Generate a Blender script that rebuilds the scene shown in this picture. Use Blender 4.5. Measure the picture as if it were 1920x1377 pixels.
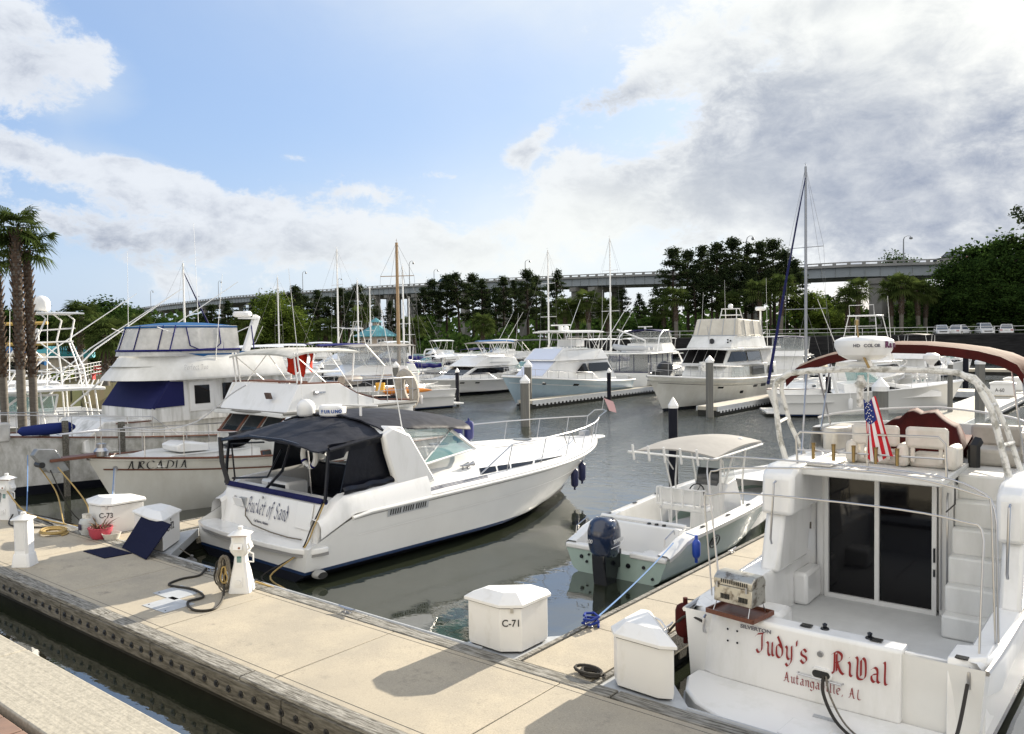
import bpy, math, random
from mathutils import Vector, Matrix, noise
from mathutils.geometry import tessellate_polygon
random.seed(7)
R = math.radians
for o in list(bpy.data.objects): bpy.data.objects.remove(o)
S = bpy.context.scene
COL = S.collection

# ------------------------------------------------------------------ camera
EYE = 4.5
cam = bpy.data.cameras.new('camera'); co = bpy.data.objects.new('camera', cam); COL.objects.link(co)
CX = Vector((0.78014121, 0.6254277, -0.01482843)); CY = Vector((-0.011943, 0.03858729, 0.99918386)); CZ = Vector((0.62548945, -0.77932741, 0.03757302))
m = Matrix((CX, CY, CZ)).transposed().to_4x4(); m.translation = Vector((0, 0, EYE))
co.matrix_world = m
cam.sensor_width = 36; cam.lens = 1545/1920*36; cam.clip_start = .1; cam.clip_end = 9000
S.camera = co
S.render.resolution_x = 1024; S.render.resolution_y = 734
S.view_settings.view_transform = 'Standard'; S.view_settings.look = 'None'; S.view_settings.gamma = 1
S.view_settings.exposure = 1.18
S.render.engine = 'CYCLES'
try:
    S.cycles.max_bounces = 6; S.cycles.transparent_max_bounces = 12
except Exception: pass

def ray(px, py):
    d = CX*(px-960) + CY*(-(py-688.5)) - CZ*1545
    return d.normalized()
def far(px, depth, z=0.0):
    "ground point seen in column px, at that depth from the camera"
    py = 632
    d = ray(px, py); k = depth/(-(d.dot(CZ)))
    p = Vector((0, 0, EYE)) + d*k
    return Vector((p.x, p.y, z))
def farz(px, py, depth):
    d = ray(px, py); k = depth/(-(d.dot(CZ)))
    return Vector((0, 0, EYE)) + d*k
def az_el(px, py):
    d = ray(px, py)
    return math.degrees(math.atan2(d.x, d.y)), math.degrees(math.asin(d.z))

# ------------------------------------------------------------------ sun and sky
SUN_EL, SUN_AZ = 21.5, 2.5            # degrees; azimuth from +Y towards +X
sd = Vector((math.sin(R(SUN_AZ))*math.cos(R(SUN_EL)), math.cos(R(SUN_AZ))*math.cos(R(SUN_EL)), math.sin(R(SUN_EL))))
sl = bpy.data.lights.new('sun', 'SUN'); sl.energy = 5.0; sl.angle = R(.55); sl.color = (1, .90, .74)
so = bpy.data.objects.new('sun', sl); COL.objects.link(so)
so.rotation_euler = sd.to_track_quat('Z', 'Y').to_euler(); so.location = (0, 0, 60)

W = bpy.data.worlds.new('World'); S.world = W; W.use_nodes = True
nt = W.node_tree; nt.nodes.clear(); N = nt.nodes; LK = nt.links
def nd(t, **k):
    n = N.new(t)
    for a, b in k.items(): setattr(n, a, b)
    return n
def mth(op, a, b=None, c=None, clamp=False):
    n = N.new('ShaderNodeMath'); n.operation = op; n.use_clamp = clamp
    for i, v in enumerate((a, b, c)):
        if v is None: continue
        if isinstance(v, (int, float)): n.inputs[i].default_value = v
        else: LK.new(v, n.inputs[i])
    return n.outputs[0]
def mixc(f, a, b):
    n = N.new('ShaderNodeMix'); n.data_type = 'RGBA'
    for i, v in ((0, f), (6, a), (7, b)):
        if isinstance(v, (int, float)): n.inputs[i].default_value = v
        elif isinstance(v, tuple): n.inputs[i].default_value = (*v, 1)
        else: LK.new(v, n.inputs[i])
    return n.outputs[2]
def smooth(v, a, b):
    n = N.new('ShaderNodeMapRange'); n.interpolation_type = 'SMOOTHSTEP'; n.clamp = True
    LK.new(v, n.inputs[0]); n.inputs[1].default_value = a; n.inputs[2].default_value = b
    return n.outputs[0]
sky = nd('ShaderNodeTexSky', sky_type='NISHITA', sun_disc=False)
sky.sun_elevation = R(SUN_EL); sky.sun_rotation = R(SUN_AZ); sky.air_density = 1.0; sky.dust_density = 1.2; sky.ozone_density = 2.0
tc = nd('ShaderNodeTexCoord'); sx = nd('ShaderNodeSeparateXYZ'); LK.new(tc.outputs['Generated'], sx.inputs[0])
az = mth('MULTIPLY', mth('ARCTAN2', sx.outputs[0], sx.outputs[1]), 57.2958)
el = mth('MULTIPLY', mth('ARCSINE', sx.outputs[2]), 57.2958)
cv = nd('ShaderNodeCombineXYZ'); LK.new(mth('MULTIPLY', az, .1), cv.inputs[0]); LK.new(mth('MULTIPLY', el, .16), cv.inputs[1])
def fbm(scale, detail, rough, dist=0.0, off=0.0):
    n = nd('ShaderNodeTexNoise'); n.noise_dimensions = '3D'; n.inputs['Scale'].default_value = scale; n.inputs['Detail'].default_value = detail
    n.inputs['Roughness'].default_value = rough; n.inputs['Distortion'].default_value = dist
    v = nd('ShaderNodeVectorMath', operation='ADD'); LK.new(cv.outputs[0], v.inputs[0]); v.inputs[1].default_value = (off, off*.7, off*.3)
    LK.new(v.outputs[0], n.inputs['Vector']); return n.outputs[0]
n1 = fbm(1.0, 9, .62, .25); n2 = fbm(3.0, 10, .68, .3, 5.3); n3 = fbm(.8, 5, .5, .2, 11.7); n4 = fbm(1.5, 8, .6, .35, 23.1)
def blob(px, py, rx, ry, ang=0.0):
    "a soft elliptical patch of sky around a direction; radii in degrees"
    a0, e0 = az_el(px, py); ca, sa = math.cos(R(ang)), math.sin(R(ang))
    da = mth('SUBTRACT', az, a0); de = mth('SUBTRACT', el, e0)
    u = mth('MULTIPLY', mth('ADD', mth('MULTIPLY', da, ca), mth('MULTIPLY', de, sa)), 1/rx)
    v = mth('MULTIPLY', mth('SUBTRACT', mth('MULTIPLY', de, ca), mth('MULTIPLY', da, sa)), 1/ry)
    d2 = mth('ADD', mth('MULTIPLY', u, u), mth('MULTIPLY', v, v))
    return mth('EXPONENT', mth('MULTIPLY', d2, -1.0))
def total(items):
    s = None
    for w, *b in items:
        t = mth('MULTIPLY', blob(*b), w); s = t if s is None else mth('ADD', s, t)
    return s
cover = total([(.62, 60, 150, 4.2, 3.2), (.45, 195, 125, 2.6, 2.0), (.5, 20, 30, 3, 2.2), (.5, 110, 305, 7.5, 1.3, -8), (.3, 330, 345, 4, .8, -12),
               (.42, 330, 430, 10, 2.6), (.36, 560, 435, 7, 2.2), (.36, 850, 460, 10, 2.6), (.3, 680, 357, 2.2, .5), (.26, 553, 296, 1.4, .35),
               (.30, 990, 262, 2.2, 1.3, 35), (.55, 1180, 165, 4.4, 1.6, 18), (.42, 1060, 300, 3, 3.2), (.36, 1060, 90, 4.5, 1.6, 15),
               (.85, 1650, 150, 9.5, 4.8, 8), (.62, 1580, 330, 11, 4.0), (.42, 1290, 395, 8, 2.2), (.6, 1850, 420, 11, 5), (.40, 1500, 20, 11, 2.0), (.34, 1330, 110, 2.6, 2.4, 40),
               (-.5, 560, 150, 16, 4.6), (-.25, 900, 110, 7, 4), (-.3, 330, 260, 8, 1.0), (-.16, 1120, 235, 6, 2.2), (.30, 1050, 370, 3.5, 2.4, 40), (.26, 1200, 330, 4, 1.2, 20), (.30, 1000, 265, 2.4, .7, 35), (.26, 470, 288, 2, .3), (.22, 800, 330, 3, .35)])
raw = mth('ADD', mth('ADD', mth('MULTIPLY', n1, 1.55), mth('MULTIPLY', n2, 1.5)), mth('MULTIPLY', cover, 1.15))
dens = smooth(raw, 1.70, 2.02)
wisp = mth('MULTIPLY', smooth(mth('ADD', mth('MULTIPLY', n3, 1.0), mth('MULTIPLY', cover, .4)), .40, .90), .75)
dark = total([(.62, 1430, 140, 4.2, 2.6, 0), (.62, 1580, 190, 8, 3.2, 4), (.6, 1830, 250, 8, 3.4, 8), (.75, 1175, 172, 2.8, .8, 15), (.62, 1480, 320, 10, 3.0), (.25, 1290, 395, 7, 1.2, 3),
              (.5, 1700, 410, 14, 2.2), (.28, 200, 470, 18, 1.2), (.35, 1500, 20, 8, .8), (.26, 600, 478, 14, .8), (.25, 60, 130, 3, 1.6)])
thick = smooth(mth('ADD', raw, mth('MULTIPLY', n2, .5)), 2.0, 2.8)
shade = mth('MULTIPLY', smooth(mth('ADD', mth('MULTIPLY', n4, 1.0), mth('MULTIPLY', n1, .6)), .70, 1.0), .38)
dk = mth('ADD', mth('MULTIPLY', mth('MULTIPLY', dark, mth('ADD', mth('MULTIPLY', thick, .7), .35)), mth('ADD', mth('MULTIPLY', mth('SUBTRACT', n4, .5), 2.6), .78)), mth('MULTIPLY', shade, thick), clamp=True)
dk = mth('MULTIPLY', mth('SUBTRACT', 1.0, mth('EXPONENT', mth('MULTIPLY', dk, -2.7))), mth('ADD', mth('MULTIPLY', mth('SUBTRACT', n2, .5), 1.1), .92), clamp=True)
glow = blob(2050, 60, 24, 18)
bright = mixc(glow, (.70, .74, .80), (.98, .98, .94))
# hazy veil low over the horizon
veil = mth('MULTIPLY', mth('EXPONENT', mth('MULTIPLY', mth('MULTIPLY', el, el), -.008)), .5)
ccol = mixc(dk, bright, (.27, .315, .42))
skyamb = nd('ShaderNodeBackground'); LK.new(sky.outputs[0], skyamb.inputs[0]); skyamb.inputs[1].default_value = .075
blue = nd('ShaderNodeBackground'); blue.inputs[0].default_value = (.27, .43, .76, 1); blue.inputs[1].default_value = .56
mx0 = nd('ShaderNodeMixShader'); mx0.inputs[0].default_value = .55; LK.new(skyamb.outputs[0], mx0.inputs[1]); LK.new(blue.outputs[0], mx0.inputs[2])
cb = nd('ShaderNodeBackground'); LK.new(ccol, cb.inputs[0]); cb.inputs[1].default_value = .52
vb = nd('ShaderNodeBackground'); vb.inputs[0].default_value = (.52, .62, .76, 1); vb.inputs[1].default_value = .52
mxv = nd('ShaderNodeMixShader'); LK.new(mth('MAXIMUM', veil, mth('MULTIPLY', wisp, 1.0)), mxv.inputs[0]); LK.new(mx0.outputs[0], mxv.inputs[1]); LK.new(vb.outputs[0], mxv.inputs[2])
mx = nd('ShaderNodeMixShader'); LK.new(dens, mx.inputs[0]); LK.new(mxv.outputs[0], mx.inputs[1]); LK.new(cb.outputs[0], mx.inputs[2])
# sunlit haze: cream towards the sun, above the bridge and high up on the right
hz = mth('MULTIPLY', total([(.62, 1080, 440, 13, 4.6), (.62, 1500, -260, 30, 11), (.55, 900, -330, 22, 9), (.30, 620, 520, 18, 3), (.15, 1750, 60, 12, 4)]), mth('ADD', mth('MULTIPLY', n1, 1.0), .5), clamp=True)
hb = nd('ShaderNodeBackground'); hb.inputs[0].default_value = (.90, .92, .88, 1); hb.inputs[1].default_value = .50
mxh = nd('ShaderNodeMixShader'); LK.new(hz, mxh.inputs[0]); LK.new(mx.outputs[0], mxh.inputs[1]); LK.new(hb.outputs[0], mxh.inputs[2]); mx = mxh
# bright cloud added out of view, behind the camera and overhead, as fill light
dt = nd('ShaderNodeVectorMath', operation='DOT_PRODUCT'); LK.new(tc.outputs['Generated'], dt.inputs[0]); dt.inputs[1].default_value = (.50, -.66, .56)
cloud_fill = mth('MULTIPLY', smooth(dt.outputs['Value'], .12, .62), mth('ADD', mth('MULTIPLY', n4, .7), .55), clamp=True)
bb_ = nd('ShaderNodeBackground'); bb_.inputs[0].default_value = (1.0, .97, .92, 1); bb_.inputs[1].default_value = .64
mxb = nd('ShaderNodeMixShader'); LK.new(cloud_fill, mxb.inputs[0]); LK.new(mx.outputs[0], mxb.inputs[1]); LK.new(bb_.outputs[0], mxb.inputs[2])
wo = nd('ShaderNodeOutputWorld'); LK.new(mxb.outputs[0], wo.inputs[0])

# ------------------------------------------------------------------ materials
MT = {}
def mat(name, col, rough=.5, metal=0, var=0.0, vscale=3.0, bump=0.0, bscale=20.0, spec=.5, col2=None, stretch=(1, 1, 1), alpha=1.0, trans=0.0, ramp=(.35, .7), coord='Object', emit=None, coat=0, detail=6):
    if name in MT: return MT[name]
    if rough >= .6 and spec == .5: spec = .15
    M = bpy.data.materials.new(name); M.use_nodes = True; t = M.node_tree; b = t.nodes['Principled BSDF']
    b.inputs['Base Color'].default_value = (*col, 1); b.inputs['Roughness'].default_value = rough; b.inputs['Metallic'].default_value = metal
    b.inputs['Specular IOR Level'].default_value = spec
    if coat: b.inputs['Coat Weight'].default_value = coat; b.inputs['Coat Roughness'].default_value = .08
    if alpha < 1: b.inputs['Alpha'].default_value = alpha
    if trans: b.inputs['Transmission Weight'].default_value = trans
    if var or col2 or bump:
        c = t.nodes.new('ShaderNodeTexCoord'); mp = t.nodes.new('ShaderNodeMapping'); mp.inputs['Scale'].default_value = stretch
        t.links.new(c.outputs[coord], mp.inputs[0])
    if var or col2:
        n = t.nodes.new('ShaderNodeTexNoise'); n.inputs['Scale'].default_value = vscale; n.inputs['Detail'].default_value = detail; n.inputs['Roughness'].default_value = .65
        t.links.new(mp.outputs[0], n.inputs['Vector'])
        r = t.nodes.new('ShaderNodeValToRGB'); r.color_ramp.elements[0].position = ramp[0]; r.color_ramp.elements[1].position = ramp[1]
        c2 = col2 if col2 else tuple(x*(1-var) for x in col)
        r.color_ramp.elements[0].color = (*c2, 1); r.color_ramp.elements[1].color = (*col, 1)
        t.links.new(n.outputs[0], r.inputs[0]); t.links.new(r.outputs[0], b.inputs['Base Color'])
    if bump:
        n2 = t.nodes.new('ShaderNodeTexNoise'); n2.inputs['Scale'].default_value = bscale; n2.inputs['Detail'].default_value = 4
        t.links.new(mp.outputs[0], n2.inputs['Vector']); bp = t.nodes.new('ShaderNodeBump'); bp.inputs['Strength'].default_value = bump; bp.inputs['Distance'].default_value = .02
        t.links.new(n2.outputs[0], bp.inputs['Height']); t.links.new(bp.outputs[0], b.inputs['Normal'])
    MT[name] = M; return M
white = mat('gelcoat_white', (.74, .74, .73), .24, col2=(.62, .62, .59), vscale=1.7, stretch=(1.3, 1.3, .35), ramp=(.24, .50), coat=.25)
white2 = mat('gelcoat_aged', (.68, .68, .66), .38, col2=(.50, .50, .47), vscale=1.1, stretch=(1, 1, .35), ramp=(.3, .6))
stain = mat('gelcoat_streaked', (.70, .70, .69), .4, col2=(.42, .42, .39), vscale=2.2, stretch=(1.6, 1.6, .16), ramp=(.36, .58))
hullw = mat('hull_white', (.70, .70, .68), .2, var=.08, vscale=.8, coat=.3)
hullg = mat('hull_ivory', (.64, .64, .60), .3, col2=(.52, .51, .46), vscale=1.2, stretch=(1, 1, .4))
hullb = mat('hull_pale_blue', (.36, .47, .55), .22, var=.08, coat=.3)
seafoam = mat('hull_seafoam', (.33, .43, .385), .2, var=.06, coat=.3)
cream = mat('vinyl_cream', (.62, .59, .53), .55, col2=(.46, .43, .37), vscale=2.4, ramp=(.3, .62))
nonskid = mat('nonskid_grey', (.60, .61, .61), .6, var=.14, vscale=2, bump=.2, bscale=90)
navy = mat('canvas_navy', (.012, .014, .075), .75, var=.3, vscale=4, bump=.4, bscale=9)
canvasb = mat('canvas_dark_blue', (.026, .028, .038), .62, var=.45, vscale=2.5, bump=1.0, bscale=3.5)
vinylk = mat('vinyl_dark', (.006, .007, .013), .30, spec=.35, var=.3, vscale=3, bump=.5, bscale=6)
blueC = mat('canvas_blue', (.02, .10, .26), .7, var=.3, bump=.4, bscale=9)
royal = mat('canvas_royal', (.01, .01, .12), .65, var=.3, bump=.4, bscale=7)
maroon = mat('canvas_maroon', (.070, .009, .008), .8, col2=(.035, .006, .005), vscale=2, bump=.6, bscale=5)
tan = mat('canvas_brown', (.085, .052, .034), .85, col2=(.12, .046, .032), vscale=.9, bump=.4, bscale=8)
tancv = mat('canvas_tan', (.48, .42, .32), .85, var=.3, bump=.5, bscale=4)
greycv = mat('canvas_grey', (.31, .30, .285), .8, var=.15, vscale=2, bump=.25, bscale=8)
clear = mat('clear_vinyl', (.62, .61, .58), .3, var=.3, vscale=2.5, alpha=.84, bump=.5, bscale=4)
clearb = mat('clear_vinyl_thin', (.42, .45, .46), .12, var=.3, vscale=3, alpha=.45, bump=.6, bscale=6)
glassk = mat('glass_black', (.003, .003, .004), .05, spec=.35)
glassd = mat('glass_dark', (.015, .02, .024), .08, spec=.7)
glassg = mat('glass_green', (.10, .26, .25), .06, alpha=.62, spec=.7)
glassc = mat('glass_pale', (.55, .62, .62), .08, alpha=.38, spec=.6)
steel = mat('stainless', (.46, .46, .47), .30, metal=1); wire = mat('rig_wire', (.20, .20, .20), .6)
alu = mat('aluminium_white', (.72, .72, .71), .35, var=.08)
alud = mat('aluminium_weathered', (.66, .65, .61), .5, col2=(.30, .29, .25), vscale=9, ramp=(.38, .52))
brass = mat('brass', (.30, .215, .10), .38, metal=1)
teak = mat('teak', (.16, .055, .028), .5, var=.4, vscale=6, stretch=(1, 8, 8))
black = mat('rubber_black', (.012, .012, .012), .5)
blackg = mat('paint_black_gloss', (.006, .007, .010), .15)
ourb = mat('outboard_navy', (.012, .022, .055), .16, coat=.5)
antif = mat('antifouling_dark', (.010, .012, .020), .6, var=.3)
stripe = mat('stripe_blue', (.012, .030, .085), .3)
redL = mat('lettering_red', (.22, .008, .010), .4)
blkL = mat('lettering_black', (.012, .012, .014), .4)
navyL = mat('lettering_navy', (.012, .016, .06), .4)
silvL = mat('lettering_silver', (.72, .72, .72), .4)
redC = mat('cloth_red', (.55, .035, .015), .8, var=.35, vscale=3, bump=.5, bscale=5)
flagred = mat('flag_red', (.50, .02, .03), .75, bump=.4, bscale=12)
flagwhite = mat('flag_white', (.72, .70, .70), .75)
flagblue = mat('flag_blue', (.02, .035, .17), .75)
yellow = mat('plastic_yellow', (.70, .36, .03), .45)
orange = mat('kayak_orange', (.75, .25, .03), .4, var=.2)
greenp = mat('plastic_green', (.03, .30, .14), .4)
pink = mat('pot_pink', (.42, .05, .08), .55, var=.2)
pvc = mat('fender_navy', (.012, .016, .07), .4)
pvcb = mat('fender_blue', (.02, .07, .42), .35)
pvcg = mat('fender_grey', (.16, .16, .16), .7, var=.3)
hoseY = mat('hose_tan', (.42, .30, .12), .6, var=.3, vscale=6)
ropeG = mat('rope_grey', (.20, .18, .15), .9, var=.4, vscale=30)
ropeW = mat('rope_white', (.55, .56, .58), .9, var=.25, vscale=40)
ropeB = mat('rope_light_blue', (.16, .28, .52), .85, var=.3, vscale=40)
ropeN = mat('rope_navy', (.02, .04, .22), .9)
cordK = mat('cord_dark', (.035, .032, .028), .6)
def concrete_mat(name, base, dark, stain_):
    M = bpy.data.materials.new(name); M.use_nodes = True; t = M.node_tree; b = t.nodes['Principled BSDF']; b.inputs['Roughness'].default_value = .88; L = t.links.new
    g = t.nodes.new('ShaderNodeNewGeometry')
    def nz(sc, det, rough, vec=None):
        n = t.nodes.new('ShaderNodeTexNoise'); n.inputs['Scale'].default_value = sc; n.inputs['Detail'].default_value = det; n.inputs['Roughness'].default_value = rough; L(vec or g.outputs['Position'], n.inputs['Vector']); return n.outputs[0]
    def rp(v, a, c): r = t.nodes.new('ShaderNodeMapRange'); r.interpolation_type = 'SMOOTHSTEP'; L(v, r.inputs[0]); r.inputs[1].default_value = a; r.inputs[2].default_value = c; return r.outputs[0]
    def mx(f, a, c, k=1.0):
        q = t.nodes.new('ShaderNodeMix'); q.data_type = 'RGBA'
        if k != 1.0: u = t.nodes.new('ShaderNodeMath'); u.operation = 'MULTIPLY'; L(f, u.inputs[0]); u.inputs[1].default_value = k; f = u.outputs[0]
        L(f, q.inputs[0])
        for i, v in ((6, a), (7, c)):
            if isinstance(v, tuple): q.inputs[i].default_value = (*v, 1)
            else: L(v, q.inputs[i])
        return q.outputs[2]
    c = mx(rp(nz(.9, 6, .7), .36, .68), base, dark, .8); c = mx(rp(nz(75, 3, .8), .50, .66), c, tuple(x*.42 for x in base), .55); c = mx(rp(nz(48, 3, .7), .52, .70), c, tuple(min(1, x*1.45) for x in base), .45)
    c = mx(rp(nz(2.7, 8, .75), .56, .70), c, stain_, .62); c = mx(rp(nz(.35, 3, .5), .42, .62), c, dark, .45); L(c, b.inputs['Base Color'])
    bp = t.nodes.new('ShaderNodeBump'); bp.inputs['Strength'].default_value = .5; bp.inputs['Distance'].default_value = .004; L(nz(90, 4, .7), bp.inputs['Height']); L(bp.outputs[0], b.inputs['Normal']); MT[name] = M; return M
concrete = concrete_mat('dock_concrete', (.40, .352, .268), (.29, .262, .212), (.17, .155, .13))
concf = mat('dock_concrete_far', (.47, .44, .37), .85, var=.15, vscale=1)
sidek = mat('float_side', (.045, .045, .042), .85, var=.4, vscale=2)
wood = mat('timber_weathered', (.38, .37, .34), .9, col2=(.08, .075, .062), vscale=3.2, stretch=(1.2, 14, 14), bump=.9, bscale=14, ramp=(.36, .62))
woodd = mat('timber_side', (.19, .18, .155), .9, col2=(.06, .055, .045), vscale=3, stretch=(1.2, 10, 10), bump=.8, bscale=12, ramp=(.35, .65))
pileg = mat('pile_grey', (.17, .168, .155), .75, var=.25, vscale=3, stretch=(6, 6, .3))
pilek = mat('pile_black', (.008, .009, .017), .6, var=.3)
plast = mat('plastic_white', (.72, .72, .71), .4, col2=(.58, .57, .53), vscale=3, stretch=(1, 1, .5), ramp=(.22, .46))
plate = mat('metal_plate', (.42, .44, .46), .45, var=.2, vscale=5)

# ------------------------------------------------------------------ mesh helpers
def V(*a): return Vector(a)
class MB:
    def __init__(s): s.v = []; s.f = []; s.mi = []; s.cur = 0
    def mat(s, i): s.cur = i; return s
    def face(s, idx): s.f.append(tuple(idx)); s.mi.append(s.cur)
    def add(s, pts): n = len(s.v); s.v += [tuple(p) for p in pts]; return n
    def poly(s, pts): n = s.add(pts); s.face(range(n, n+len(pts))); return s
    def tri(s, pts):
        n = s.add(pts)
        for t in tessellate_polygon([[Vector(p) for p in pts]]): s.face([n+i for i in t])
        return s
    def box(s, c, d, rz=0, rx=0, ry=0):
        M = Matrix.Rotation(rz, 3, 'Z') @ Matrix.Rotation(ry, 3, 'Y') @ Matrix.Rotation(rx, 3, 'X'); c = Vector(c)
        n = s.add([c + M @ Vector((x*d[0]/2, y*d[1]/2, z*d[2]/2)) for x in (-1, 1) for y in (-1, 1) for z in (-1, 1)])
        for q in ((0, 1, 3, 2), (4, 6, 7, 5), (0, 4, 5, 1), (2, 3, 7, 6), (0, 2, 6, 4), (1, 5, 7, 3)): s.face([n+i for i in q])
        return s
    def bx(s, a, b): return s.box([(a[i]+b[i])/2 for i in range(3)], [abs(b[i]-a[i]) for i in range(3)])
    def loft(s, rings, closed=True, caps=True):
        k = len(rings[0]); ns = [s.add(r) for r in rings]
        for a, b in zip(ns, ns[1:]):
            for i in range(k if closed else k-1):
                j = (i+1) % k; s.face((a+i, a+j, b+j, b+i))
        if caps and closed:
            s.face(range(ns[0]+k-1, ns[0]-1, -1)); s.face(range(ns[-1], ns[-1]+k))
        return s
    def tube(s, pts, r, n=6, caps=True):
        pts = [Vector(p) for p in pts]; rings = []; up = None
        rr = r if isinstance(r, (list, tuple)) else [r]*len(pts)
        for i, p in enumerate(pts):
            a = pts[max(0, i-1)]; b = pts[min(len(pts)-1, i+1)]; t = (b-a)
            if t.length < 1e-9: t = Vector((0, 0, 1))
            t.normalize()
            if up is None: up = Vector((0, 0, 1)) if abs(t.z) < .9 else Vector((1, 0, 0))
            x = t.cross(up)
            if x.length < 1e-4: x = t.orthogonal()
            x.normalize(); y = x.cross(t); up = y
            rings.append([p + (x*math.cos(2*math.pi*k/n) + y*math.sin(2*math.pi*k/n))*rr[i] for k in range(n)])
        return s.loft(rings, True, caps)
    def cyl(s, a, b, r, r2=None, n=12): return s.tube([a, b], [r, r if r2 is None else r2], n)
    def lathe(s, prof, c=(0, 0, 0), n=16, axis='z', sy=1.0):
        c = Vector(c); rings = []
        for r, h in prof:
            ring = []
            for k in range(n):
                a = 2*math.pi*k/n; x, y = math.cos(a)*r, math.sin(a)*r*sy
                p = Vector((x, y, h)) if axis == 'z' else (Vector((h, x, y)) if axis == 'x' else Vector((x, h, y)))
                ring.append(c+p)
            rings.append(ring)
        return s.loft(rings)
    def ell(s, c, r, n=12, k=8):
        c = Vector(c)
        return s.loft([[c+Vector((math.cos(2*math.pi*i/n)*math.sin(t)*r[0], math.sin(2*math.pi*i/n)*math.sin(t)*r[1], -math.cos(t)*r[2])) for i in range(n)] for t in [math.pi*(.04+.92*j/k) for j in range(k+1)]])
    def prism(s, poly, axis, a, b):
        "a flat outline pushed from a to b along axis"
        def P(u, w, h): return {'x': (h, u, w), 'y': (u, h, w), 'z': (u, w, h)}[axis]
        n0 = s.add([P(u, w, a) for u, w in poly]); n1 = s.add([P(u, w, b) for u, w in poly]); k = len(poly)
        for i in range(k): j = (i+1) % k; s.face((n0+i, n0+j, n1+j, n1+i))
        for t in tessellate_polygon([[Vector((u, w, 0)) for u, w in poly]]):
            s.face([n0+i for i in t]); s.face([n1+i for i in reversed(t)])
        return s
    def sheet(s, grid, th=0.0):
        "grid of points rows x cols, given a thickness downwards"
        k = len(grid[0]); ns = [s.add(r) for r in grid]
        for a, b in zip(ns, ns[1:]):
            for i in range(k-1): s.face((a+i, a+i+1, b+i+1, b+i))
        if th:
            g2 = [[(p[0], p[1], p[2]-th) for p in r] for r in grid]; n2 = [s.add(r) for r in g2]
            for a, b in zip(n2, n2[1:]):
                for i in range(k-1): s.face((a+i+1, a+i, b+i, b+i+1))
            for (a, b) in ((ns[0], n2[0]), (ns[-1], n2[-1])):
                for i in range(k-1): s.face((a+i, a+i+1, b+i+1, b+i))
            for i in (0, k-1):
                for r in range(len(ns)-1): s.face((ns[r]+i, ns[r+1]+i, n2[r+1]+i, n2[r]+i))
        return s
    def ob(s, name, mats, parent=None, bev=0, smooth=38, loc=None):
        me = bpy.data.meshes.new(name); me.from_pydata(s.v, [], s.f)
        if not isinstance(mats, (list, tuple)): mats = [mats]
        for x in mats: me.materials.append(x)
        me.polygons.foreach_set('material_index', s.mi); me.polygons.foreach_set('use_smooth', [True]*len(s.f))
        me.validate(); me.update()
        import bmesh
        b = bmesh.new(); b.from_mesh(me); bmesh.ops.remove_doubles(b, verts=b.verts, dist=1e-5); bmesh.ops.recalc_face_normals(b, faces=b.faces); b.to_mesh(me); b.free()
        try: me.set_sharp_from_angle(angle=R(smooth))
        except Exception: pass
        o = bpy.data.objects.new(name, me); COL.objects.link(o)
        if parent: o.parent = parent
        if loc: o.location = loc
        if bev:
            md = o.modifiers.new('bevel', 'BEVEL'); md.width = bev; md.segments = 2; md.limit_method = 'ANGLE'; md.angle_limit = R(40)
        return o
def tag(o, label=None, cat=None, group=None, kind=None):
    if label: o['label'] = label
    if cat: o['category'] = cat
    if group: o['group'] = group
    if kind: o['kind'] = kind
    return o
def thing(name, label, cat, loc=(0, 0, 0), rz=0, group=None):
    o = bpy.data.objects.new(name, None); COL.objects.link(o); o.location = loc; o.rotation_euler = (0, 0, rz); o.empty_display_size = .2
    return tag(o, label, cat, group)
def dup(root, loc=None, rz=None, label=None, group=None, scale=None):
    r = root.copy(); COL.objects.link(r)
    if loc is not None: r.location = loc
    if rz is not None: r.rotation_euler = (0, 0, rz)
    if scale: r.scale = scale if isinstance(scale, (tuple, list)) else (scale,)*3
    if label: r['label'] = label
    if group: r['group'] = group
    for ch in list(root.children):
        c = ch.copy(); COL.objects.link(c); c.parent = r
        for g in list(ch.children):
            d = g.copy(); COL.objects.link(d); d.parent = c
    return r
def text(txt, size, material, parent, M, shear=0.0, name='lettering', ext=.003, weight=0.0, sx=1.0):
    cu = bpy.data.curves.new('t', 'FONT'); cu.body = txt; cu.size = size; cu.shear = shear; cu.extrude = ext; cu.offset = weight; cu.align_x = 'LEFT'; cu.space_character = 1.0
    t = bpy.data.objects.new('t', cu); COL.objects.link(t); dg = bpy.context.evaluated_depsgraph_get(); dg.update()
    me = bpy.data.meshes.new_from_object(t.evaluated_get(dg)); me.name = name; bpy.data.objects.remove(t)
    me.transform(M @ Matrix.Diagonal((sx, 1, 1, 1))); me.materials.clear(); me.materials.append(material)
    o = bpy.data.objects.new(name, me); COL.objects.link(o)
    if parent: o.parent = parent
    return o
def frame3(o, x, y):
    "matrix with its x and y axes given, origin o"
    x = Vector(x).normalized(); y = Vector(y); z = x.cross(y).normalized(); y = z.cross(x)
    m = Matrix((x, y, z)).transposed().to_4x4(); m.translation = Vector(o); return m
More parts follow.
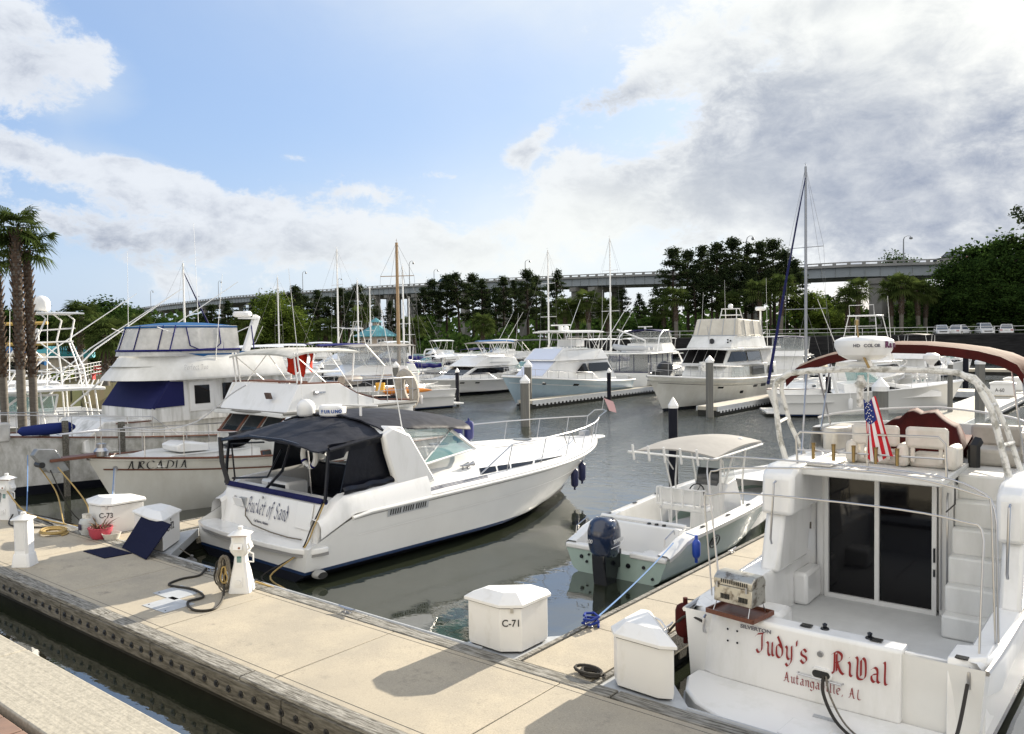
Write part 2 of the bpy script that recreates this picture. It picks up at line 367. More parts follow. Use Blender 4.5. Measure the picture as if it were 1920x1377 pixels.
# broad-nib strokes (x, y units of letter height) for black-letter and fancy capitals
NIB = {
 'J': [[(.1, .9), (.5, .98), (.42, .85), (.42, .2), (.2, .02), (.05, .16)], [(.0, .8), (.2, .97)]],
 'u': [[(.02, .62), (.12, .55), (.12, .12), (.25, .0), (.4, .12)], [(.4, .66), (.4, .1), (.52, .02)]],
 'd': [[(.4, .5), (.2, .62), (.06, .5), (.06, .14), (.22, .0), (.42, .12), (.42, .5), (.12, 1.0)]],
 'y': [[(.02, .62), (.12, .52), (.12, .15), (.26, .02), (.42, .14)], [(.42, .68), (.42, 0), (.2, -.3), (.04, -.2)]],
 "'": [[(.12, .98), (.1, .72)]],
 's': [[(.42, .55), (.25, .66), (.08, .52), (.12, .38), (.38, .3), (.42, .14), (.24, .0), (.04, .12)]],
 'R': [[(.16, .95), (.14, .05), (.02, 0)], [(.04, .86), (.3, 1.0), (.56, .88), (.5, .6), (.2, .5)], [(.3, .5), (.5, .12), (.68, .02)], [(.28, .9), (.28, .1)]],
 'i': [[(.04, .64), (.14, .54), (.14, .1), (.26, .02)], [(.12, .86), (.18, .92)]],
 'V': [[(.04, .95), (.14, .82), (.12, .12), (.3, -.02), (.56, .14), (.56, .8), (.42, .98)], [(.32, .86), (.32, .14)]],
 'a': [[(.08, .56), (.24, .66), (.38, .54), (.38, .1), (.5, .02)], [(.38, .4), (.1, .3), (.08, .1), (.22, .0), (.38, .12)]],
 'l': [[(.06, .98), (.14, .9), (.14, .1), (.26, .02)]],
 'A': [[(.02, .02), (.18, .1), (.36, .98), (.42, .8), (.56, .1), (.7, .0)], [(.14, .4), (.52, .42)]],
 't': [[(.14, .9), (.14, .12), (.26, .0), (.38, .08)], [(.0, .62), (.34, .62)]],
 'n': [[(.04, .62), (.12, .54), (.12, .02)], [(.12, .5), (.3, .66), (.42, .52), (.42, .1), (.52, .02)]],
 'g': [[(.4, .52), (.22, .64), (.06, .5), (.08, .14), (.24, .02), (.42, .14), (.42, -.12), (.22, -.32), (.04, -.2)], [(.42, .66), (.42, .1)]],
 'v': [[(.02, .64), (.12, .54), (.14, .12), (.26, .0), (.42, .16), (.42, .5), (.32, .66)]],
 'e': [[(.1, .32), (.42, .44), (.38, .6), (.2, .64), (.06, .48), (.08, .12), (.24, .0), (.42, .12)]],
 ',': [[(.1, .08), (.04, -.14)]],
 'L': [[(.2, .98), (.14, .5), (.16, .06), (.42, .0), (.6, .12)], [(.06, .88), (.2, .98)]],
 'C': [[(.66, .82), (.44, 1.0), (.16, .84), (.04, .5), (.16, .14), (.42, -.02), (.7, .16)]],
 'D': [[(.2, .95), (.18, .02)], [(.0, .9), (.3, 1.0), (.64, .8), (.7, .45), (.56, .12), (.2, -.02), (.02, .1)]],
 'I': [[(.12, .98), (.14, .0)], [(.0, .9), (.26, 1.0)], [(.0, .0), (.28, .04)]],
 'B': [[(.14, .98), (.12, .02)], [(.04, .9), (.36, 1.0), (.5, .8), (.36, .56), (.18, .54)], [(.3, .54), (.56, .4), (.5, .1), (.2, -.02), (.02, .1)]],
 'c': [[(.4, .54), (.24, .66), (.06, .5), (.06, .14), (.22, .0), (.42, .12)]],
 'k': [[(.1, 1.0), (.1, .02)], [(.4, .64), (.12, .34), (.3, .12), (.46, .02)]],
 'o': [[(.22, .66), (.06, .5), (.06, .14), (.22, .0), (.4, .14), (.4, .5), (.22, .66)]],
 'f': [[(.4, .9), (.26, 1.0), (.16, .86), (.14, -.2)], [(.02, .6), (.34, .64)]],
 'S': [[(.54, .84), (.34, 1.0), (.1, .84), (.16, .6), (.46, .42), (.54, .16), (.3, -.02), (.02, .14)]],
 'P': [[(.14, .96), (.12, .0)], [(.0, .84), (.32, 1.0), (.56, .82), (.44, .52), (.14, .46)]],
 'T': [[(.0, .84), (.2, .98), (.66, .94)], [(.36, .94), (.3, .06), (.1, .0)]],
 'r': [[(.04, .62), (.12, .52), (.12, .02)], [(.12, .48), (.3, .66), (.4, .58)]],
 'w': [[(.02, .64), (.1, .1), (.22, .0), (.32, .2), (.32, .6)], [(.32, .1), (.44, .0), (.58, .2), (.6, .64)]],
}
WID = {'J': .66, "'": .26, 'i': .34, 'l': .34, 'R': .8, 'V': .74, 'A': .84, 't': .44, ',': .3, 'L': .7, 'C': .8, 'D': .82, 'I': .4, 'B': .72, 'S': .7, 'P': .66, 'T': .7, ' ': .36, 'w': .72, 'r': .46, 'f': .44}
def nib_text(txt, h, material, parent, M, nib=(.055, .05), slant=0.0, gap=.08, sx=1.0, name='lettering', total_w=None):
    mb = MB(); x = 0; L = []
    for ch in txt:
        L.append((ch, x)); x += (WID.get(ch, .56) + gap)
    k = sx if total_w is None else total_w/(x*h)
    q = 0
    for ch, x0 in L:
        for st in NIB.get(ch, []):
            pts = []
            for i in range(len(st)-1):
                for j in range(4):
                    p = [Vector((*st[max(0, min(len(st)-1, i+d))], 0)) for d in (-1, 0, 1, 2)]; t = j/4
                    pts.append(.5*((2*p[1]) + (-p[0]+p[2])*t + (2*p[0]-5*p[1]+4*p[2]-p[3])*t*t + (-p[0]+3*p[1]-3*p[2]+p[3])*t**3))
            pts.append(Vector((*st[-1], 0)))
            q += 1; z = .004 + .0006*(q % 4)
            a = [((x0+p.x+slant*p.y - nib[0])*h*k, (p.y - nib[1])*h, z) for p in pts]; b = [((x0+p.x+slant*p.y + nib[0])*h*k, (p.y + nib[1])*h, z) for p in pts]
            n = mb.add([w for ab in zip(a, b) for w in ab])
            for i in range(len(pts)-1): mb.face((n+2*i, n+2*i+1, n+2*i+3, n+2*i+2))
            # thin vertical edge so that the stroke has body
            n = mb.add([w for p in a for w in (p, (p[0], p[1]+.016*h, p[2]+.0002))])
            for i in range(len(pts)-1): mb.face((n+2*i, n+2*i+1, n+2*i+3, n+2*i+2))
    o = mb.ob(name, material, parent); o.data.transform(M); return o

def cyl_text(txt, size, material, parent, c, r, a0, da, z, tilt=0.0, **k):
    "letters set one by one round a drum; a0 in degrees, letters run towards falling angle"
    for i, ch in enumerate(txt):
        if ch == ' ': continue
        a = R(a0-da*i); o = Vector((c[0]+math.cos(a)*r, c[1]+math.sin(a)*r, z)); xd = Vector((-math.sin(a), math.cos(a), 0)); 
        M = frame3(o, xd, (math.cos(a)*tilt, math.sin(a)*tilt, 1)) @ Matrix.Translation((-size*.3, 0, 0)); text(ch, size, material, parent, M, **k)

# ------------------------------------------------------------------ water
def water():
    bm = MB(); n = 26; xs = [-2600*(1-i/n)**3 for i in range(n+1)]
    bm.poly([(-2500, -300, 0), (900, -300, 0), (900, 2600, 0), (-2500, 2600, 0)])
    M = bpy.data.materials.new('marina_water'); M.use_nodes = True; t = M.node_tree; b = t.nodes['Principled BSDF']
    b.inputs['Base Color'].default_value = (.020, .024, .015, 1); b.inputs['Roughness'].default_value = .015; b.inputs['IOR'].default_value = 2.35; b.inputs['Specular IOR Level'].default_value = .85
    g = t.nodes.new('ShaderNodeNewGeometry'); L = t.links.new
    def noise_(sc, det, stretch, rough=.5):
        mp = t.nodes.new('ShaderNodeMapping'); mp.inputs['Scale'].default_value = stretch; L(g.outputs['Position'], mp.inputs[0])
        q = t.nodes.new('ShaderNodeTexNoise'); q.inputs['Scale'].default_value = sc; q.inputs['Detail'].default_value = det; q.inputs['Roughness'].default_value = rough; L(mp.outputs[0], q.inputs['Vector']); return q.outputs[0]
    def mm(op, a, b_, c=None):
        q = t.nodes.new('ShaderNodeMath'); q.operation = op
        for i, v in enumerate((a, b_, c)):
            if v is None: continue
            if isinstance(v, (int, float)): q.inputs[i].default_value = v
            else: L(v, q.inputs[i])
        return q.outputs[0]
    sp = t.nodes.new('ShaderNodeSeparateXYZ'); L(g.outputs['Position'], sp.inputs[0])
    mr = t.nodes.new('ShaderNodeMapRange'); mr.interpolation_type = 'SMOOTHSTEP'; L(sp.outputs[1], mr.inputs[0]); mr.inputs[1].default_value = 17; mr.inputs[2].default_value = 34
    patch = t.nodes.new('ShaderNodeMapRange'); patch.interpolation_type = 'SMOOTHSTEP'; L(noise_(.09, 2, (1, 1, 1)), patch.inputs[0]); patch.inputs[1].default_value = .36; patch.inputs[2].default_value = .58
    rip = noise_(2.6, 3, (1, 1.5, 1)); swell = noise_(.55, 2, (1, 1.3, 1)); fine = noise_(7, 2, (1, 1.6, 1))
    amp = mm('ADD', mm('MULTIPLY', mr.outputs[0], mm('ADD', mm('MULTIPLY', patch.outputs[0], 1.0), .30)), .035)
    h = mm('ADD', mm('MULTIPLY', rip, mm('MULTIPLY', amp, .075)), mm('MULTIPLY', swell, .024)); h = mm('ADD', h, mm('MULTIPLY', fine, mm('MULTIPLY', amp, .030)))
    bp = t.nodes.new('ShaderNodeBump'); bp.inputs['Strength'].default_value = 1; bp.inputs['Distance'].default_value = 1; L(h, bp.inputs['Height']); L(bp.outputs[0], b.inputs['Normal'])
    tag(bm.ob('water', M), kind='structure')
water()

# ------------------------------------------------------------------ floating docks
def plank_run(mb, a0, a1, fixed, z0, z1, w, lens, axis='x', gap=.012):
    "boards end to end along an axis, each its own box"
    p = a0; i = 0
    while p < a1-.05:
        q = min(a1, p+lens[i % len(lens)]); i += 1
        if axis == 'x': mb.bx((p+gap, fixed, z0), (q-gap, fixed+w, z1))
        else: mb.bx((fixed, p+gap, z0), (fixed+w, q-gap, z1))
        p = q
D = thing('floating_dock', 'broad concrete walkway dock with weathered timber edges and a row of bolts, nearest the camera', 'dock', (0, 0, 0))
def near_dock():
    XL, XR = -34, 4; y0, y1 = 5.69, 7.60; js = [-33.08, -30.32, -27.56, -24.8, -22.04, -19.28, -16.52, -13.76, -11.0, -8.24, -5.46, -2.7, 0.06, 2.82]
    for a, b in zip(js, js[1:]):
        mb = MB(); mb.bx((a+.008, y0, .34), (b-.008, y1, .5)); mb.ob('deck_slab', concrete, D, bev=.006)
    g = MB()
    for x in js[5:]: g.box((x, (y0+y1)/2, .47), (.03, y1-y0, .04))
    for yy in (y0+.09, y1-.09):
        g.box(((XL+XR)/2, yy, .5008), (XR-XL, .006, .002))
    g.ob('slab_joint', black, D)
    f = MB(); f.bx((XL, 5.62, -.35), (XR, 7.72, .338)); f.ob('float', sidek, D)
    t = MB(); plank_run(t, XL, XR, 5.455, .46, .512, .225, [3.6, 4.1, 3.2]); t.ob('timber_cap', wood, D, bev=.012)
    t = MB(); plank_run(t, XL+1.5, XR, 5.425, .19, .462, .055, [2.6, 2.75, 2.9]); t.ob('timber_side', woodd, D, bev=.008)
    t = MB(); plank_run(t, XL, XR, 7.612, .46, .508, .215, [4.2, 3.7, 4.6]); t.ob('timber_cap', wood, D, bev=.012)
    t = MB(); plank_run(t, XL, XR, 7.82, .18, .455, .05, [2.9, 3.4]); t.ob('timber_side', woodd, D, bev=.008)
    t = MB(); t.tube([(-6.9, 7.90, .48), (-7.6, 7.885, .485), (XL, 7.885, .485)], .022, 6); t.tube([(-4.0, 7.885, .485), (XR, 7.885, .485)], .03, 6); t.ob('rub_strip', plate, D)
    x = -19.0
    while x < -6.0:
        b = MB(); b.lathe([(0, 0), (.046, 0), (.046, -.010), (.018, -.012), (.018, -.03), (0, -.03)], (x, 5.426, .325), 8, 'y'); b.ob('bolt', black, D); x += .262
    # flat cover plates let into the deck
    for (x, y) in ((-12.3, 6.75), (-11.85, 6.35)):
        b = MB(); b.box((x, y, .504), (.62, .5, .005), R(2)); b.ob('cover_plate', plate, D)
        for dx, dy in ((-.24, -.18), (.24, -.18), (.24, .18), (-.24, .18)):
            b = MB(); b.cyl((x+dx, y+dy, .505), (x+dx, y+dy, .511), .012, n=8); b.ob('screw', black, D)
near_dock()
def cleat(parent, x, y, z, rz=0, s=1.0, m=steel):
    c, q = math.cos(rz), math.sin(rz); P = lambda u, w, h: (x+(u*c-w*q)*s, y+(u*q+w*c)*s, z+h*s)
    b = MB(); b.tube([P(-.15, 0, .065), P(-.1, 0, .052), P(0, 0, .05), P(.1, 0, .052), P(.15, 0, .065)], [.008*s, .013*s, .015*s, .013*s, .008*s], 7)
    for u in (-.045, .045): b.cyl(P(u, 0, 0), P(u, 0, .05), .014*s, .011*s, 7)
    b.box(P(0, 0, .004), (.15*s, .05*s, .008*s), rz); b.ob('cleat', m, parent)
cleat(D, -9.35, 7.72, .508, 0, 1.2); cleat(D, -13.0, 7.72, .508, 0, 1.1)
# the triangular corner infills
for pts in (((-7.35, 7.83), (-6.45, 7.83), (-6.27, 8.0), (-6.27, 9.0)), ((-5.14, 9.2), (-5.14, 7.83), (-3.9, 7.83)), ((-17.13, 9.2), (-17.13, 7.83), (-18.5, 7.83)), ((-16.34, 9.5), (-16.34, 7.83), (-14.6, 7.83))):
    b = MB(); b.prism([p for p in pts], 'z', .3, .47); b.ob('corner_plate', plate, D, bev=.005)

def finger(x0, x1, y0, y1, label, slabs=1.5, detail=True, group='finger docks between the berths', zt=.5):
    F = thing('finger_dock', label, 'dock', ((x0+x1)/2, y0, 0), 0, group); w = (x1-x0)/2; Ln = y1-y0
    if detail:
        n = int(Ln/slabs); st = Ln/n
        for i in range(n):
            b = MB(); b.bx((-w+.07, i*st+.006, .34), (w-.07, (i+1)*st-.006, zt)); b.ob('deck_slab', concrete, F, bev=.006)
    else:
        b = MB(); b.bx((-w+.07, 0, .3), (w-.07, Ln, zt)); b.ob('deck', concf, F)
    b = MB(); b.bx((-w+.06, .01, -.3), (w-.06, Ln-.01, zt-.165 if detail else .298)); b.ob('float', sidek, F)
    for sgn in (-1, 1):
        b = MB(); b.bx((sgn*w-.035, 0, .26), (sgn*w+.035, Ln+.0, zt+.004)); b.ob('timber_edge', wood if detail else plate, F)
        prof = [(0, .252)]; y = .3
        while y < Ln-.4: prof += [(y, .252), (y+.012, .15), (y+.2, .15), (y+.212, .252)]; y += .42
        prof += [(Ln, .252), (Ln, .262), (0, .262)]
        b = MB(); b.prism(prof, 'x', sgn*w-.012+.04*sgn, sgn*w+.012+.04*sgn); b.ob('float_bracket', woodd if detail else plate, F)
    b = MB(); b.bx((-w, Ln+.001, .2), (w, Ln+.08, zt+.004)); b.ob('end_cap', plate, F)
    return F
FD = finger(-6.27, -5.14, 7.84, 21.5, 'long concrete finger dock between the green outboard boat and the white boat with red lettering')
F2 = finger(-17.12, -16.35, 7.84, 19.5, 'concrete finger dock behind the dock box with the leaning blue mat')
cleat(FD, -.46, 1.55, .508, R(90), 1.3)
cleat(FD, .46, 1.9, .508, R(90), 1.3)
def bollard_cleats():
    for (f, y) in ((FD, 6.2), (FD, 9.4)): cleat(f, -.5, y, .508, R(90), 1.1)
bollard_cleats()
# B dock and its fingers
BD = thing('floating_dock', 'long pale concrete walkway dock far across the basin behind the middle row of boats', 'dock', (-50, 58.6, 0))
b = MB(); b.bx((-60, 0, .3), (44.5, 3.0, .55)); b.ob('deck', concf, BD)
b = MB(); b.bx((-60, .1, -.3), (44.5, 2.9, .298)); b.ob('float', sidek, BD)
b = MB(); b.bx((-60, -.06, .2), (44.5, -.002, .56)); b.ob('timber_edge', plate, BD)
finger(-31.9, -30.75, 40.3, 58.5, 'pale finger dock alongside the light blue sport fishing boat', detail=False)
finger(-20.4, -19.2, 41.6, 58.5, 'pale finger dock alongside the ivory motor yacht with the flying bridge', detail=False)
finger(-45.9, -44.9, 44.5, 58.5, 'pale finger dock left of the white cruiser with the dark windscreen', detail=False)
finger(-9.2, -6.9, 36.5, 92, 'broad pale walkway dock at the right running away, two boxes on it', detail=False)
AD = thing('floating_dock', 'farthest pale dock in front of the dark sea wall', 'dock', (-40, 92, 0))
b = MB(); b.bx((-90, 0, .3), (40, 2.5, .55)); b.ob('deck', concf, AD)
b = MB(); b.bx((-90, .1, -.3), (40, 2.4, .298)); b.ob('float', sidek, AD)

# ------------------------------------------------------------------ promenade at the camera's feet
Z = 2.9
pav = mat('brick_paver', (.26, .17, .13), .9, col2=(.17, .12, .10), vscale=4)
def promenade():
    M = bpy.data.materials.new('brushed_concrete'); M.use_nodes = True; t = M.node_tree; b = t.nodes['Principled BSDF']; b.inputs['Roughness'].default_value = .9; L = t.links.new
    c = t.nodes.new('ShaderNodeTexCoord'); mp = t.nodes.new('ShaderNodeMapping'); mp.inputs['Scale'].default_value = (.9, 55, 1); L(c.outputs['Object'], mp.inputs[0])
    n = t.nodes.new('ShaderNodeTexNoise'); n.inputs['Scale'].default_value = 1.6; n.inputs['Detail'].default_value = 5; L(mp.outputs[0], n.inputs['Vector'])
    n2 = t.nodes.new('ShaderNodeTexNoise'); n2.inputs['Scale'].default_value = 55; n2.inputs['Detail'].default_value = 5; L(c.outputs['Object'], n2.inputs['Vector'])
    r = t.nodes.new('ShaderNodeValToRGB'); r.color_ramp.elements[0].position = .3; r.color_ramp.elements[1].position = .62; r.color_ramp.elements[0].color = (.24, .222, .18, 1); r.color_ramp.elements[1].color = (.385, .355, .29, 1)
    a = t.nodes.new('ShaderNodeMath'); a.operation = 'ADD'; m1 = t.nodes.new('ShaderNodeMath'); m1.operation = 'MULTIPLY'; m1.inputs[1].default_value = .34; m2 = t.nodes.new('ShaderNodeMath'); m2.operation = 'MULTIPLY'; m2.inputs[1].default_value = .66
    L(n.outputs[0], m1.inputs[0]); L(n2.outputs[0], m2.inputs[0]); L(m1.outputs[0], a.inputs[0]); L(m2.outputs[0], a.inputs[1]); L(a.outputs[0], r.inputs[0]); L(r.outputs[0], b.inputs['Base Color'])
    bp = t.nodes.new('ShaderNodeBump'); bp.inputs['Strength'].default_value = .6; bp.inputs['Distance'].default_value = .006; L(a.outputs[0], bp.inputs['Height']); L(bp.outputs[0], b.inputs['Normal'])
    P = thing('promenade_edge', 'pale brushed concrete coping along the quay in the lower left corner', 'coping', (0, 0, 0))
    for a0, a1 in ((-14, -11.3), (-11.3, -8.0), (-8.0, -4.66), (-4.66, -1.4), (-1.4, 4)):
        b_ = MB(); b_.bx((a0+.004, 1.375, Z-.25), (a1-.004, 1.72, Z)); b_.ob('coping_slab', M, P, bev=.008)
    b_ = MB(); b_.bx((-14, 1.40, -.5), (4, 1.60, Z-.26)); b_.ob('quay_wall', concf, P)
    g = MB(); g.bx((-14, -3, Z-.3), (4, 1.36, Z-.035)); tag(g.ob('path', mat('joint_sand', (.10, .085, .07), .95)), kind='structure')
    g = MB(); y = 1.34; r_ = 0
    while y > .4:
        x = -5 + (.1 if r_ % 2 else 0)
        while x < -2.8:
            g.box((x, y-.05, Z-.03), (.19, .09, .06)); x += .2
        y -= .1; r_ += 1
    tag(g.ob('brick_paving', pav, bev=.004), kind='structure')
promenade()

# ------------------------------------------------------------------ banks
grass = mat('bank_grass', (.035, .05, .018), .95, col2=(.05, .04, .022), vscale=.08, coord='Object')
asph = mat('asphalt', (.05, .05, .05), .9, var=.2)
wallk = mat('sheet_wall', (.028, .028, .030), .8, col2=(.012, .012, .013), vscale=.6, stretch=(1, 1, 6))
def banks():
    sh = [(-500, 38), (60, 42), (140, 52), (235, 84), (420, 118), (700, 128), (1080, 130), (1500, 124), (1930, 116), (2400, 104)]
    a = [far(p, d, 1.7) for p, d in sh]; c = [far(p, 1500, 1.7) for p, d in sh]
    b = MB(); n0 = b.add(a); n1 = b.add(c); n2 = b.add([(p.x, p.y, -.5) for p in a])
    for i in range(len(sh)-1): b.face((n0+i, n0+i+1, n1+i+1, n1+i)); b.face((n2+i, n2+i+1, n0+i+1, n0+i))
    tag(b.ob('ground', grass), kind='structure')
    q = [(1060, 129), (1500, 123), (1930, 115), (2400, 103)]
    a = [far(p, d, 3.55) for p, d in q]; c = [far(p, d+55, 3.55) for p, d in q]
    b = MB(); n0 = b.add(a); n1 = b.add(c)
    for i in range(3): b.face((n0+i, n0+i+1, n1+i+1, n1+i))
    tag(b.ob('parking_lot', asph), kind='structure')
    w = thing('sea_wall', 'dark horizontal board sea wall below the parked white cars', 'wall', (0, 0, 0))
    b = MB(); k = 24
    for i in range(k):
        z0 = -.4 + i*(4.15/k)
        r0 = [far(p, d-.25-.10*(i % 2), z0) for p, d in q]; r1 = [far(p, d-.25-.10*(i % 2), z0+4.15/k) for p, d in q]
        n0 = b.add(r0); n1 = b.add(r1)
        for j in range(3): b.face((n0+j, n0+j+1, n1+j+1, n1+j))
    b.ob('wall_face', wallk, w)
    b = MB()
    for (p0, d0), (p1, d1) in zip(q, q[1:]):
        A, B = far(p0, d0, 3.72), far(p1, d1, 3.72); b.tube([A, B], .16, 4)
    b.ob('wall_cap', sidek, w)
    def railing(pts, z, label, h=1.05, step=2.4, m=alu, rails=3, group=None):
        t = thing('railing', label, 'railing', (0, 0, 0), 0, group); P = MB(); Q = MB()
        for A, B in zip(pts, pts[1:]):
            L = (B-A).length; n = max(1, int(L/step))
            for i in range(n+1):
                p = A.lerp(B, i/n); P.box((p.x, p.y, z+h/2), (.06, .06, h))
            for k in range(rails): zz = z+h-(k*h/rails); Q.tube([(A.x, A.y, zz), (B.x, B.y, zz)], .028, 4)
        Q.ob('rail', m, t); o = P.ob('post', m, t); o['kind'] = 'stuff'
    railing([far(1060, 129.6, 0), far(1500, 123.6, 0), far(1930, 115.6, 0), far(2100, 111, 0)], 3.72, 'long pale railing along the top of the dark sea wall', h=1.15, step=4.2, rails=2)
    railing([far(-60, 46, 0), far(60, 48, 0), far(150, 60, 0), far(240, 92, 0)], 1.75, 'white railing along the left shore below the palms', h=1.1, step=1.6, rails=4)
    h = MB()
    for i in range(2600):
        t = random.random(); px = 1090+760*t; d = 131+random.random()*4-(px-1090)*.0125
        p = far(px, d, 3.6+random.random()*1.5*(.35+.65*noise.noise(V(px*.02, 0, 0))**2*3)); s_ = .22
        a = Vector((random.gauss(0, 1), random.gauss(0, 1), random.gauss(0, 1))).normalized()*s_; c = a.orthogonal().normalized()*s_
        h.poly([p-a, p+c, p+a, p-c])
    tag(h.ob('hedge_growth', mat('hedge_leaf', (.055, .085, .025), .8, var=.5, vscale=1.0)), 'loose low green shrubbery growing behind the railing on the sea wall', 'shrubbery', kind='stuff')
banks()

# ------------------------------------------------------------------ foliage
def leafmat(name, c1, c2):
    M = bpy.data.materials.new(name); M.use_nodes = True; t = M.node_tree; t.nodes.clear(); L = t.links.new
    o = t.nodes.new('ShaderNodeOutputMaterial'); d = t.nodes.new('ShaderNodeBsdfDiffuse'); tr = t.nodes.new('ShaderNodeBsdfTranslucent'); mx = t.nodes.new('ShaderNodeMixShader'); mx.inputs[0].default_value = .35
    c = t.nodes.new('ShaderNodeTexCoord'); n = t.nodes.new('ShaderNodeTexNoise'); n.inputs['Scale'].default_value = .9; n.inputs['Detail'].default_value = 4; L(c.outputs['Object'], n.inputs['Vector'])
    r = t.nodes.new('ShaderNodeValToRGB'); r.color_ramp.elements[0].position = .36; r.color_ramp.elements[1].position = .66; r.color_ramp.elements[0].color = (*c1, 1); r.color_ramp.elements[1].color = (*c2, 1)
    L(n.outputs[0], r.inputs[0]); L(r.outputs[0], d.inputs[0]); L(r.outputs[0], tr.inputs[0]); L(d.outputs[0], mx.inputs[1]); L(tr.outputs[0], mx.inputs[2]); L(mx.outputs[0], o.inputs[0]); return M
pineL = leafmat('pine_needles', (.014, .024, .012), (.045, .060, .024))
oakL = leafmat('oak_leaves', (.014, .030, .009), (.045, .080, .018))
brightL = leafmat('spring_leaves', (.045, .075, .014), (.12, .16, .03))
palmL = leafmat('palm_fronds', (.030, .048, .014), (.075, .10, .028))
bark = mat('pine_bark', (.075, .055, .045), .95, col2=(.03, .024, .02), vscale=3, stretch=(4, 4, .6))
palmB = mat('palm_bark', (.16, .115, .085), .95, col2=(.055, .038, .028), vscale=5, stretch=(1, 1, 4))
palmG = mat('palm_trunk_grey', (.17, .155, .135), .95, var=.4, vscale=4, stretch=(1, 1, 5))
ORD = ['leftmost'] + [w + ' from the left' for w in 'second third fourth fifth sixth seventh eighth ninth tenth eleventh twelfth thirteenth fourteenth fifteenth sixteenth seventeenth eighteenth nineteenth twentieth twenty-first twenty-second twenty-third twenty-fourth twenty-fifth'.split()]
def clumps(mb, cs, per, s):
    for c, r in cs:
        for i in range(int(per*(r[0]**1.6))):
            while True:
                q = Vector((random.uniform(-1, 1), random.uniform(-1, 1), random.uniform(-1, 1)))
                if .25 < q.length < 1: break
            q = Vector((random.gauss(0, .48), random.gauss(0, .48), random.gauss(0, .48)))
            p = Vector((c[0]+q.x*r[0], c[1]+q.y*r[0], c[2]+q.z*r[1])); k = s*random.uniform(.6, 1.25)
            a = Vector((random.gauss(0, 1), random.gauss(0, 1), random.gauss(0, .6))).normalized()*k; e = a.cross(Vector((random.gauss(0, 1), random.gauss(0, 1), random.gauss(0, 1)))).normalized()*k*.55
            mb.poly([p-a, p-a*.2+e, p+a, p-a*.2-e])
def pine(h, seed, wid=3.6, low=.42, dens=115, leaf=None, label=None, s=.22, oak=False):
    random.seed(seed)
    t = thing('oak_tree' if oak else 'pine_tree', label, 'tree')
    lean = random.uniform(-.03, .03)*h; pts = [(lean*(z/h)**2*1.5, random.uniform(-.1, .1), z) for z in (0, h*.25, h*.5, h*.75, h*.96)]
    r0 = .20+h*.009; b = MB(); b.tube(pts, [r0, r0*.85, r0*.65, r0*.42, .05], 8); tr = b
    cs = []; n = 40 if not oak else 36
    for i in range(n):
        u = (i+.5)/n; z = h*(low+(1-low)*u) - random.uniform(0, .04)*h; a = i*2.4+random.uniform(-.5, .5)
        env = math.sin(math.pi*min(1, .25+.85*u))**.7 if not oak else math.sin(math.pi*(.12+.84*u))**.5
        d = wid*env*random.uniform(.35, 1.0); base = Vector((lean*(z/h)**2*1.5, 0, z-d*.25)); tip = Vector((base.x+math.cos(a)*d, math.sin(a)*d, z+random.uniform(-.2, .5)))
        tr.tube([base, base.lerp(tip, .5)+Vector((0, 0, .15)), tip], [r0*.28, r0*.18, .03], 5)
        rr = (random.uniform(.5, 1.3) if not oak else random.uniform(1.1, 1.8))*(wid/3.6)
        cs.append((tip, (rr, rr*random.uniform(.34, .6) if not oak else rr*.75)))
        if d > wid*.5: cs.append((base.lerp(tip, .55)+Vector((0, 0, .3)), (rr*.7, rr*.4)))
    cs.append(((lean*1.5, 0, h-.4), (wid*.28, .6)))
    tr.ob('trunk', bark, t); b = MB(); clumps(b, cs, dens, s); b.ob('crown', leaf or pineL, t, smooth=180)
    return t
USED = set()
def place_trees(protos, items, group, labels):
    items = sorted(items)
    for i, (px, top, d, k) in enumerate(items):
        z0 = 1.7 if px < 1060 else 3.5; base = far(px, d, z0); H = (farz(px, top, d)).z - z0
        pr, h0 = protos[k % len(protos)]
        if pr.name in USED: o = dup(pr)
        else: USED.add(pr.name); o = pr
        o.location = base; o.rotation_euler = (0, 0, random.uniform(0, 6.28)); s = H/h0; w = min(max(s, .75), 1.35); o.scale = (w, w, s)
        o['label'] = labels(i, px); o['group'] = group
PP = [(pine(17, 11, 3.8, .40), 17), (pine(17, 12, 3.3, .5), 17), (pine(18, 13, 4.4, .46), 18), (pine(15, 14, 3.0, .36), 15), (pine(18, 15, 4.0, .58), 18)]
random.seed(3)
mid = [(735, 566, 168, 3), (795, 540, 165, 1), (812, 524, 172, 0), (838, 518, 176, 2), (862, 512, 172, 4), (888, 514, 178, 0), (905, 524, 165, 1), (930, 540, 160, 3), (945, 519, 170, 1), (968, 528, 178, 3), (990, 506, 164, 0), (1006, 518, 170, 1), (1043, 509, 176, 3), (1020, 560, 160, 3),
       (1100, 562, 200, 2), (1130, 558, 205, 0), (1165, 545, 198, 2), (1200, 552, 195, 3), (1225, 560, 185, 0)]
place_trees(PP, mid, 'pines standing below and before the bridge', lambda i, px: 'dark pine, ' + ORD[i] + ' in the row before the middle of the bridge')
big = [(1262, 468, 142, 2), (1290, 470, 146, 0), (1318, 462, 150, 1), (1345, 455, 144, 4), (1375, 446, 146, 0), (1398, 460, 152, 3), (1425, 455, 146, 1), (1452, 452, 150, 2), (1476, 470, 144, 4), (1492, 488, 140, 3), (1305, 505, 138, 3), (1360, 500, 138, 3), (1410, 500, 140, 3), (1445, 505, 138, 1), (1335, 520, 136, 1)]
place_trees(PP, big, 'tall pines between the bridge and the tall mast', lambda i, px: 'tall pine, ' + ORD[i] + ' in the stand rising above the bridge parapet')
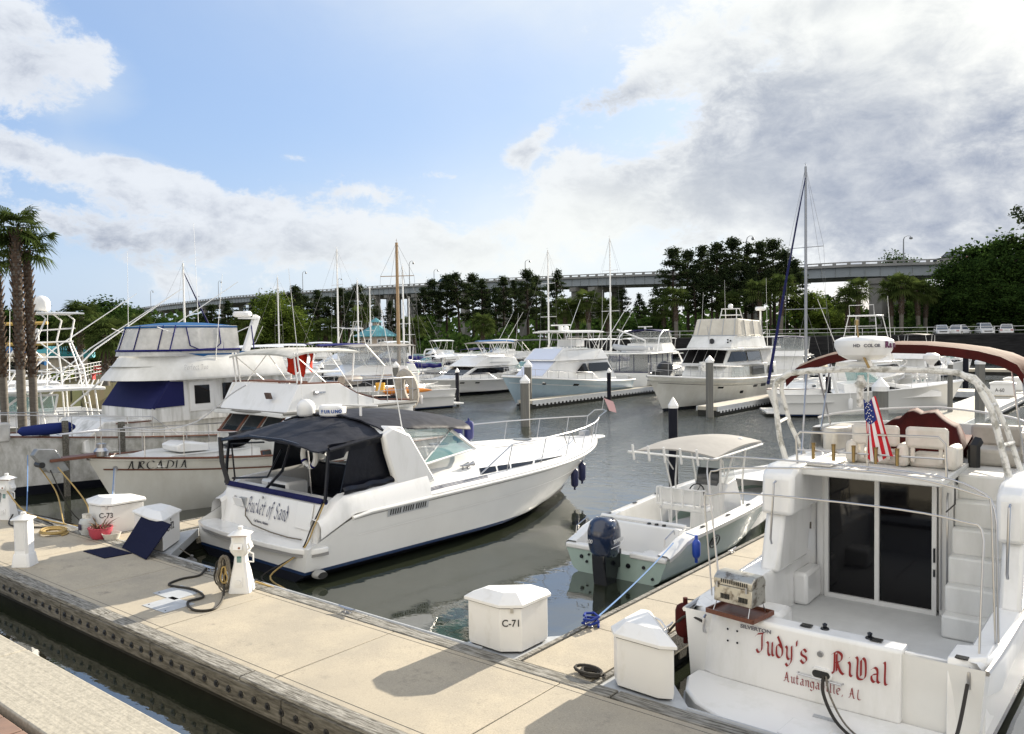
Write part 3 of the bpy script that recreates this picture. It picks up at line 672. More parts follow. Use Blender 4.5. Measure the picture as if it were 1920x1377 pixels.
lft = [(480, 560, 150, 1), (450, 582, 146, 3), (550, 536, 158, 4), (572, 556, 160, 2), (597, 545, 164, 1), (620, 556, 168, 4), (640, 540, 162, 1), (655, 548, 170, 0), (672, 536, 160, 2), (690, 556, 175, 4), (428, 565, 140, 3), (398, 572, 145, 1), (375, 590, 150, 3)]
place_trees(PP, lft, 'pines left of the turquoise roofed kiosk', lambda i, px: 'slender dark pine, ' + ORD[i] + ' of those left of the turquoise roof')
OK_ = [(pine(14, 31, 5.2, .12, 50, oakL, s=.32, oak=True), 14), (pine(13, 32, 4.6, .08, 50, oakL, s=.32, oak=True), 13), (pine(14, 33, 5.6, .15, 46, brightL, s=.30, oak=True), 14)]
rgt = [(1790, 500, 134, 0), (1815, 470, 138, 1), (1838, 500, 128, 0), (1858, 462, 136, 1), (1885, 455, 132, 0), (1905, 480, 126, 1), (1925, 462, 130, 0), (1950, 450, 128, 1), (1775, 545, 132, 1), (1830, 540, 127, 0), (1880, 535, 124, 1), (1925, 545, 120, 0)]
place_trees(OK_[:2], rgt, 'broad oaks at the right edge behind the parked cars', lambda i, px: 'broad dark oak, ' + ORD[i] + ' in the thicket behind the parked cars')
lf2 = [(262, 585, 150, 0), (228, 578, 120, 1), (205, 568, 110, 0), (180, 592, 104, 1), (160, 588, 112, 0), (132, 592, 96, 1), (108, 596, 90, 0), (75, 590, 96, 1), (40, 588, 90, 0), (8, 585, 88, 1), (300, 600, 150, 0), (340, 604, 160, 1), (1680, 486, 330, 0), (1710, 492, 330, 1), (290, 598, 140, 1), (1560, 560, 150, 1), (1745, 560, 150, 0), (1600, 575, 165, 0), (1700, 570, 160, 1), (1130, 600, 150, 1), (1180, 602, 146, 0), (1225, 598, 142, 1), (1090, 610, 148, 0), (790, 596, 150, 1), (1150, 590, 156, 0)]
place_trees(OK_[:2], lf2, 'broad-leaved trees along the far shore', lambda i, px: 'low round-crowned dark tree, ' + ORD[i] + ' along the far shore')
br = [(510, 556, 132, 2), (535, 578, 130, 2), (1520, 552, 140, 2), (1545, 585, 136, 2), (488, 590, 128, 2)]
place_trees([OK_[2]]*3 if False else [OK_[2]], [(a, b_, c, 0) for a, b_, c, k in br], 'bright green trees in fresh leaf', lambda i, px: 'fresh yellow-green tree, ' + ORD[i] + ' of the five bright ones before the pines')
w = thing('pine_tree', 'single pine reaching in at the right edge above the oaks', 'tree', far(1920, 128, 3.5)); 
b = MB(); b.tube([(0, 0, 0), (.1, 0, 8), (0, 0, 18.5)], [.3, .22, .06], 7); b.ob('trunk', bark, w)
b = MB(); clumps(b, [((random.uniform(-2.4, 1.2), random.uniform(-1.5, 1.5), z), (1.0, .6)) for z in (14, 15, 15.8, 16.6, 17.4, 18.2, 19, 19.6)], 44, .3); b.ob('crown', pineL, w)
def woods():
    b = MB()
    for i in range(15000):
        px = random.uniform(-120, 2050); d = random.uniform(235, 420)
        dip = math.exp(-((px-690)/120)**2)*.62
        top = (11.5+3.5*noise.noise(V(px*.012, 1.3, 0))+2*noise.noise(V(px*.05, 4, 0)))*(1-dip)
        p = far(px, d, 1.5+max(1, top)*random.random()**.8); k = random.uniform(.5, 1.3)
        a = Vector((random.gauss(0, 1), random.gauss(0, 1), random.gauss(0, 1))).normalized()*k; c = a.orthogonal().normalized()*k*.8
        b.poly([p-a, p+c, p+a, p-c])
    tag(b.ob('far_woods', oakL, smooth=180), 'dark belt of distant woodland along the horizon under the bridge', 'woodland', kind='stuff')
    b = MB()
    for i in range(9000):
        px = random.choice((random.uniform(250, 560), random.uniform(770, 1250), random.uniform(780, 1790))); d = random.uniform(134, 170)
        p = far(px, d, (1.6 if px < 1060 else 3.4)+4.6*random.random()**1.2*(.7+.6*noise.noise(V(px*.03, 0, 5)))); k = random.uniform(.25, .5)
        a = Vector((random.gauss(0, 1), random.gauss(0, 1), random.gauss(0, 1))).normalized()*k; c = a.orthogonal().normalized()*k*.8
        b.poly([p-a, p+c, p+a, p-c])
    tag(b.ob('underbrush', oakL, smooth=180), 'dense dark underbrush at the feet of the pines on the far shore', 'underbrush', kind='stuff')
woods()

# palms: a trunk with old leaf stubs and a head of fan fronds
def palm(h, seed, r=.2, nf=34, fl=1.0, label='', skirt=True, boots=(.45, 1.0), thick=None, rag=.4):
    random.seed(seed); t = thing('palm_tree', label, 'palm')
    lean = random.uniform(-.3, .3); P = lambda z: Vector((lean*(z/h)**2, 0, z))
    b = MB(); b.tube([P(h*i/8) for i in range(9)], [r*1.25]+[r]*6+[r*1.05, r*.8], 10); b.ob('trunk', palmG, t)
    b = MB(); z = h*boots[0]; k = 0
    while z < h*boots[1]-.1:
        for a in range(7):
            an = a*math.pi*2/7+k*.45; c = P(z); o = Vector((math.cos(an), math.sin(an), 0)); e = random.uniform(.2, 1.7)
            s_ = Vector((-o.y, o.x, 0))*r*.34; base = c+o*r*.9; tip = c+o*r*(1.3+.35*e)+Vector((0, 0, .16*e))
            b.poly([base-s_-V(0, 0, .08), base+s_-V(0, 0, .08), tip+s_*.5, tip-s_*.5]); b.poly([base-s_+V(0, 0, .05), base+s_+V(0, 0, .05), tip+s_*.5, tip-s_*.5])
        z += .13; k += 1
    b.ob('leaf_stubs', palmB, t)
    b = MB(); top = P(h)
    for i in range(nf):
        an = i*2.39996; u = i/nf; up = 1.15-u*(2.0 if skirt else 1.5)   # elevation of the stalk
        d = Vector((math.cos(an)*math.cos(up*.95), math.sin(an)*math.cos(up*.95), math.sin(up*.95)))
        L = fl*random.uniform(1-rag*.35, 1.1+rag*.25); d = (d+Vector((random.gauss(0, .16), random.gauss(0, .16), random.gauss(0, .14)))*rag).normalized(); m_ = top+d*L*.7; b.tube([top+d*.1, top+d*L*.4, m_+Vector((0, 0, -.05*L))], [.022, .016, .012], 4)
        side = d.cross(Vector((0, 0, 1)));  side = side.normalized() if side.length > .05 else Vector((1, 0, 0)); nrm = side.cross(d).normalized()
        for j in range(15):
            a2 = (j-7)/7*1.9; dd = (d*math.cos(a2)+side*math.sin(a2)).normalized(); l = fl*random.uniform(.75, 1.0)*(1-.22*abs(a2)/1.9)
            wv = dd.cross(nrm).normalized()*.045*fl; p0 = m_; p1 = m_+dd*l*.55+nrm*.03; p2 = m_+dd*l+Vector((0, 0, -.38*l*random.uniform(.5, 1.2)))
            n = b.add([p0-wv*.25, p0+wv*.25, p1+wv, p1-wv, p2]); b.face((n, n+1, n+2, n+3)); b.face((n+3, n+2, n+4))
    b.ob('fronds', palmL, t, smooth=180)
    return t
def palm_h(px, top, d, z0, crown): return farz(px, top, d).z - z0 - crown
# three tall palms at the left edge
for i, (px, top, d, r, tx, lab) in enumerate([(38, 372, 29.5, .15, 38, 'tallest of the three shaggy fan palms at the left edge'), (6, 425, 31, .14, 12, 'palm with a half visible crown at the very left edge'), (61, 415, 30, .14, 60, 'fan palm with one long drooping frond right of the tallest one')]):
    z0 = 0; base = far(px-2, d, z0); hh = farz(px, top, d).z-1.05
    p = palm(hh, 50+i, r, 26, .74, lab, boots=(.42, 1.0), rag=.9); p.location = base; p.rotation_euler = (0, 0, i*1.3+.4); p['group'] = 'tall palms at the left edge'
    if i == 2:
        q = MB(); T = farz(64, 466, d)-base; E_ = farz(88, 442, d)-base; q.tube([T, T.lerp(E_, .6)+V(0, 0, .15), E_], .02, 4)
        for j in range(18):
            a2 = j/17*2.6-.9; dr = CX*math.cos(a2)*.55+Vector((0, 0, -abs(math.sin(a2))*.75+.12)); e = E_+dr*random.uniform(.75, 1.05); wv = CY*.03
            n = q.add([E_-wv*.2, E_+wv*.2, E_.lerp(e, .5)+wv+V(0, 0, .06), E_.lerp(e, .5)-wv+V(0, 0, .06), e]); q.face((n, n+1, n+2, n+3)); q.face((n+3, n+2, n+4))
        M_ = Matrix.Rotation(-p.rotation_euler.z, 4, 'Z'); o = q.ob('drooping_frond', palmL, p); o.data.transform(M_)
# the island of turf they stand on
b = MB(); c = far(34, 30, 0); b.prism([(c.x+math.cos(a)*4.5-1.5, c.y+math.sin(a)*3.2+1) for a in [i*math.pi/8 for i in range(16)]], 'z', -.5, .5); tag(b.ob('planting_bed', grass), kind='structure')
PM = [(palm(3.2, 71, .2, 34, 1.2, 'x', boots=(.3, 1)), 3.2), (palm(4.6, 72, .2, 32, 1.15, 'x', boots=(.45, 1)), 4.6), (palm(6.4, 73, .18, 30, 1.1, 'x', boots=(.5, 1)), 6.4)]
pl = [(148, 566, 62, 2), (195, 596, 52, 0), (212, 612, 56, 1), (240, 606, 78, 0), (262, 590, 84, 1), (132, 600, 66, 0),
      (775, 596, 128, 2), (680, 575, 134, 2), (1060, 560, 132, 1), (1082, 565, 134, 2), (1105, 545, 130, 2), (1140, 560, 132, 1), (1245, 560, 136, 1), (1268, 540, 128, 2), (1365, 548, 134, 1), (1426, 526, 128, 0), (1464, 516, 127, 0), (905, 590, 135, 2),
      (1608, 524, 126, 0), (1590, 540, 128, 1), (1672, 525, 128, 1), (1690, 514, 126, 0), (1722, 524, 127, 1), (1735, 535, 129, 0), (462, 590, 112, 1), (610, 600, 130, 2)]
random.seed(5); used = set(); pl.sort(); cnt = {}
for i, (px, top, d, k) in enumerate(pl):
    z0 = 1.75 if px < 1060 else 3.55; H = farz(px, top, d).z-z0; big_ = 1.55 if d > 90 else 1.0; k = min(range(3), key=lambda q: abs(PM[q][1]+1.1-H/big_)); pr, h0 = PM[k]
    o = pr if k not in used else dup(pr); used.add(k); o.location = far(px, d, z0); o.rotation_euler = (0, 0, random.uniform(0, 6)); s = H/(h0+1.1); o.scale = (big_*(.9+.2*random.random()),)*2+(s,)
    if px < 300: lb, g = 'short fan palm by the left shore railing', 'palms on the left shore'
    elif px < 1300: lb, g = 'slim fan palm among the far shore pines', 'palms on the far shore'
    elif px < 1500: lb, g = 'fan palm before the big pine stand', 'palms before the pine stand'
    else: lb, g = 'bushy fan palm below the right of the bridge', 'palms below the bridge'
    cnt[g] = cnt.get(g, -1)+1; o['label'] = lb + ', ' + ORD[cnt[g]]; o['group'] = g

def drop_unused(protos):
    for o, _ in protos:
        if 'group' not in o:
            for c in list(o.children): bpy.data.objects.remove(c)
            bpy.data.objects.remove(o)
drop_unused(PM); drop_unused(PP); drop_unused(OK_)

# ------------------------------------------------------------------ bridge
conb = mat('bridge_concrete', (.30, .30, .29), .85, var=.25, vscale=.25)
girdm = mat('girder_grey', (.30, .33, .35), .7, var=.15, vscale=.1)
pierm = mat('pier_concrete', (.23, .225, .21), .9, var=.3, vscale=.3)
prof = [(120, 596), (239, 580.6), (320, 569), (436, 555.5), (526, 548.7), (605, 543), (717, 535.6), (800, 531), (914, 523), (1145, 512.5), (1292, 506.7), (1489, 497), (1595, 491), (1790, 484.5), (2000, 476), (2200, 470)]
def bd(px): return 1.35/(.003+(px-260)*3.9e-6)
def by(px):
    for (a, ya), (c, yc) in zip(prof, prof[1:]):
        if a <= px <= c: return ya+(yc-ya)*(px-a)/(c-a)
    return prof[-1][1]
def bt(px): return farz(px, by(px), bd(px))      # top of the near parapet
BR = thing('road_bridge', 'long high grey girder road bridge on concrete piers crossing the whole background', 'bridge')
A0, A1 = bt(1790), bt(239); ax = (A1-A0); ax.z = 0; ax.normalize(); back = Vector((-ax.y, ax.x, 0)); 
if back.dot(-CZ) < 0: back = -back
def sweep(name, material, x0, x1, z0, z1, pxs):
    b = MB(); rs = []
    for px in pxs:
        p = bt(px); rs.append([p+back*x0+V(0, 0, z0), p+back*x1+V(0, 0, z0), p+back*x1+V(0, 0, z1), p+back*x0+V(0, 0, z1)])
    b.loft(rs); b.ob(name, material, BR)
pxs = [p for p, _ in prof]
sweep('deck', conb, -.35, 12.4, -1.05, -.78, pxs)
sweep('girder', girdm, .3, .75, -3.0, -1.06, pxs)
sweep('girder', girdm, 4, 4.4, -3.3, -1.06, pxs); sweep('girder', girdm, 8, 8.4, -3.3, -1.06, pxs); sweep('girder', girdm, 11.2, 11.6, -3.3, -1.06, pxs)
sweep('parapet_rail', conb, -.3, .05, -.22, .0, pxs); sweep('parapet_kerb', conb, -.32, .06, -.776, -.55, pxs)
sweep('parapet_rail', conb, 12.0, 12.3, -.22, .0, pxs); sweep('parapet_kerb', conb, 12.0, 12.32, -.776, -.55, pxs)
b = MB(); st = MB(); P0, P1 = bt(2200), bt(239); L = (P1-P0).length; n = int(L/3.0)
def along(i):
    # walk in true distance
    t = i/n; q = P0.lerp(P1, t); rel = q-Vector((0, 0, EYE)); cx, cd = rel.dot(CX), -rel.dot(CZ); px = 960+1545*cx/cd
    lo = bt(min(max(px, 121), 2199)); return Vector((q.x, q.y, lo.z)), px
for i in range(n):
    p, px = along(i)
    b.box(p+V(0, 0, -.385)+back*-.12, (.62, .34, .36), math.atan2(ax.y, ax.x)); b.box(p+V(0, 0, -.385)+back*12.1, (.62, .3, .36), math.atan2(ax.y, ax.x))
    st.box(p+V(0, 0, -2.03)+back*.26, (.07, .12, 1.9), math.atan2(ax.y, ax.x))
o = b.ob('parapet_posts', conb, BR); o['kind'] = 'stuff'; o = st.ob('girder_stiffeners', girdm, BR); o['kind'] = 'stuff'
for px, wd in ((300, 1.5), (345, 1.5), (380, 1.5), (412, 1.6), (465, 1.6), (520, 1.7), (588, 1.8), (640, 1.6), (700, 1.9), (724, 1.9), (775, 1.9), (865, 2.2), (935, 2.2), (1075, 2.4), (1110, 2.4), (1368, 2.6), (1642, 3.0), (1905, 3)):
    p = bt(px); z1 = p.z-3.35; rz = math.atan2(ax.y, ax.x); t = MB()
    for k, off in enumerate((1.4, 10.2)): q = p+back*off; t.box((q.x, q.y, z1/2+.0), (wd*.85, wd, z1-.9), rz)
    c = p+back*5.9; t.box((c.x, c.y, z1-.55), (wd*.95, 12.6, 1.1), rz); 
    if px > 830: t.box((c.x, c.y, z1*.52), (wd*.55, 8.2, 1.3), rz); t.box((c.x, c.y, 1.8), (wd*1.7, 12.4, 2.4), rz)
    t.ob('pier', pierm, BR)
lampm = mat('lamp_post_grey', (.16, .17, .18), .5, metal=.3)
def street_lamp(label):
    t = thing('street_lamp', label, 'street lamp'); b = MB(); b.tube([(0, 0, 0), (0, 0, 7.6), (.15, 0, 8.3), (.6, 0, 8.75), (1.1, 0, 8.7), (1.25, 0, 8.35)], [.13, .09, .08, .07, .06, .05], 6); b.ob('pole', lampm, t)
    b = MB(); b.lathe([(0, 0), (.22, -.05), (.34, -.5), (.2, -.75), (0, -.8)], (1.25, 0, 8.4), 8); b.ob('lamp_head', lampm, t); return t
lp = None
for i, (px, top, side) in enumerate([(181, 562, 0), (283, 545, 0), (324, 556, 1), (410, 527, 0), (438, 541, 1), (568, 509, 0), (583, 523, 1), (760, 506, 1), (768, 490, 0), (985, 488, 0), (1400, 443, 0), (1694, 443, 0)]):
    p = bt(px)+back*(0 if side == 0 else 12.1); d = (p-Vector((0, 0, EYE))).dot(-CZ); zt = farz(px, top, d).z; h = zt-p.z+.6
    o = street_lamp('x') if lp is None else dup(lp); lp = lp or o; o.location = (p.x, p.y, p.z-.6); o.scale = (1.1, 1.1, max(h, 3)/8.75); o.rotation_euler = (0, 0, R(35))
    o['label'] = 'hooked street lamp on the bridge, ' + ORD[i] + ' against the sky'; o['group'] = 'street lamps on the bridge'

# ------------------------------------------------------------------ parked cars
carw = mat('car_paint_white', (.70, .71, .72), .18, coat=.6); tyre = black; carg = mat('car_glass', (.05, .07, .10), .06, spec=.8)
tail = mat('tail_light_red', (.35, .02, .02), .3); headl = mat('head_light', (.6, .62, .65), .1); plt = mat('number_plate', (.6, .6, .5), .5)
def car(label, suv=True, paint=carw, L=4.6, Wd=1.85, H=1.68):
    t = thing('parked_car', label, 'car'); w = Wd/2; hb = H*.56
    body = MB(); sec = []
    for x, zt, ww in ((-L/2, .55, .84), (-L/2+.12, hb-.04, .94), (-L/2+.5, hb, 1), (-.6, hb, 1), (L*.17, hb, 1), (L/2-.5, hb-.12, .97), (L/2-.08, hb-.26, .88), (L/2, .5, .78)):
        sec.append([(x, -w*ww, .32), (x, -w*ww, zt-.12), (x, -w*ww*.92, zt), (x, w*ww*.92, zt), (x, w*ww, zt-.12), (x, w*ww, .32)])
    body.loft(sec); body.ob('body', paint, t, bev=.03)
    r = MB(); rs = []
    xb = -L/2+.35 if suv else -L/2+.9
    for x, z, ww in ((xb-.18, hb-.02, .90), (xb+.12, H-.08, .74), (xb+.5, H, .72), (L*.02, H, .72), (L*.10, H-.05, .72), (L*.27, hb-.02, .88)):
        rs.append([(x, -w*.92, hb-.05), (x, -w*ww, z), (x, w*ww, z), (x, w*.92, hb-.05)])
    r.loft(rs); g = r.ob('roof', paint, t, bev=.03)
    b = MB(); b.poly([(L*.275, -w*.80, hb+.03), (L*.275, w*.80, hb+.03), (L*.118, w*.66, H-.08), (L*.118, -w*.66, H-.08)]); b.ob('windscreen', carg, t)
    b = MB(); b.poly([(xb-.19, -w*.78, hb+.06), (xb-.19, w*.78, hb+.06), (xb+.09, w*.66, H-.12), (xb+.09, -w*.66, H-.12)]); b.ob('rear_window', carg, t)
    for sg in (-1, 1):
        b = MB(); b.poly([(xb+.25, sg*w*.915, hb+.03), (L*.22, sg*w*.915, hb+.03), (L*.07, sg*w*.765, H-.12), (xb+.4, sg*w*.765, H-.12)]); b.ob('side_window', carg, t)
        b = MB(); b.box((L/2-.1, sg*w*.62, hb-.28), (.2, .42, .14)); b.ob('headlight', headl, t)
        b = MB(); b.box((-L/2+.06, sg*w*.72, hb-.18), (.16, .34, .2)); b.ob('tail_light', tail, t)
        b = MB(); b.box((L*.16, sg*(w+.07), hb+.05), (.12, .16, .12)); b.ob('mirror', paint, t)
        for x in (-L*.31, L*.32):
            b = MB(); b.lathe([(.12, -.11), (.34, -.11), (.36, 0), (.34, .11), (.12, .11)], (x, sg*(w-.1), .36), 16, 'y'); wh = b.ob('wheel', tyre, t)
            b = MB(); b.lathe([(0, -.02), (.22, -.01), (.2, .02), (0, .02)], (x, sg*(w+.015), .36), 10, 'y'); b.ob('rim', alud, wh)
    b = MB(); b.box((-L/2-.01, 0, .72), (.03, .5, .14)); b.ob('number_plate', plt, t)
    b = MB(); b.box((L/2-.02, 0, .62), (.08, 1.0, .2)); b.ob('grille', glassk, t)
    return t
cars = [(1765, 0, -72, 'white hatchback seen from the front, leftmost of the four parked cars'), (1799, 1, 78, 'white car showing its rear and red tail lights, second of the parked cars'), (1846, 0, -70, 'large white off-road vehicle facing the water, third of the parked cars'), (1887, 1, 98, 'white saloon seen from the rear, rightmost of the four parked cars')]
for i, (px, k, a, lab) in enumerate(cars):
    c = car(lab, suv=(i in (0, 2)), H=1.6 if i != 2 else 1.8, L=4.5 if i != 2 else 5.0); c.location = far(px, 122-(px-1700)*.012, 3.6); c.rotation_euler = (0, 0, R(a)); c.scale = (1.0,)*3; c['group'] = 'white cars parked above the sea wall'
p = bt(820)+back*2.5; c = car('dark car driving on the bridge above the middle pines', paint=blackg); c.location = (p.x, p.y, p.z-.78); c.rotation_euler = (0, 0, math.atan2(ax.y, ax.x)); c.scale = (1.3, 1.2, 1.25)
p = bt(1775)+back*2.5; c = dup(c, (p.x, p.y, p.z-.78), label='dark car on the bridge close to where it meets the trees at the right')

# ------------------------------------------------------------------ kiosk and shore things
teal = mat('roof_turquoise', (.07, .27, .31), .5, var=.25, vscale=1.2, stretch=(1, 1, 1)); stucco = mat('stucco_tan', (.42, .34, .27), .85, var=.1); seat_red = mat('bench_red', (.42, .06, .06), .6)
def kiosk():
    K = thing('harbour_kiosk', 'small tan kiosk with a turquoise hipped roof and cupola on the far shore', 'building', far(705, 124, 1.7), R(20))
    b = MB(); b.prism([(math.cos(a)*2.55, math.sin(a)*2.55) for a in [R(22.5+45*i) for i in range(8)]], 'z', 0, 3.1); b.ob('wall', stucco, K)
    for i in (5, 6, 7, 4):
        a = R(45*i); w = 2.38; b = MB(); b.box((math.cos(a)*w, math.sin(a)*w, 2.1), (.06, 1.15, 1.2), a); f = b.ob('window_frame', white, K)
        b = MB()
        for u in (-.27, .27):
            for z in (1.83, 2.37): b.box((math.cos(a)*(w+.035)-math.sin(a)*u, math.sin(a)*(w+.035)+math.cos(a)*u, z), (.02, .44, .44), a)
        b.ob('pane', glassd, f)
    b = MB(); n = 8
    R0 = [[(math.cos(R(22.5+45*i))*r, math.sin(R(22.5+45*i))*r, z) for i in range(n)] for r, z in ((3.35, 3.0), (3.4, 3.12), (.6, 4.7))]; b.loft(R0); rf = b.ob('roof', teal, K, smooth=10)
    b = MB(); b.loft([[(math.cos(R(22.5+45*i))*r, math.sin(R(22.5+45*i))*r, z) for i in range(n)] for r, z in ((.5, 4.6), (.5, 5.2))]); b.ob('cupola', stucco, rf)
    b = MB(); b.loft([[(math.cos(R(22.5+45*i))*r, math.sin(R(22.5+45*i))*r, z) for i in range(n)] for r, z in ((.95, 5.15), (.96, 5.22), (.05, 5.85))]); b.ob('cupola_roof', teal, rf, smooth=10)
kiosk()
def slides():
    T = thing('water_slide', 'yellow and turquoise water slide tower behind the palms at the left edge', 'water slide', far(15, 66, 1.7))
    yl = mat('slide_yellow', (.55, .38, .12), .6); tl = mat('slide_teal', (.04, .30, .36), .5); X = CX.copy(); X.z = 0; X.normalize()
    b = MB()
    for u in (-4, -1, 2): b.tube([X*u, X*u+V(0, 0, 4.2)], .12, 6)
    b.ob('post', alud, T)
    b = MB(); b.tube([X*-5+V(0, 0, 4.3), X*3.2+V(0, 0, 4.4)], .16, 6); b.ob('upper_beam', yl, T); b = MB(); b.tube([X*-5+V(0, 0, 2.7), X*4+V(0, 0, 2.75)], .16, 6); b.ob('lower_beam', yl, T)
    b = MB(); b.tube([X*(-5+i)+V(0, 0, 3.9-i*.33) for i in range(9)], .3, 8); b.ob('flume', mat('slide_blue', (.03, .12, .3), .4), T)
    b = MB(); b.tube([X*(2+i*.8)+V(0, 0, 1.9+.1*math.sin(i)) for i in range(7)], .32, 8); b.ob('flume', tl, T)
    K = thing('shade_canopy', 'cream shade canopy beside the water slide at the left edge', 'canopy', far(28, 60, 1.7)); b = MB(); b.prism([(-3.6, 1.5), (-3.3, 2.05), (2.6, 2.05), (2.9, 1.5)], 'y', -1, 1); b.ob('roof', tancv, K)
    b = MB(); 
    for u in (-3.4, 2.7): b.tube([(u, 0, 0), (u, 0, 1.6)], .06, 5)
    b.ob('post', alu, K)
    K = thing('kiosk_hut', 'low turquoise roofed hut behind the railing at the left', 'hut', far(118, 74, 1.7)); b = MB(); b.bx((-2, -1.2, 0), (2, 1.2, 1.5)); b.ob('wall', tancv, K); b = MB(); b.prism([(-2.6, 1.5), (0, 2.5), (2.6, 1.5)], 'y', -1.5, 1.5); b.ob('roof', teal, K)
    B = thing('bench', 'red slatted bench behind the railing on the left shore', 'bench', far(190, 60, 1.75), R(35))
    for z, y in ((.45, 0), (.75, .22), (.95, .26)):
        b = MB(); b.box((0, y, z), (1.6, .1 if z > .5 else .45, .1 if z > .5 else .05)); b.ob('slat' if z > .5 else 'seat', seat_red, B)
    for x in (-.7, .7): b = MB(); b.box((x, .05, .22), (.06, .4, .44)); b.ob('leg', seat_red, B)
    b = MB(); 
    for i in range(1700):
        px = random.uniform(95, 250); d = 56+(px-95)*.2; p = far(px, d, 1.5+random.random()*.9); a = Vector((random.gauss(0, 1), random.gauss(0, 1), random.gauss(0, 1))).normalized()*.16; c_ = a.orthogonal()*.9
        b.poly([p-a, p+c_, p+a, p-c_])
    tag(b.ob('shore_shrubs', brightL, smooth=180), 'low yellow-green shrubs along the left shore wall', 'shrubs', kind='stuff')
slides()

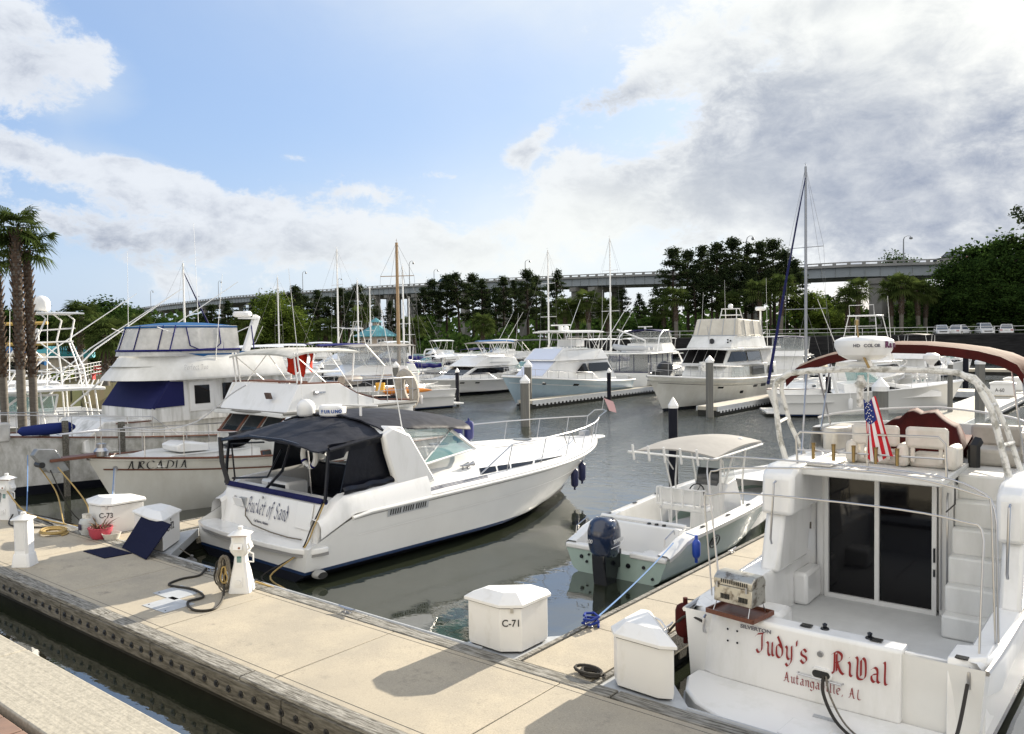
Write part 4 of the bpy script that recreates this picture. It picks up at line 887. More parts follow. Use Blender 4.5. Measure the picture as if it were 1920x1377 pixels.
# ------------------------------------------------------------------ boat library
class Hull:
    "x runs from the stern (0) to the stem, y to port, z up from the waterline"
    def __init__(s, L, B, zs, zb, rake=1.6, draft=.5, stern=.86, tm=.45, p=2.2, cw=.82, tc=.28, pc=1.7, flare=1.35, pz=1.9, dip=0.0, traked=0.0, x0=0.0):
        s.__dict__.update(locals())
    def zt(s, t): return s.zs + (s.zb-s.zs)*t**s.pz - s.dip*math.sin(math.pi*min(1, t*1.15))
    def ws(s, t): return s.B/2*(s.stern+(1-s.stern)*min(1, t/.4)**.7)*(1-max(0, (t-s.tm)/(1-s.tm))**s.p)
    def wc(s, t): return s.B/2*s.cw*(s.stern+(1-s.stern)*min(1, t/.4)**.7)*(1-max(0, (t-s.tc)/(1-s.tc))**s.pc)
    def W(s, t, z):
        zc = .08+.95*t**3*(s.zb*.6); zk = -s.draft; zt = s.zt(t); z = min(z, zt); a = s.wc(t); b = s.ws(t)
        if z < zc: return a*max(0.0, (z-zk)/(zc-zk))**.8
        return a+(b-a)*((z-zc)/(zt-zc))**s.flare
    def X(s, t, z):
        zz = max(min(z, s.zb), -s.draft)
        return s.x0 + s.L*t - s.rake*((s.zb-zz)/(s.zb+s.draft))*t**3.2 + s.traked*(1-t)**8*(zz/s.zs)
    def pt(s, t, z, sg, off=0.0): return Vector((s.X(t, z), sg*(s.W(t, z)+off), z))
    def sheer(s, t, sg, off=0.0, dz=0.0): p = s.pt(t, s.zt(t), sg, off); p.z += dz; return p
    def rows(s, boot): return [-s.draft, -s.draft*.4, -.05]+list(boot)
    def build(s, parent, mats, boot=(.06, .14), n=26, m=8, name='hull'):
        "mats: topside, stripe, bottom"
        mb = MB(); rw = s.rows(boot); grid = {}
        for sg in (-1, 1):
            cols = []
            for i in range(n+1):
                t = 1-(1-i/n)**1.35; zt = s.zt(t); zz = rw+[rw[-1]+(zt-rw[-1])*j/m for j in range(1, m+1)]
                cols.append([s.pt(t, z, sg) for z in zz])
            ns = [mb.add(c) for c in cols]; grid[sg] = cols; k = len(rw)+m
            for a, b in zip(ns, ns[1:]):
                for j in range(k-1):
                    mb.mat(2 if j < 3 else (1 if (j == 3 and len(boot) > 1) else 0)); mb.face((a+j, b+j, b+j+1, a+j+1) if sg < 0 else (a+j, a+j+1, b+j+1, b+j))
        a, b = grid[-1][0], grid[1][0]; n0 = mb.add(a); n1 = mb.add(b)
        for j in range(len(a)-1): mb.mat(2 if j < 3 else (1 if (j == 3 and len(boot) > 1) else 0)); mb.face((n0+j, n0+j+1, n1+j+1, n1+j))
        mb.mat(0); return mb.ob(name, mats, parent, smooth=50)
    def deck(s, parent, m, t0=0, t1=1, dz=-.04, inset=.0, camber=.06, n=20, name='deck'):
        mb = MB(); g = []
        for i in range(n+1):
            t = t0+(t1-t0)*i/n; z = s.zt(t)+dz; w = max(0, s.W(t, s.zt(t))-inset)
            g.append([(s.X(t, s.zt(t)), w*u, z+camber*(1-u*u)) for u in (-1, -.5, 0, .5, 1)])
        mb.sheet(g); return mb.ob(name, m, parent)
    def strip(s, parent, m, z0, z1, t0=0, t1=1, off=.006, rel=True, name='rub_rail', n=24, both=True):
        "band following the hull side; z measured from the sheer when rel"
        o = None
        for sg in (-1, 1):
            mb = MB(); g0 = []; g1 = []
            for i in range(n+1):
                t = t0+(t1-t0)*i/n; base = s.zt(t) if rel else 0; g0.append(s.pt(t, base+z0, sg, off)); g1.append(s.pt(t, base+z1, sg, off))
            a = mb.add(g0); b = mb.add(g1)
            for i in range(n): mb.face((a+i, a+i+1, b+i+1, b+i))
            o = mb.ob(name, m, parent)
        return o
    def rubrail(s, parent, m, dz=0, r=.03, t0=0.0, t1=1.0, name='rub_rail', off=.01):
        mb = MB()
        pts = [s.sheer(t0+(t1-t0)*i/24, -1, off, dz) for i in range(25)]+[s.sheer(t1-(t1-t0)*i/24, 1, off, dz) for i in range(1, 25)]
        mb.tube(pts, r, 6); return mb.ob(name, m, parent)
    def rail(s, parent, t0, t1, h, m=steel, inset=.1, r=.014, n=6, lean=.0, mid=False, bowx=.15, name='bow_rail', drop=True):
        mb = MB(); P = []
        for sg in (-1, 1):
            pts = []
            for i in range(n+1):
                t = t0+(t1-t0)*i/n; b_ = s.sheer(t, sg); b_.y -= sg*min(inset, abs(b_.y)); top = b_+V(0, sg*lean, h*(1 if (i > 0 or not drop) else .1))
                if i > 0 or not drop: mb.cyl(b_, top, r*.9, n=5)
                pts.append(top)
            P.append(pts)
            if mid: mb.tube([p-V(0, 0, h*.5) for p in pts[1:]], r*.7, 5)
        a, b = P; nose = (a[-1]+b[-1])/2+V(bowx, 0, 0)
        mb.tube(a+[nose+V(0, (a[-1].y-b[-1].y)*.25, 0), nose+V(0, -(a[-1].y-b[-1].y)*.25, 0)]+b[::-1], r, 6); return mb.ob(name, m, parent)
class Block:
    "a superstructure: side outline (x, z) with a half width that may change with height and length"
    def __init__(s, prof, w0, w1, taper=None): s.p = prof; s.w0 = w0; s.w1 = w1; s.taper = taper or (lambda x: 1.0); s.z0 = min(z for _, z in prof); s.z1 = max(z for _, z in prof)
    def w(s, x, z): return (s.w0+(s.w1-s.w0)*(z-s.z0)/(s.z1-s.z0))*s.taper(x)
    def P(s, x, z, sg, off=0): return Vector((x, sg*(s.w(x, z)+off), z))
    def build(s, name, m, parent, bev=.03, sub=4):
        pr = []
        for (a, b) in zip(s.p, s.p[1:]+s.p[:1]):
            for k in range(sub): pr.append((a[0]+(b[0]-a[0])*k/sub, a[1]+(b[1]-a[1])*k/sub))
        mb = MB(); k = len(pr); n0 = mb.add([s.P(x, z, -1) for x, z in pr]); n1 = mb.add([s.P(x, z, 1) for x, z in pr])
        for i in range(k): j = (i+1) % k; mb.face((n0+i, n0+j, n1+j, n1+i))
        for t in tessellate_polygon([[Vector((x, z, 0)) for x, z in pr]]): mb.face([n0+i for i in t]); mb.face([n1+i for i in reversed(t)])
        return mb.ob(name, m, parent, bev=bev, smooth=30)
    def side(s, name, m, parent, poly, off=.012, sides=(-1, 1), th=.01):
        out = []
        for sg in sides:
            mb = MB(); n0 = mb.add([s.P(x, z, sg, off) for x, z in poly]); n1 = mb.add([s.P(x, z, sg, off-th-.02) for x, z in poly]); k = len(poly)
            for t in tessellate_polygon([[Vector((x, z, 0)) for x, z in poly]]): mb.face([n0+i for i in t])
            for i in range(k): mb.face((n0+i, n0+(i+1) % k, n1+(i+1) % k, n1+i))
            out.append(mb.ob(name, m, parent))
        return out[0] if out else None
    def front(s, name, m, parent, a, b, u0, u1, v0=.1, v1=.9, off=.015):
        "a pane on the strip between profile points a and b; u across (-1..1), v along"
        A = Vector((a[0], 0, a[1])); Bp = Vector((b[0], 0, b[1])); d = (Bp-A).normalized(); nrm = Vector((d.z, 0, -d.x))
        if nrm.z < 0 and abs(nrm.z) > .05: nrm = -nrm
        if abs(nrm.z) <= .05 and nrm.x < 0: nrm = -nrm
        mb = MB(); c = []
        for v, u in ((v0, u0), (v0, u1), (v1, u1), (v1, u0)):
            q = A.lerp(Bp, v); c.append(Vector((q.x, u*s.w(q.x, q.z), q.z))+nrm*off)
        mb.poly(c); mb.poly([p-nrm*(off+.01) for p in c]); return mb.ob(name, m, parent)
def windows_front(bk, parent, a, b, n, m, u=.9, gap=.05, v0=.12, v1=.88, name='windscreen'):
    for i in range(n):
        a0 = -u+2*u*i/n+gap/2; a1 = -u+2*u*(i+1)/n-gap/2; bk.front(name, m, parent, a, b, a0, a1, v0, v1)
def frame_rect(mb, pts, r, n=5):
    mb.tube(list(pts)+[pts[0]], r, n)
def antenna(parent, p, h, lean=(0, 0), r=.012, m=alu, name='antenna'):
    b = MB(); p = Vector(p); q = p+V(lean[0]*h, lean[1]*h, h); b.tube([p, p.lerp(q, .3), q], [r*1.6, r, r*.5], 5); return b.ob(name, m, parent)
def radome(parent, c, r=.3, h=.22, m=plast, name='radar'):
    b = MB(); b.lathe([(0, 0), (r*.8, 0), (r, h*.25), (r, h*.7), (r*.85, h), (0, h*1.02)], c, 18); return b.ob(name, m, parent)
def dome(parent, c, r=.25, m=plast, name='satellite_dome'):
    b = MB(); b.lathe([(0, 0), (r*.72, 0), (r*.9, r*.12), (r*.98, r*.35)]+[(r*math.cos(a), r*.95+r*.95*math.sin(a)) for a in [math.pi/2*i/9 for i in range(9)]]+[(0, r*1.9)], c, 24); return b.ob(name, m, parent)
def boat_root(name, label, cat, x, y, h, group=None):
    "h: heading in degrees, 0 = bow to +Y"
    return thing(name, label, cat, (x, y, 0), R(90+h), group)

def cruiser(label, x, y, h, L=11, B=3.6, fb=1.2, kind='fly', hull=hullw, st=stripe, bot=antif, canvas=None, top=None, tower=False, enclosure=None, group=None, z=0.0, dark=glassk, extra=None, s=1.0, arch=False, cat='boat', open_aft=True, bowr=True, name='motor_yacht', outr=False, fcol=False):
    t = boat_root(name, label, cat, x, y, h, group); t.scale = (s,)*3
    H = Hull(L, B, fb, fb*1.5, rake=L*.13, flare=1.5, tm=.42); H.build(t, [hull, st, bot]); H.rubrail(t, white, 0, .035)
    H.deck(t, white, .28, 1, dz=-.03, camber=.12)
    H.deck(t, nonskid, 0, .28, dz=-.45, camber=0, name='cockpit_sole')
    tz = fb+.02; a = L*.24; f = L*.72
    if kind == 'fly':
        C = Block([(a, tz-.5), (a, tz+1.05), (f-L*.13, tz+1.05), (f-L*.01, tz+.25), (f+L*.05, tz+.1), (f+L*.05, tz-.2)], B*.42, B*.34, lambda q: 1-max(0, (q-f+L*.12)/(L*.3))*.55)
        C.build('deckhouse', white, t, .04)
        C.side('side_window', dark, t, [(a+.45, tz+.42), (a+.45, tz+.86), (f-L*.145, tz+.86), (f-L*.075, tz+.42)])
        windows_front(C, t, (f-L*.13, tz+1.05), (f-L*.01, tz+.25), 3, dark, .9, .06)
        C.side('porthole', dark, t, [(f-L*.02, tz-.0), (f-L*.02, tz+.10), (f+.02, tz+.10), (f+.02, tz)])
        z2 = tz+1.06
        b = MB(); b.box(((a+f-L*.13)/2-.1, 0, z2+.03), (f-L*.13-a+.9, B*.80, .07)); b.ob('bridge_deck', white, t, bev=.02)
        F = Block([(a+.15, z2+.05), (a+.35, z2+.5), (f-L*.22, z2+.62), (f-L*.12, z2+.1), (f-L*.12, z2+.05)], B*.38, B*.35, lambda q: 1-max(0, (q-f+L*.25)/(L*.2))*.35)
        F.build('flying_bridge', white, t, .04)
        b = MB(); g = [[(f-L*.22, u*B*.3, z2+.6), (f-L*.245, u*B*.29, z2+.86)] for u in (-1, -.5, 0, .5, 1)]; b.sheet(g); b.ob('bridge_windscreen', glassc, t)
        if top is not None:
            b = MB(); x0, x1 = a+.2, f-L*.17; zt = z2+1.7; b.sheet([[(x0+(x1-x0)*i/6, u*B*.36, zt+.12*(1-u*u)+.05*math.sin(math.pi*i/6)) for u in (-1, -.6, 0, .6, 1)] for i in range(7)], .05); b.ob('canopy', top, t)
            b = MB()
            for sg in (-1, 1):
                for xx, xt in ((a+.5, x0+.15), (a+1.6, x0+1.0), (f-L*.24, x1-.1)): b.cyl((xx, sg*B*.35, z2+.5), (xt, sg*B*.345, zt), .022, n=5)
            b.ob('canopy_frame', alu, t)
            if enclosure is not None:
                K = Block([(x0+.1, z2+.5), (x0+.1, zt-.02), (x1-.12, zt-.02), (f-L*.22, z2+.62)], B*.352, B*.352); K.build('canvas_enclosure', enclosure, t, 0)
        if tower:
            b = MB(); zt = z2+1.75
            for sg in (-1, 1):
                b.tube([(a+.6, sg*B*.36, z2+.1), (a+1.2, sg*B*.24, zt+1.5)], .03, 5); b.tube([(f-L*.2, sg*B*.36, z2+.1), (a+2.4, sg*B*.24, zt+1.5)], .03, 5); b.tube([(a+.8, sg*B*.33, z2+.9), (f-L*.24, sg*B*.31, z2+1.3)], .02, 5)
            for zz in (zt+.1, zt+.8): b.tube([(a+1.0, -B*.28, zz), (a+1.0, B*.28, zz)], .02, 5)
            b.ob('tuna_tower', alu, t)
            b = MB(); b.box((a+1.8, 0, zt+1.55), (1.5, B*.5, .1)); b.ob('tower_platform', white, t, bev=.02)
            b = MB(); b.tube([(a+1.2, -B*.22, zt+1.6), (a+1.1, -B*.22, zt+2.3), (a+1.1, B*.22, zt+2.3), (a+1.2, B*.22, zt+1.6)], .022, 5); b.ob('tower_rail', alu, t)
    elif kind == 'express':
        C = Block([(L*.34, tz-.3), (L*.34, tz+.5), (L*.55, tz+.62), (L*.86, tz+.05), (L*.86, tz-.2)], B*.42, B*.36, lambda q: 1-max(0, (q-L*.5)/(L*.5))*.62)
        C.build('cabin_trunk', white, t, .05); C.side('side_window', dark, t, [(L*.42, tz+.15), (L*.43, tz+.34), (L*.58, tz+.36), (L*.72, tz+.12)])
        b = MB(); w = B*.37; zz = tz+.5
        b.sheet([[(L*.42, -w, zz), (L*.40, -w*.9, zz+.62)], [(L*.54, -w*.9, zz+.08), (L*.455, -w*.78, zz+.66)], [(L*.575, 0, zz+.12), (L*.48, 0, zz+.68)], [(L*.54, w*.9, zz+.08), (L*.455, w*.78, zz+.66)], [(L*.42, w, zz), (L*.40, w*.9, zz+.62)]]); b.ob('windscreen', glassg, t)
        b = MB(); b.tube([(L*.40, -w*.9, zz+.62), (L*.455, -w*.78, zz+.66), (L*.48, 0, zz+.68), (L*.455, w*.78, zz+.66), (L*.40, w*.9, zz+.62)], .03, 5); b.ob('windscreen_frame', white, t)
        b = MB(); zt = zz+1.0; b.tube([(L*.30, -B*.46, tz), (L*.26, -B*.43, zt), (L*.26, -B*.30, zt+.22), (L*.26, B*.30, zt+.22), (L*.26, B*.43, zt), (L*.30, B*.46, tz)], .10, 6); b.ob('radar_arch', white, t)
        if top is not None:
            b = MB(); b.sheet([[(L*.05+(L*.42)*i/6, u*B*.40, zt+.05+.16*(1-u*u)+.1*math.sin(math.pi*i/6)) for u in (-1, -.6, 0, .6, 1)] for i in range(7)], .05); b.ob('canopy', top, t)
            b = MB()
            for sg in (-1, 1):
                for xx in (.07, .25, .44): b.cyl((L*xx, sg*B*.42, tz), (L*xx, sg*B*.40, zt+.05), .02, n=5)
            b.ob('canopy_frame', steel, t)
    if bowr: H.rail(t, .42, .97, .55, n=6, mid=False)
    if tower or outr:
        for sg in (-1, 1): b = MB(); b.tube([(L*.42, sg*B*.45, tz+1.0), (L*.20, sg*B*.62, tz+5.6)], [.035, .015], 5); b.ob('outrigger', alu, t)
    for q_, s_ in ((.22, 1), (.5, 1), (.36, -1)):
        c = H.sheer(q_, s_, .13); b = MB(); b.lathe([(0, -.3), (.08, -.28), (.11, -.2), (.11, .2), (.08, .28), (0, .3)], (c.x, c.y, c.z-.55), 8); b.cyl((c.x, c.y, c.z-.25), (c.x, c.y-.08*s_, c.z+.05), .012, n=4); b.ob('side_fender', pvc if fcol else plast, t)
    b = MB(); b.bx((-.7, -B*.38, .18), (0, B*.38, .28)); b.ob('swim_platform', white, t, bev=.02)
    if arch: pass
    if extra: extra(t, H, tz)
    return t
def sailboat(label, x, y, h, L=10, B=3.0, mast=13, hull=hullw, mcol=alu, cover=royal, spread=(.55,), jib=None, s=1.0, lean=0.0, boom=True, group=None, mast_x=.55, z0=0, r=.085, bare=False, st=stripe):
    t = boat_root('sailing_boat', label, 'sailing boat', x, y, h, group); t.scale = (s,)*3
    H = Hull(L, B, .95, 1.2, rake=1.5, draft=.6, stern=.55, tm=.35, p=1.9, cw=.9, tc=.3, dip=.06, flare=.9); H.build(t, [hull, st, antif]); H.rubrail(t, teak, 0, .02); H.deck(t, white2, 0, 1, dz=-.02, camber=.05)
    C = Block([(L*.32, .85), (L*.32, 1.42), (L*.62, 1.32), (L*.72, 1.0), (L*.72, .85)], B*.3, B*.26, lambda q: 1-max(0, (q-L*.5)/(L*.4))*.4); C.build('coachroof', white, t, .03)
    for u in (.38, .47, .56): C.side('porthole', glassk, t, [(L*u, 1.08), (L*u, 1.2), (L*u+.4, 1.19), (L*u+.4, 1.08)])
    b = MB(); mx_ = L*mast_x; top = V(mx_+lean*mast, 0, mast); b.tube([(mx_, 0, 1.0), top], [r, r*.72], 8); b.ob('mast', mcol, t)
    b = MB()
    for sp in spread:
        zz = mast*sp; c = V(mx_+lean*zz, 0, zz); b.tube([c-V(0, B*.38*(1.2-sp*.5), 0), c, c+V(0, B*.38*(1.2-sp*.5), 0)], .025, 5)
    b.ob('spreader', mcol, t)
    b = MB(); w = .008
    for sg in (-1, 1):
        pr = V(mx_-.1, sg*B*.44, 1.0)
        for sp in spread: q = V(mx_+lean*mast*sp, sg*B*.38*(1.2-sp*.5), mast*sp); b.cyl(pr, q, w, n=4); pr = q
        b.cyl(pr, top, w, n=4); b.cyl((mx_-.5, sg*B*.42, 1.0), (mx_+lean*mast*spread[0], 0, mast*spread[0]), w, n=4)
    b.cyl((.1, 0, 1.0), top, w, n=4); b.cyl((L-.1, 0, 1.2), top, w, n=4); b.ob('rigging', wire, t)
    b = MB(); b.tube([top, top+V(0, 0, .25)], .01, 4); b.tube([top+V(-.15, 0, .12), top+V(.2, 0, .14)], .01, 4); b.ob('wind_vane', mcol, t)
    if boom:
        b = MB(); b.tube([(mx_, 0, 1.9), (L*.16, 0, 2.0)], .06, 6); b.ob('boom', mcol, t)
        b = MB(); k = 9; b.tube([(mx_+.08-(mx_-L*.18)*i/k, .03*math.sin(i*2), 2.12+.05*math.sin(i*2.3)+.16*(1-i/k)) for i in range(k+1)], [.16+.10*(1-i/k)+.02*math.sin(i*3) for i in range(k+1)], 8); b.ob('sail_cover', cover, t)
    if jib:
        b = MB(); b.tube([(L-.25, 0, 1.5), (L-.25+(top.x-L+.25)*.5, 0, mast*.5+.7), top-V(0, 0, .6)], [.10, .075, .03], 6); b.ob('furled_jib', jib, t)
    H.rail(t, .06, .97, .55, n=8, inset=.06, r=.010, name='guard_rail', mid=True)
    return t
def fender(label, p, r=.13, h=.62, m=pvc, rope_to=None, group=None, tilt=0.0, rm=ropeG):
    t = thing('fender', label, 'fender', p, 0, group); t.rotation_euler = (0, tilt, 0)
    b = MB(); b.lathe([(0, -h/2-.07), (.03, -h/2-.07), (.03, -h/2-.0), (r*.55, -h/2+.015), (r*.86, -h/2+.04+.02*r), (r, -h/2+.05+r*.4), (r, h/2-.05-r*.4), (r*.86, h/2-.04-.02*r), (r*.55, h/2-.015), (.03, h/2), (.03, h/2+.07), (0, h/2+.07)], (0, 0, 0), 16); b.ob('body', m, t)
    if rope_to is not None:
        M_ = Matrix.Rotation(-tilt, 3, 'Y'); q = M_ @ (Vector(rope_to)-Vector(p)); b = MB(); b.cyl((0, 0, h/2+.05), q, .010, n=5); b.ob('lanyard', rm, t)
    return t
def rope(name, label, cat, pts, r, m, sag=0.0, n=14, group=None, smooth_=True):
    b = MB(); P = [Vector(p) for p in pts]
    if len(P) == 2: Q = [P[0].lerp(P[1], i/n)-V(0, 0, sag*4*(i/n)*(1-i/n)) for i in range(n+1)]
    else:
        Q = []
        for i in range(len(P)-1):
            p = [P[max(0, min(len(P)-1, i+d))] for d in (-1, 0, 1, 2)]
            for j in range(6): t = j/6; Q.append(.5*((2*p[1])+(-p[0]+p[2])*t+(2*p[0]-5*p[1]+4*p[2]-p[3])*t*t+(-p[0]+3*p[1]-3*p[2]+p[3])*t**3))
        Q.append(P[-1])
    b.tube(Q, r, 6); o = b.ob(name, m); return tag(o, label, cat, group)

# ------------------------------------------------------------------ middle row of boats
def at(px, py, z):
    "where the sight line through a photo pixel meets height z"
    d = ray(px, py); k = (z-EYE)/d.z; return Vector((d.x*k, d.y*k, z))
def motor_yacht_ivory():
    # heading -Y, stern far; local x from stern
    L = 15.2; ox, oy = -23.1, 56.2; t = boat_root('motor_yacht', 'large ivory motor yacht with dark windscreen and cream canvas enclosure on its bridge', 'motor yacht', ox, oy, 180)
    H = Hull(L, 4.6, 1.55, 2.15, rake=2.2, flare=1.3, tm=.5, p=2.4, tc=.35, pz=2.4); H.build(t, [hullg, blackg, antif], (.02, .16)); H.rubrail(t, white, 0, .06); H.strip(t, blackg, -.42, -.395, .1, .97, name='pinstripe')
    H.deck(t, white2, 0, 1, dz=-.25)
    w = MB()
    X = lambda a: L-1.9-a   # a: metres aft of the stem
    C = Block([(X(15)+2.2, 1.3), (X(15)+2.2, 2.5), (X(5.6), 2.45), (X(4.8), 1.9), (X(4.8), 1.3)], 1.85, 1.75, lambda q: 1-max(0, (q-X(8))/6)*.5); C.build('lower_house', white2, t, .05)
    for a0, a1, m_ in ((6.0, 8.1, glassc), (8.5, 10.6, glassd), (11.2, 12.2, glassd)):
        C.side('side_window', m_, t, [(X(a1), 1.75), (X(a1), 2.32), (X(a0)-.25, 2.32), (X(a0), 1.75)])
    D_ = Block([(X(12.3), 2.4), (X(12.3), 3.45), (X(5.9), 3.5), (X(5.0), 2.55), (X(5.0), 2.4)], 1.8, 1.55, lambda q: 1-max(0, (q-X(7.5))/5)*.35); D_.build('pilot_house', white2, t, .05)
    D_.side('side_window', glassk, t, [(X(7.9), 2.68), (X(7.9), 3.3), (X(6.15), 3.3), (X(5.45), 2.68)]); D_.side('side_window', glassd, t, [(X(10.2), 2.68), (X(10.2), 3.3), (X(8.1), 3.3), (X(8.1), 2.68)]); D_.side('aft_curtain', clear, t, [(X(12.2), 2.5), (X(12.2), 3.38), (X(10.4), 3.38), (X(10.4), 2.5)])
    windows_front(D_, t, (X(5.9), 3.5), (X(5.0), 2.55), 4, glassk, .96, .03, .06, .94)
    b = MB(); b.sheet([[(X(12.9)+8.2*i/8, u*2.05*(1-.12*(i/8)**3), 3.52+.05*(1-u*u)) for u in (-1, -.5, 0, .5, 1)] for i in range(9)], .09); b.ob('bridge_deck', white, t)
    F = Block([(X(11.2), 3.55), (X(11.1), 4.25), (X(6.6), 4.3), (X(5.9), 3.6), (X(5.9), 3.55)], 1.7, 1.55, lambda q: 1-max(0, (q-X(8))/4)*.2); F.build('flying_bridge', white2, t, .05)
    K = Block([(X(11.0), 4.3), (X(10.8), 5.3), (X(7.2), 5.42), (X(6.8), 4.3)], 1.55, 1.42); K.build('canvas_enclosure', tancv if False else mat('canvas_cream', (.60, .57, .50), .7, col2=(.46, .43, .37), vscale=1.2, bump=.5, bscale=3), t, .08)
    b = MB()
    for xx in (X(10.9), X(9.5), X(8.1)):
        for sg in (-1, 1): b.tube([(xx, sg*1.575, 4.3), (xx+.05, sg*1.45, 5.34)], .025, 4)
    for u in (-.8, -.25, .35, .9): b.tube([(X(6.78), u*1.5, 4.3), (X(7.17), u*1.4, 5.42)], .03, 4)
    b.tube([(X(6.76), -1.56, 4.33), (X(6.76), 1.56, 4.33)], .035, 4); b.ob('enclosure_seam', plate, t)
    b = MB(); b.lathe([(.13, -.02), (.17, -.02), (.17, .02), (.13, .02)], (X(6.15)+.05, .15, 3.98), 16, 'x'); b.ob('horn_ring', blkL, t)
    for dy, dz in ((-1.2, 4.06), (-1.2, 3.9), (-1.38, 4.0)): b = MB(); b.lathe([(0, 0), (.06, 0), (.05, .06), (0, .06)], (X(6.3)+.12, -dy*1.0, dz), 8, 'x'); b.ob('horn', blackg, t)
    b = MB(); b.cyl((X(12.2), .9, 3.6), (X(12.2), .9, 6.0), .07, n=8); b.ob('radar_post', white, t); radome(t, (X(12.2), .9, 6.0), .36, .26)
    b = MB()
    for sg in (-1, 1): b.tube([(X(8.9), sg*.6, 5.4), (X(9.1), sg*.5, 6.1), (X(9.6), sg*.5, 6.1), (X(9.9), sg*.6, 5.4)], .03, 5)
    b.box((X(9.35), 0, 5.68), (.9, 1.1, .06)); b.box((X(9.35), 0, 6.1), (.6, 1.1, .05)); b.ob('antenna_rack', alu, t); dome(t, (X(9.3), 0, 6.13), .16)
    for yy in (-1.5, 1.5): antenna(t, (X(11.9), yy, 3.6), 4.6, (.04, 0))
    antenna(t, (X(7.5), -1.3, 3.6), 3.6, (-.08, .02))
    H.rail(t, .42, .97, .75, n=12, mid=True, r=.016); H.strip(t, blackg, -.95, -.78, .44, .47, name='hull_port'); H.strip(t, blackg, -.6, -.45, .30, .35, name='hull_port'); H.strip(t, glassk, -.6, -.42, .20, .26, name='hull_port'); H.strip(t, blackg, -.62, -.5, .62, .66, name='hull_port')
    b = MB(); b.box((L-1.6, 0, 2.1), (1.3, .5, .5)); b.ell((L-2.6, -.3, 2.45), (.45, .5, .45)); b.ob('covered_windlass', black, t)
    b = MB(); b.lathe([(0, 0), (.32, .0), (.34, .5), (.28, .62), (0, .66)], (X(4.2), .5, 2.1), 14); b.ob('deck_barrel', alud, t)
    b = MB(); b.tube([(X(6.3)-.2, 0, 2.45), (X(6.6)+.8, 0, 4.9)], .03, 5); b.ob('signal_mast', steel, t)
    return t
MY = motor_yacht_ivory()
def sport_blue():
    L = 13.2; ox, oy = -33.1, 53.4; t = boat_root('sport_fishing_boat', 'pale blue hulled sport fishing boat with covered windscreen and hard top on tubes', 'fishing boat', ox, oy, 180)
    H = Hull(L, 4.5, 1.15, 1.95, rake=1.9, flare=1.9, tm=.45, p=2.1, dip=.0, pz=1.5); H.build(t, [hullb, white, antif], (.08, .14)); H.rubrail(t, white, 0, .05); H.deck(t, white, .3, 1, dz=-.02, camber=.14); H.deck(t, nonskid, 0, .3, dz=-.5, camber=0, name='cockpit_sole')
    H.strip(t, white, -.42, -.39, .02, .98, name='pinstripe')
    X = lambda a: L-.9-a; lid = mat('sunscreen_pale', (.55, .60, .72), .8, bump=.2, bscale=6)
    C = Block([(X(10.3), 1.0), (X(9.2), 2.72), (X(3.4), 2.85), (X(1.9), 1.85), (X(1.9), 1.4)], 1.75, 1.5, lambda q: 1-max(0, (q-X(6))/6)*.45); C.build('deckhouse', white, t, .06)
    C.side('side_window', glassk, t, [(X(6.6), 1.95), (X(6.3), 2.55), (X(6.0), 2.55), (X(5.2), 1.95)]); C.side('side_window', glassk, t, [(X(9.6), 1.95), (X(9.1), 2.55), (X(6.7), 2.55), (X(6.7), 1.95)])
    windows_front(C, t, (X(3.4), 2.85), (X(1.9), 1.85), 1, lid, .95, 0, .02, .98, name='windscreen_cover')
    F = Block([(X(9.2), 2.8), (X(8.6), 3.5), (X(4.2), 3.62), (X(3.0), 2.86), (X(3.0), 2.8)], 1.6, 1.4, lambda q: 1-max(0, (q-X(6))/5)*.35); F.build('flying_bridge', white, t, .06)
    windows_front(F, t, (X(4.2), 3.62), (X(3.0), 2.86), 1, lid, .92, 0, .02, .96, name='bridge_front_cover')
    b = MB(); b.sheet([[(X(8.9)+4.6*i/6, u*1.45, 4.75+.10*(1-u*u)) for u in (-1, -.5, 0, .5, 1)] for i in range(7)], .09); b.ob('hard_top', white, t)
    b = MB()
    for sg in (-1, 1):
        for x0, x1 in ((8.3, 8.6), (7.2, 7.0), (6.0, 6.4), (4.9, 5.0)): b.cyl((X(x0), sg*1.35, 3.5), (X(x1), sg*1.3, 4.75), .028, n=5)
        b.cyl((X(8.3), sg*1.35, 3.55), (X(7.0), sg*1.3, 4.75), .02, n=5)
    b.ob('hard_top_frame', alu, t)
    b = MB(); b.box((X(5.6), 0, 5.2), (.12, 1.6, .09)); b.cyl((X(5.6), 0, 4.85), (X(5.6), 0, 5.15), .16, n=8); b.ob('radar', plast, t); dome(t, (X(7.5), -.9, 4.8), .2)
    b = MB()
    b.box((X(6.8), 0, 3.95), (1.0, 1.6, .5)); b.ob('helm_seats', white, t)
    for sg in (-1, 1): b = MB(); b.tube([(X(7.6), sg*1.55, 2.9), (X(11.5), sg*2.3, 7.2)], [.03, .015], 5); b.ob('outrigger', alu, t)
    antenna(t, (X(8.8), 1.3, 3.2), 4.5, (-.04, 0)); H.rail(t, .40, .97, .55, n=9)
    for tt in (.33, .34+.13, .56, .74): pass
    H.strip(t, glassk, -.42, -.28, .56, .60, name='hull_port', off=.012); H.strip(t, glassk, -.42, -.28, .78, .80, name='hull_port', off=.012)
    b = MB(); b.bx((-.6, -1.8, .15), (0, 1.8, .26)); b.ob('swim_platform', white, t, bev=.02)
    return t
SB = sport_blue()
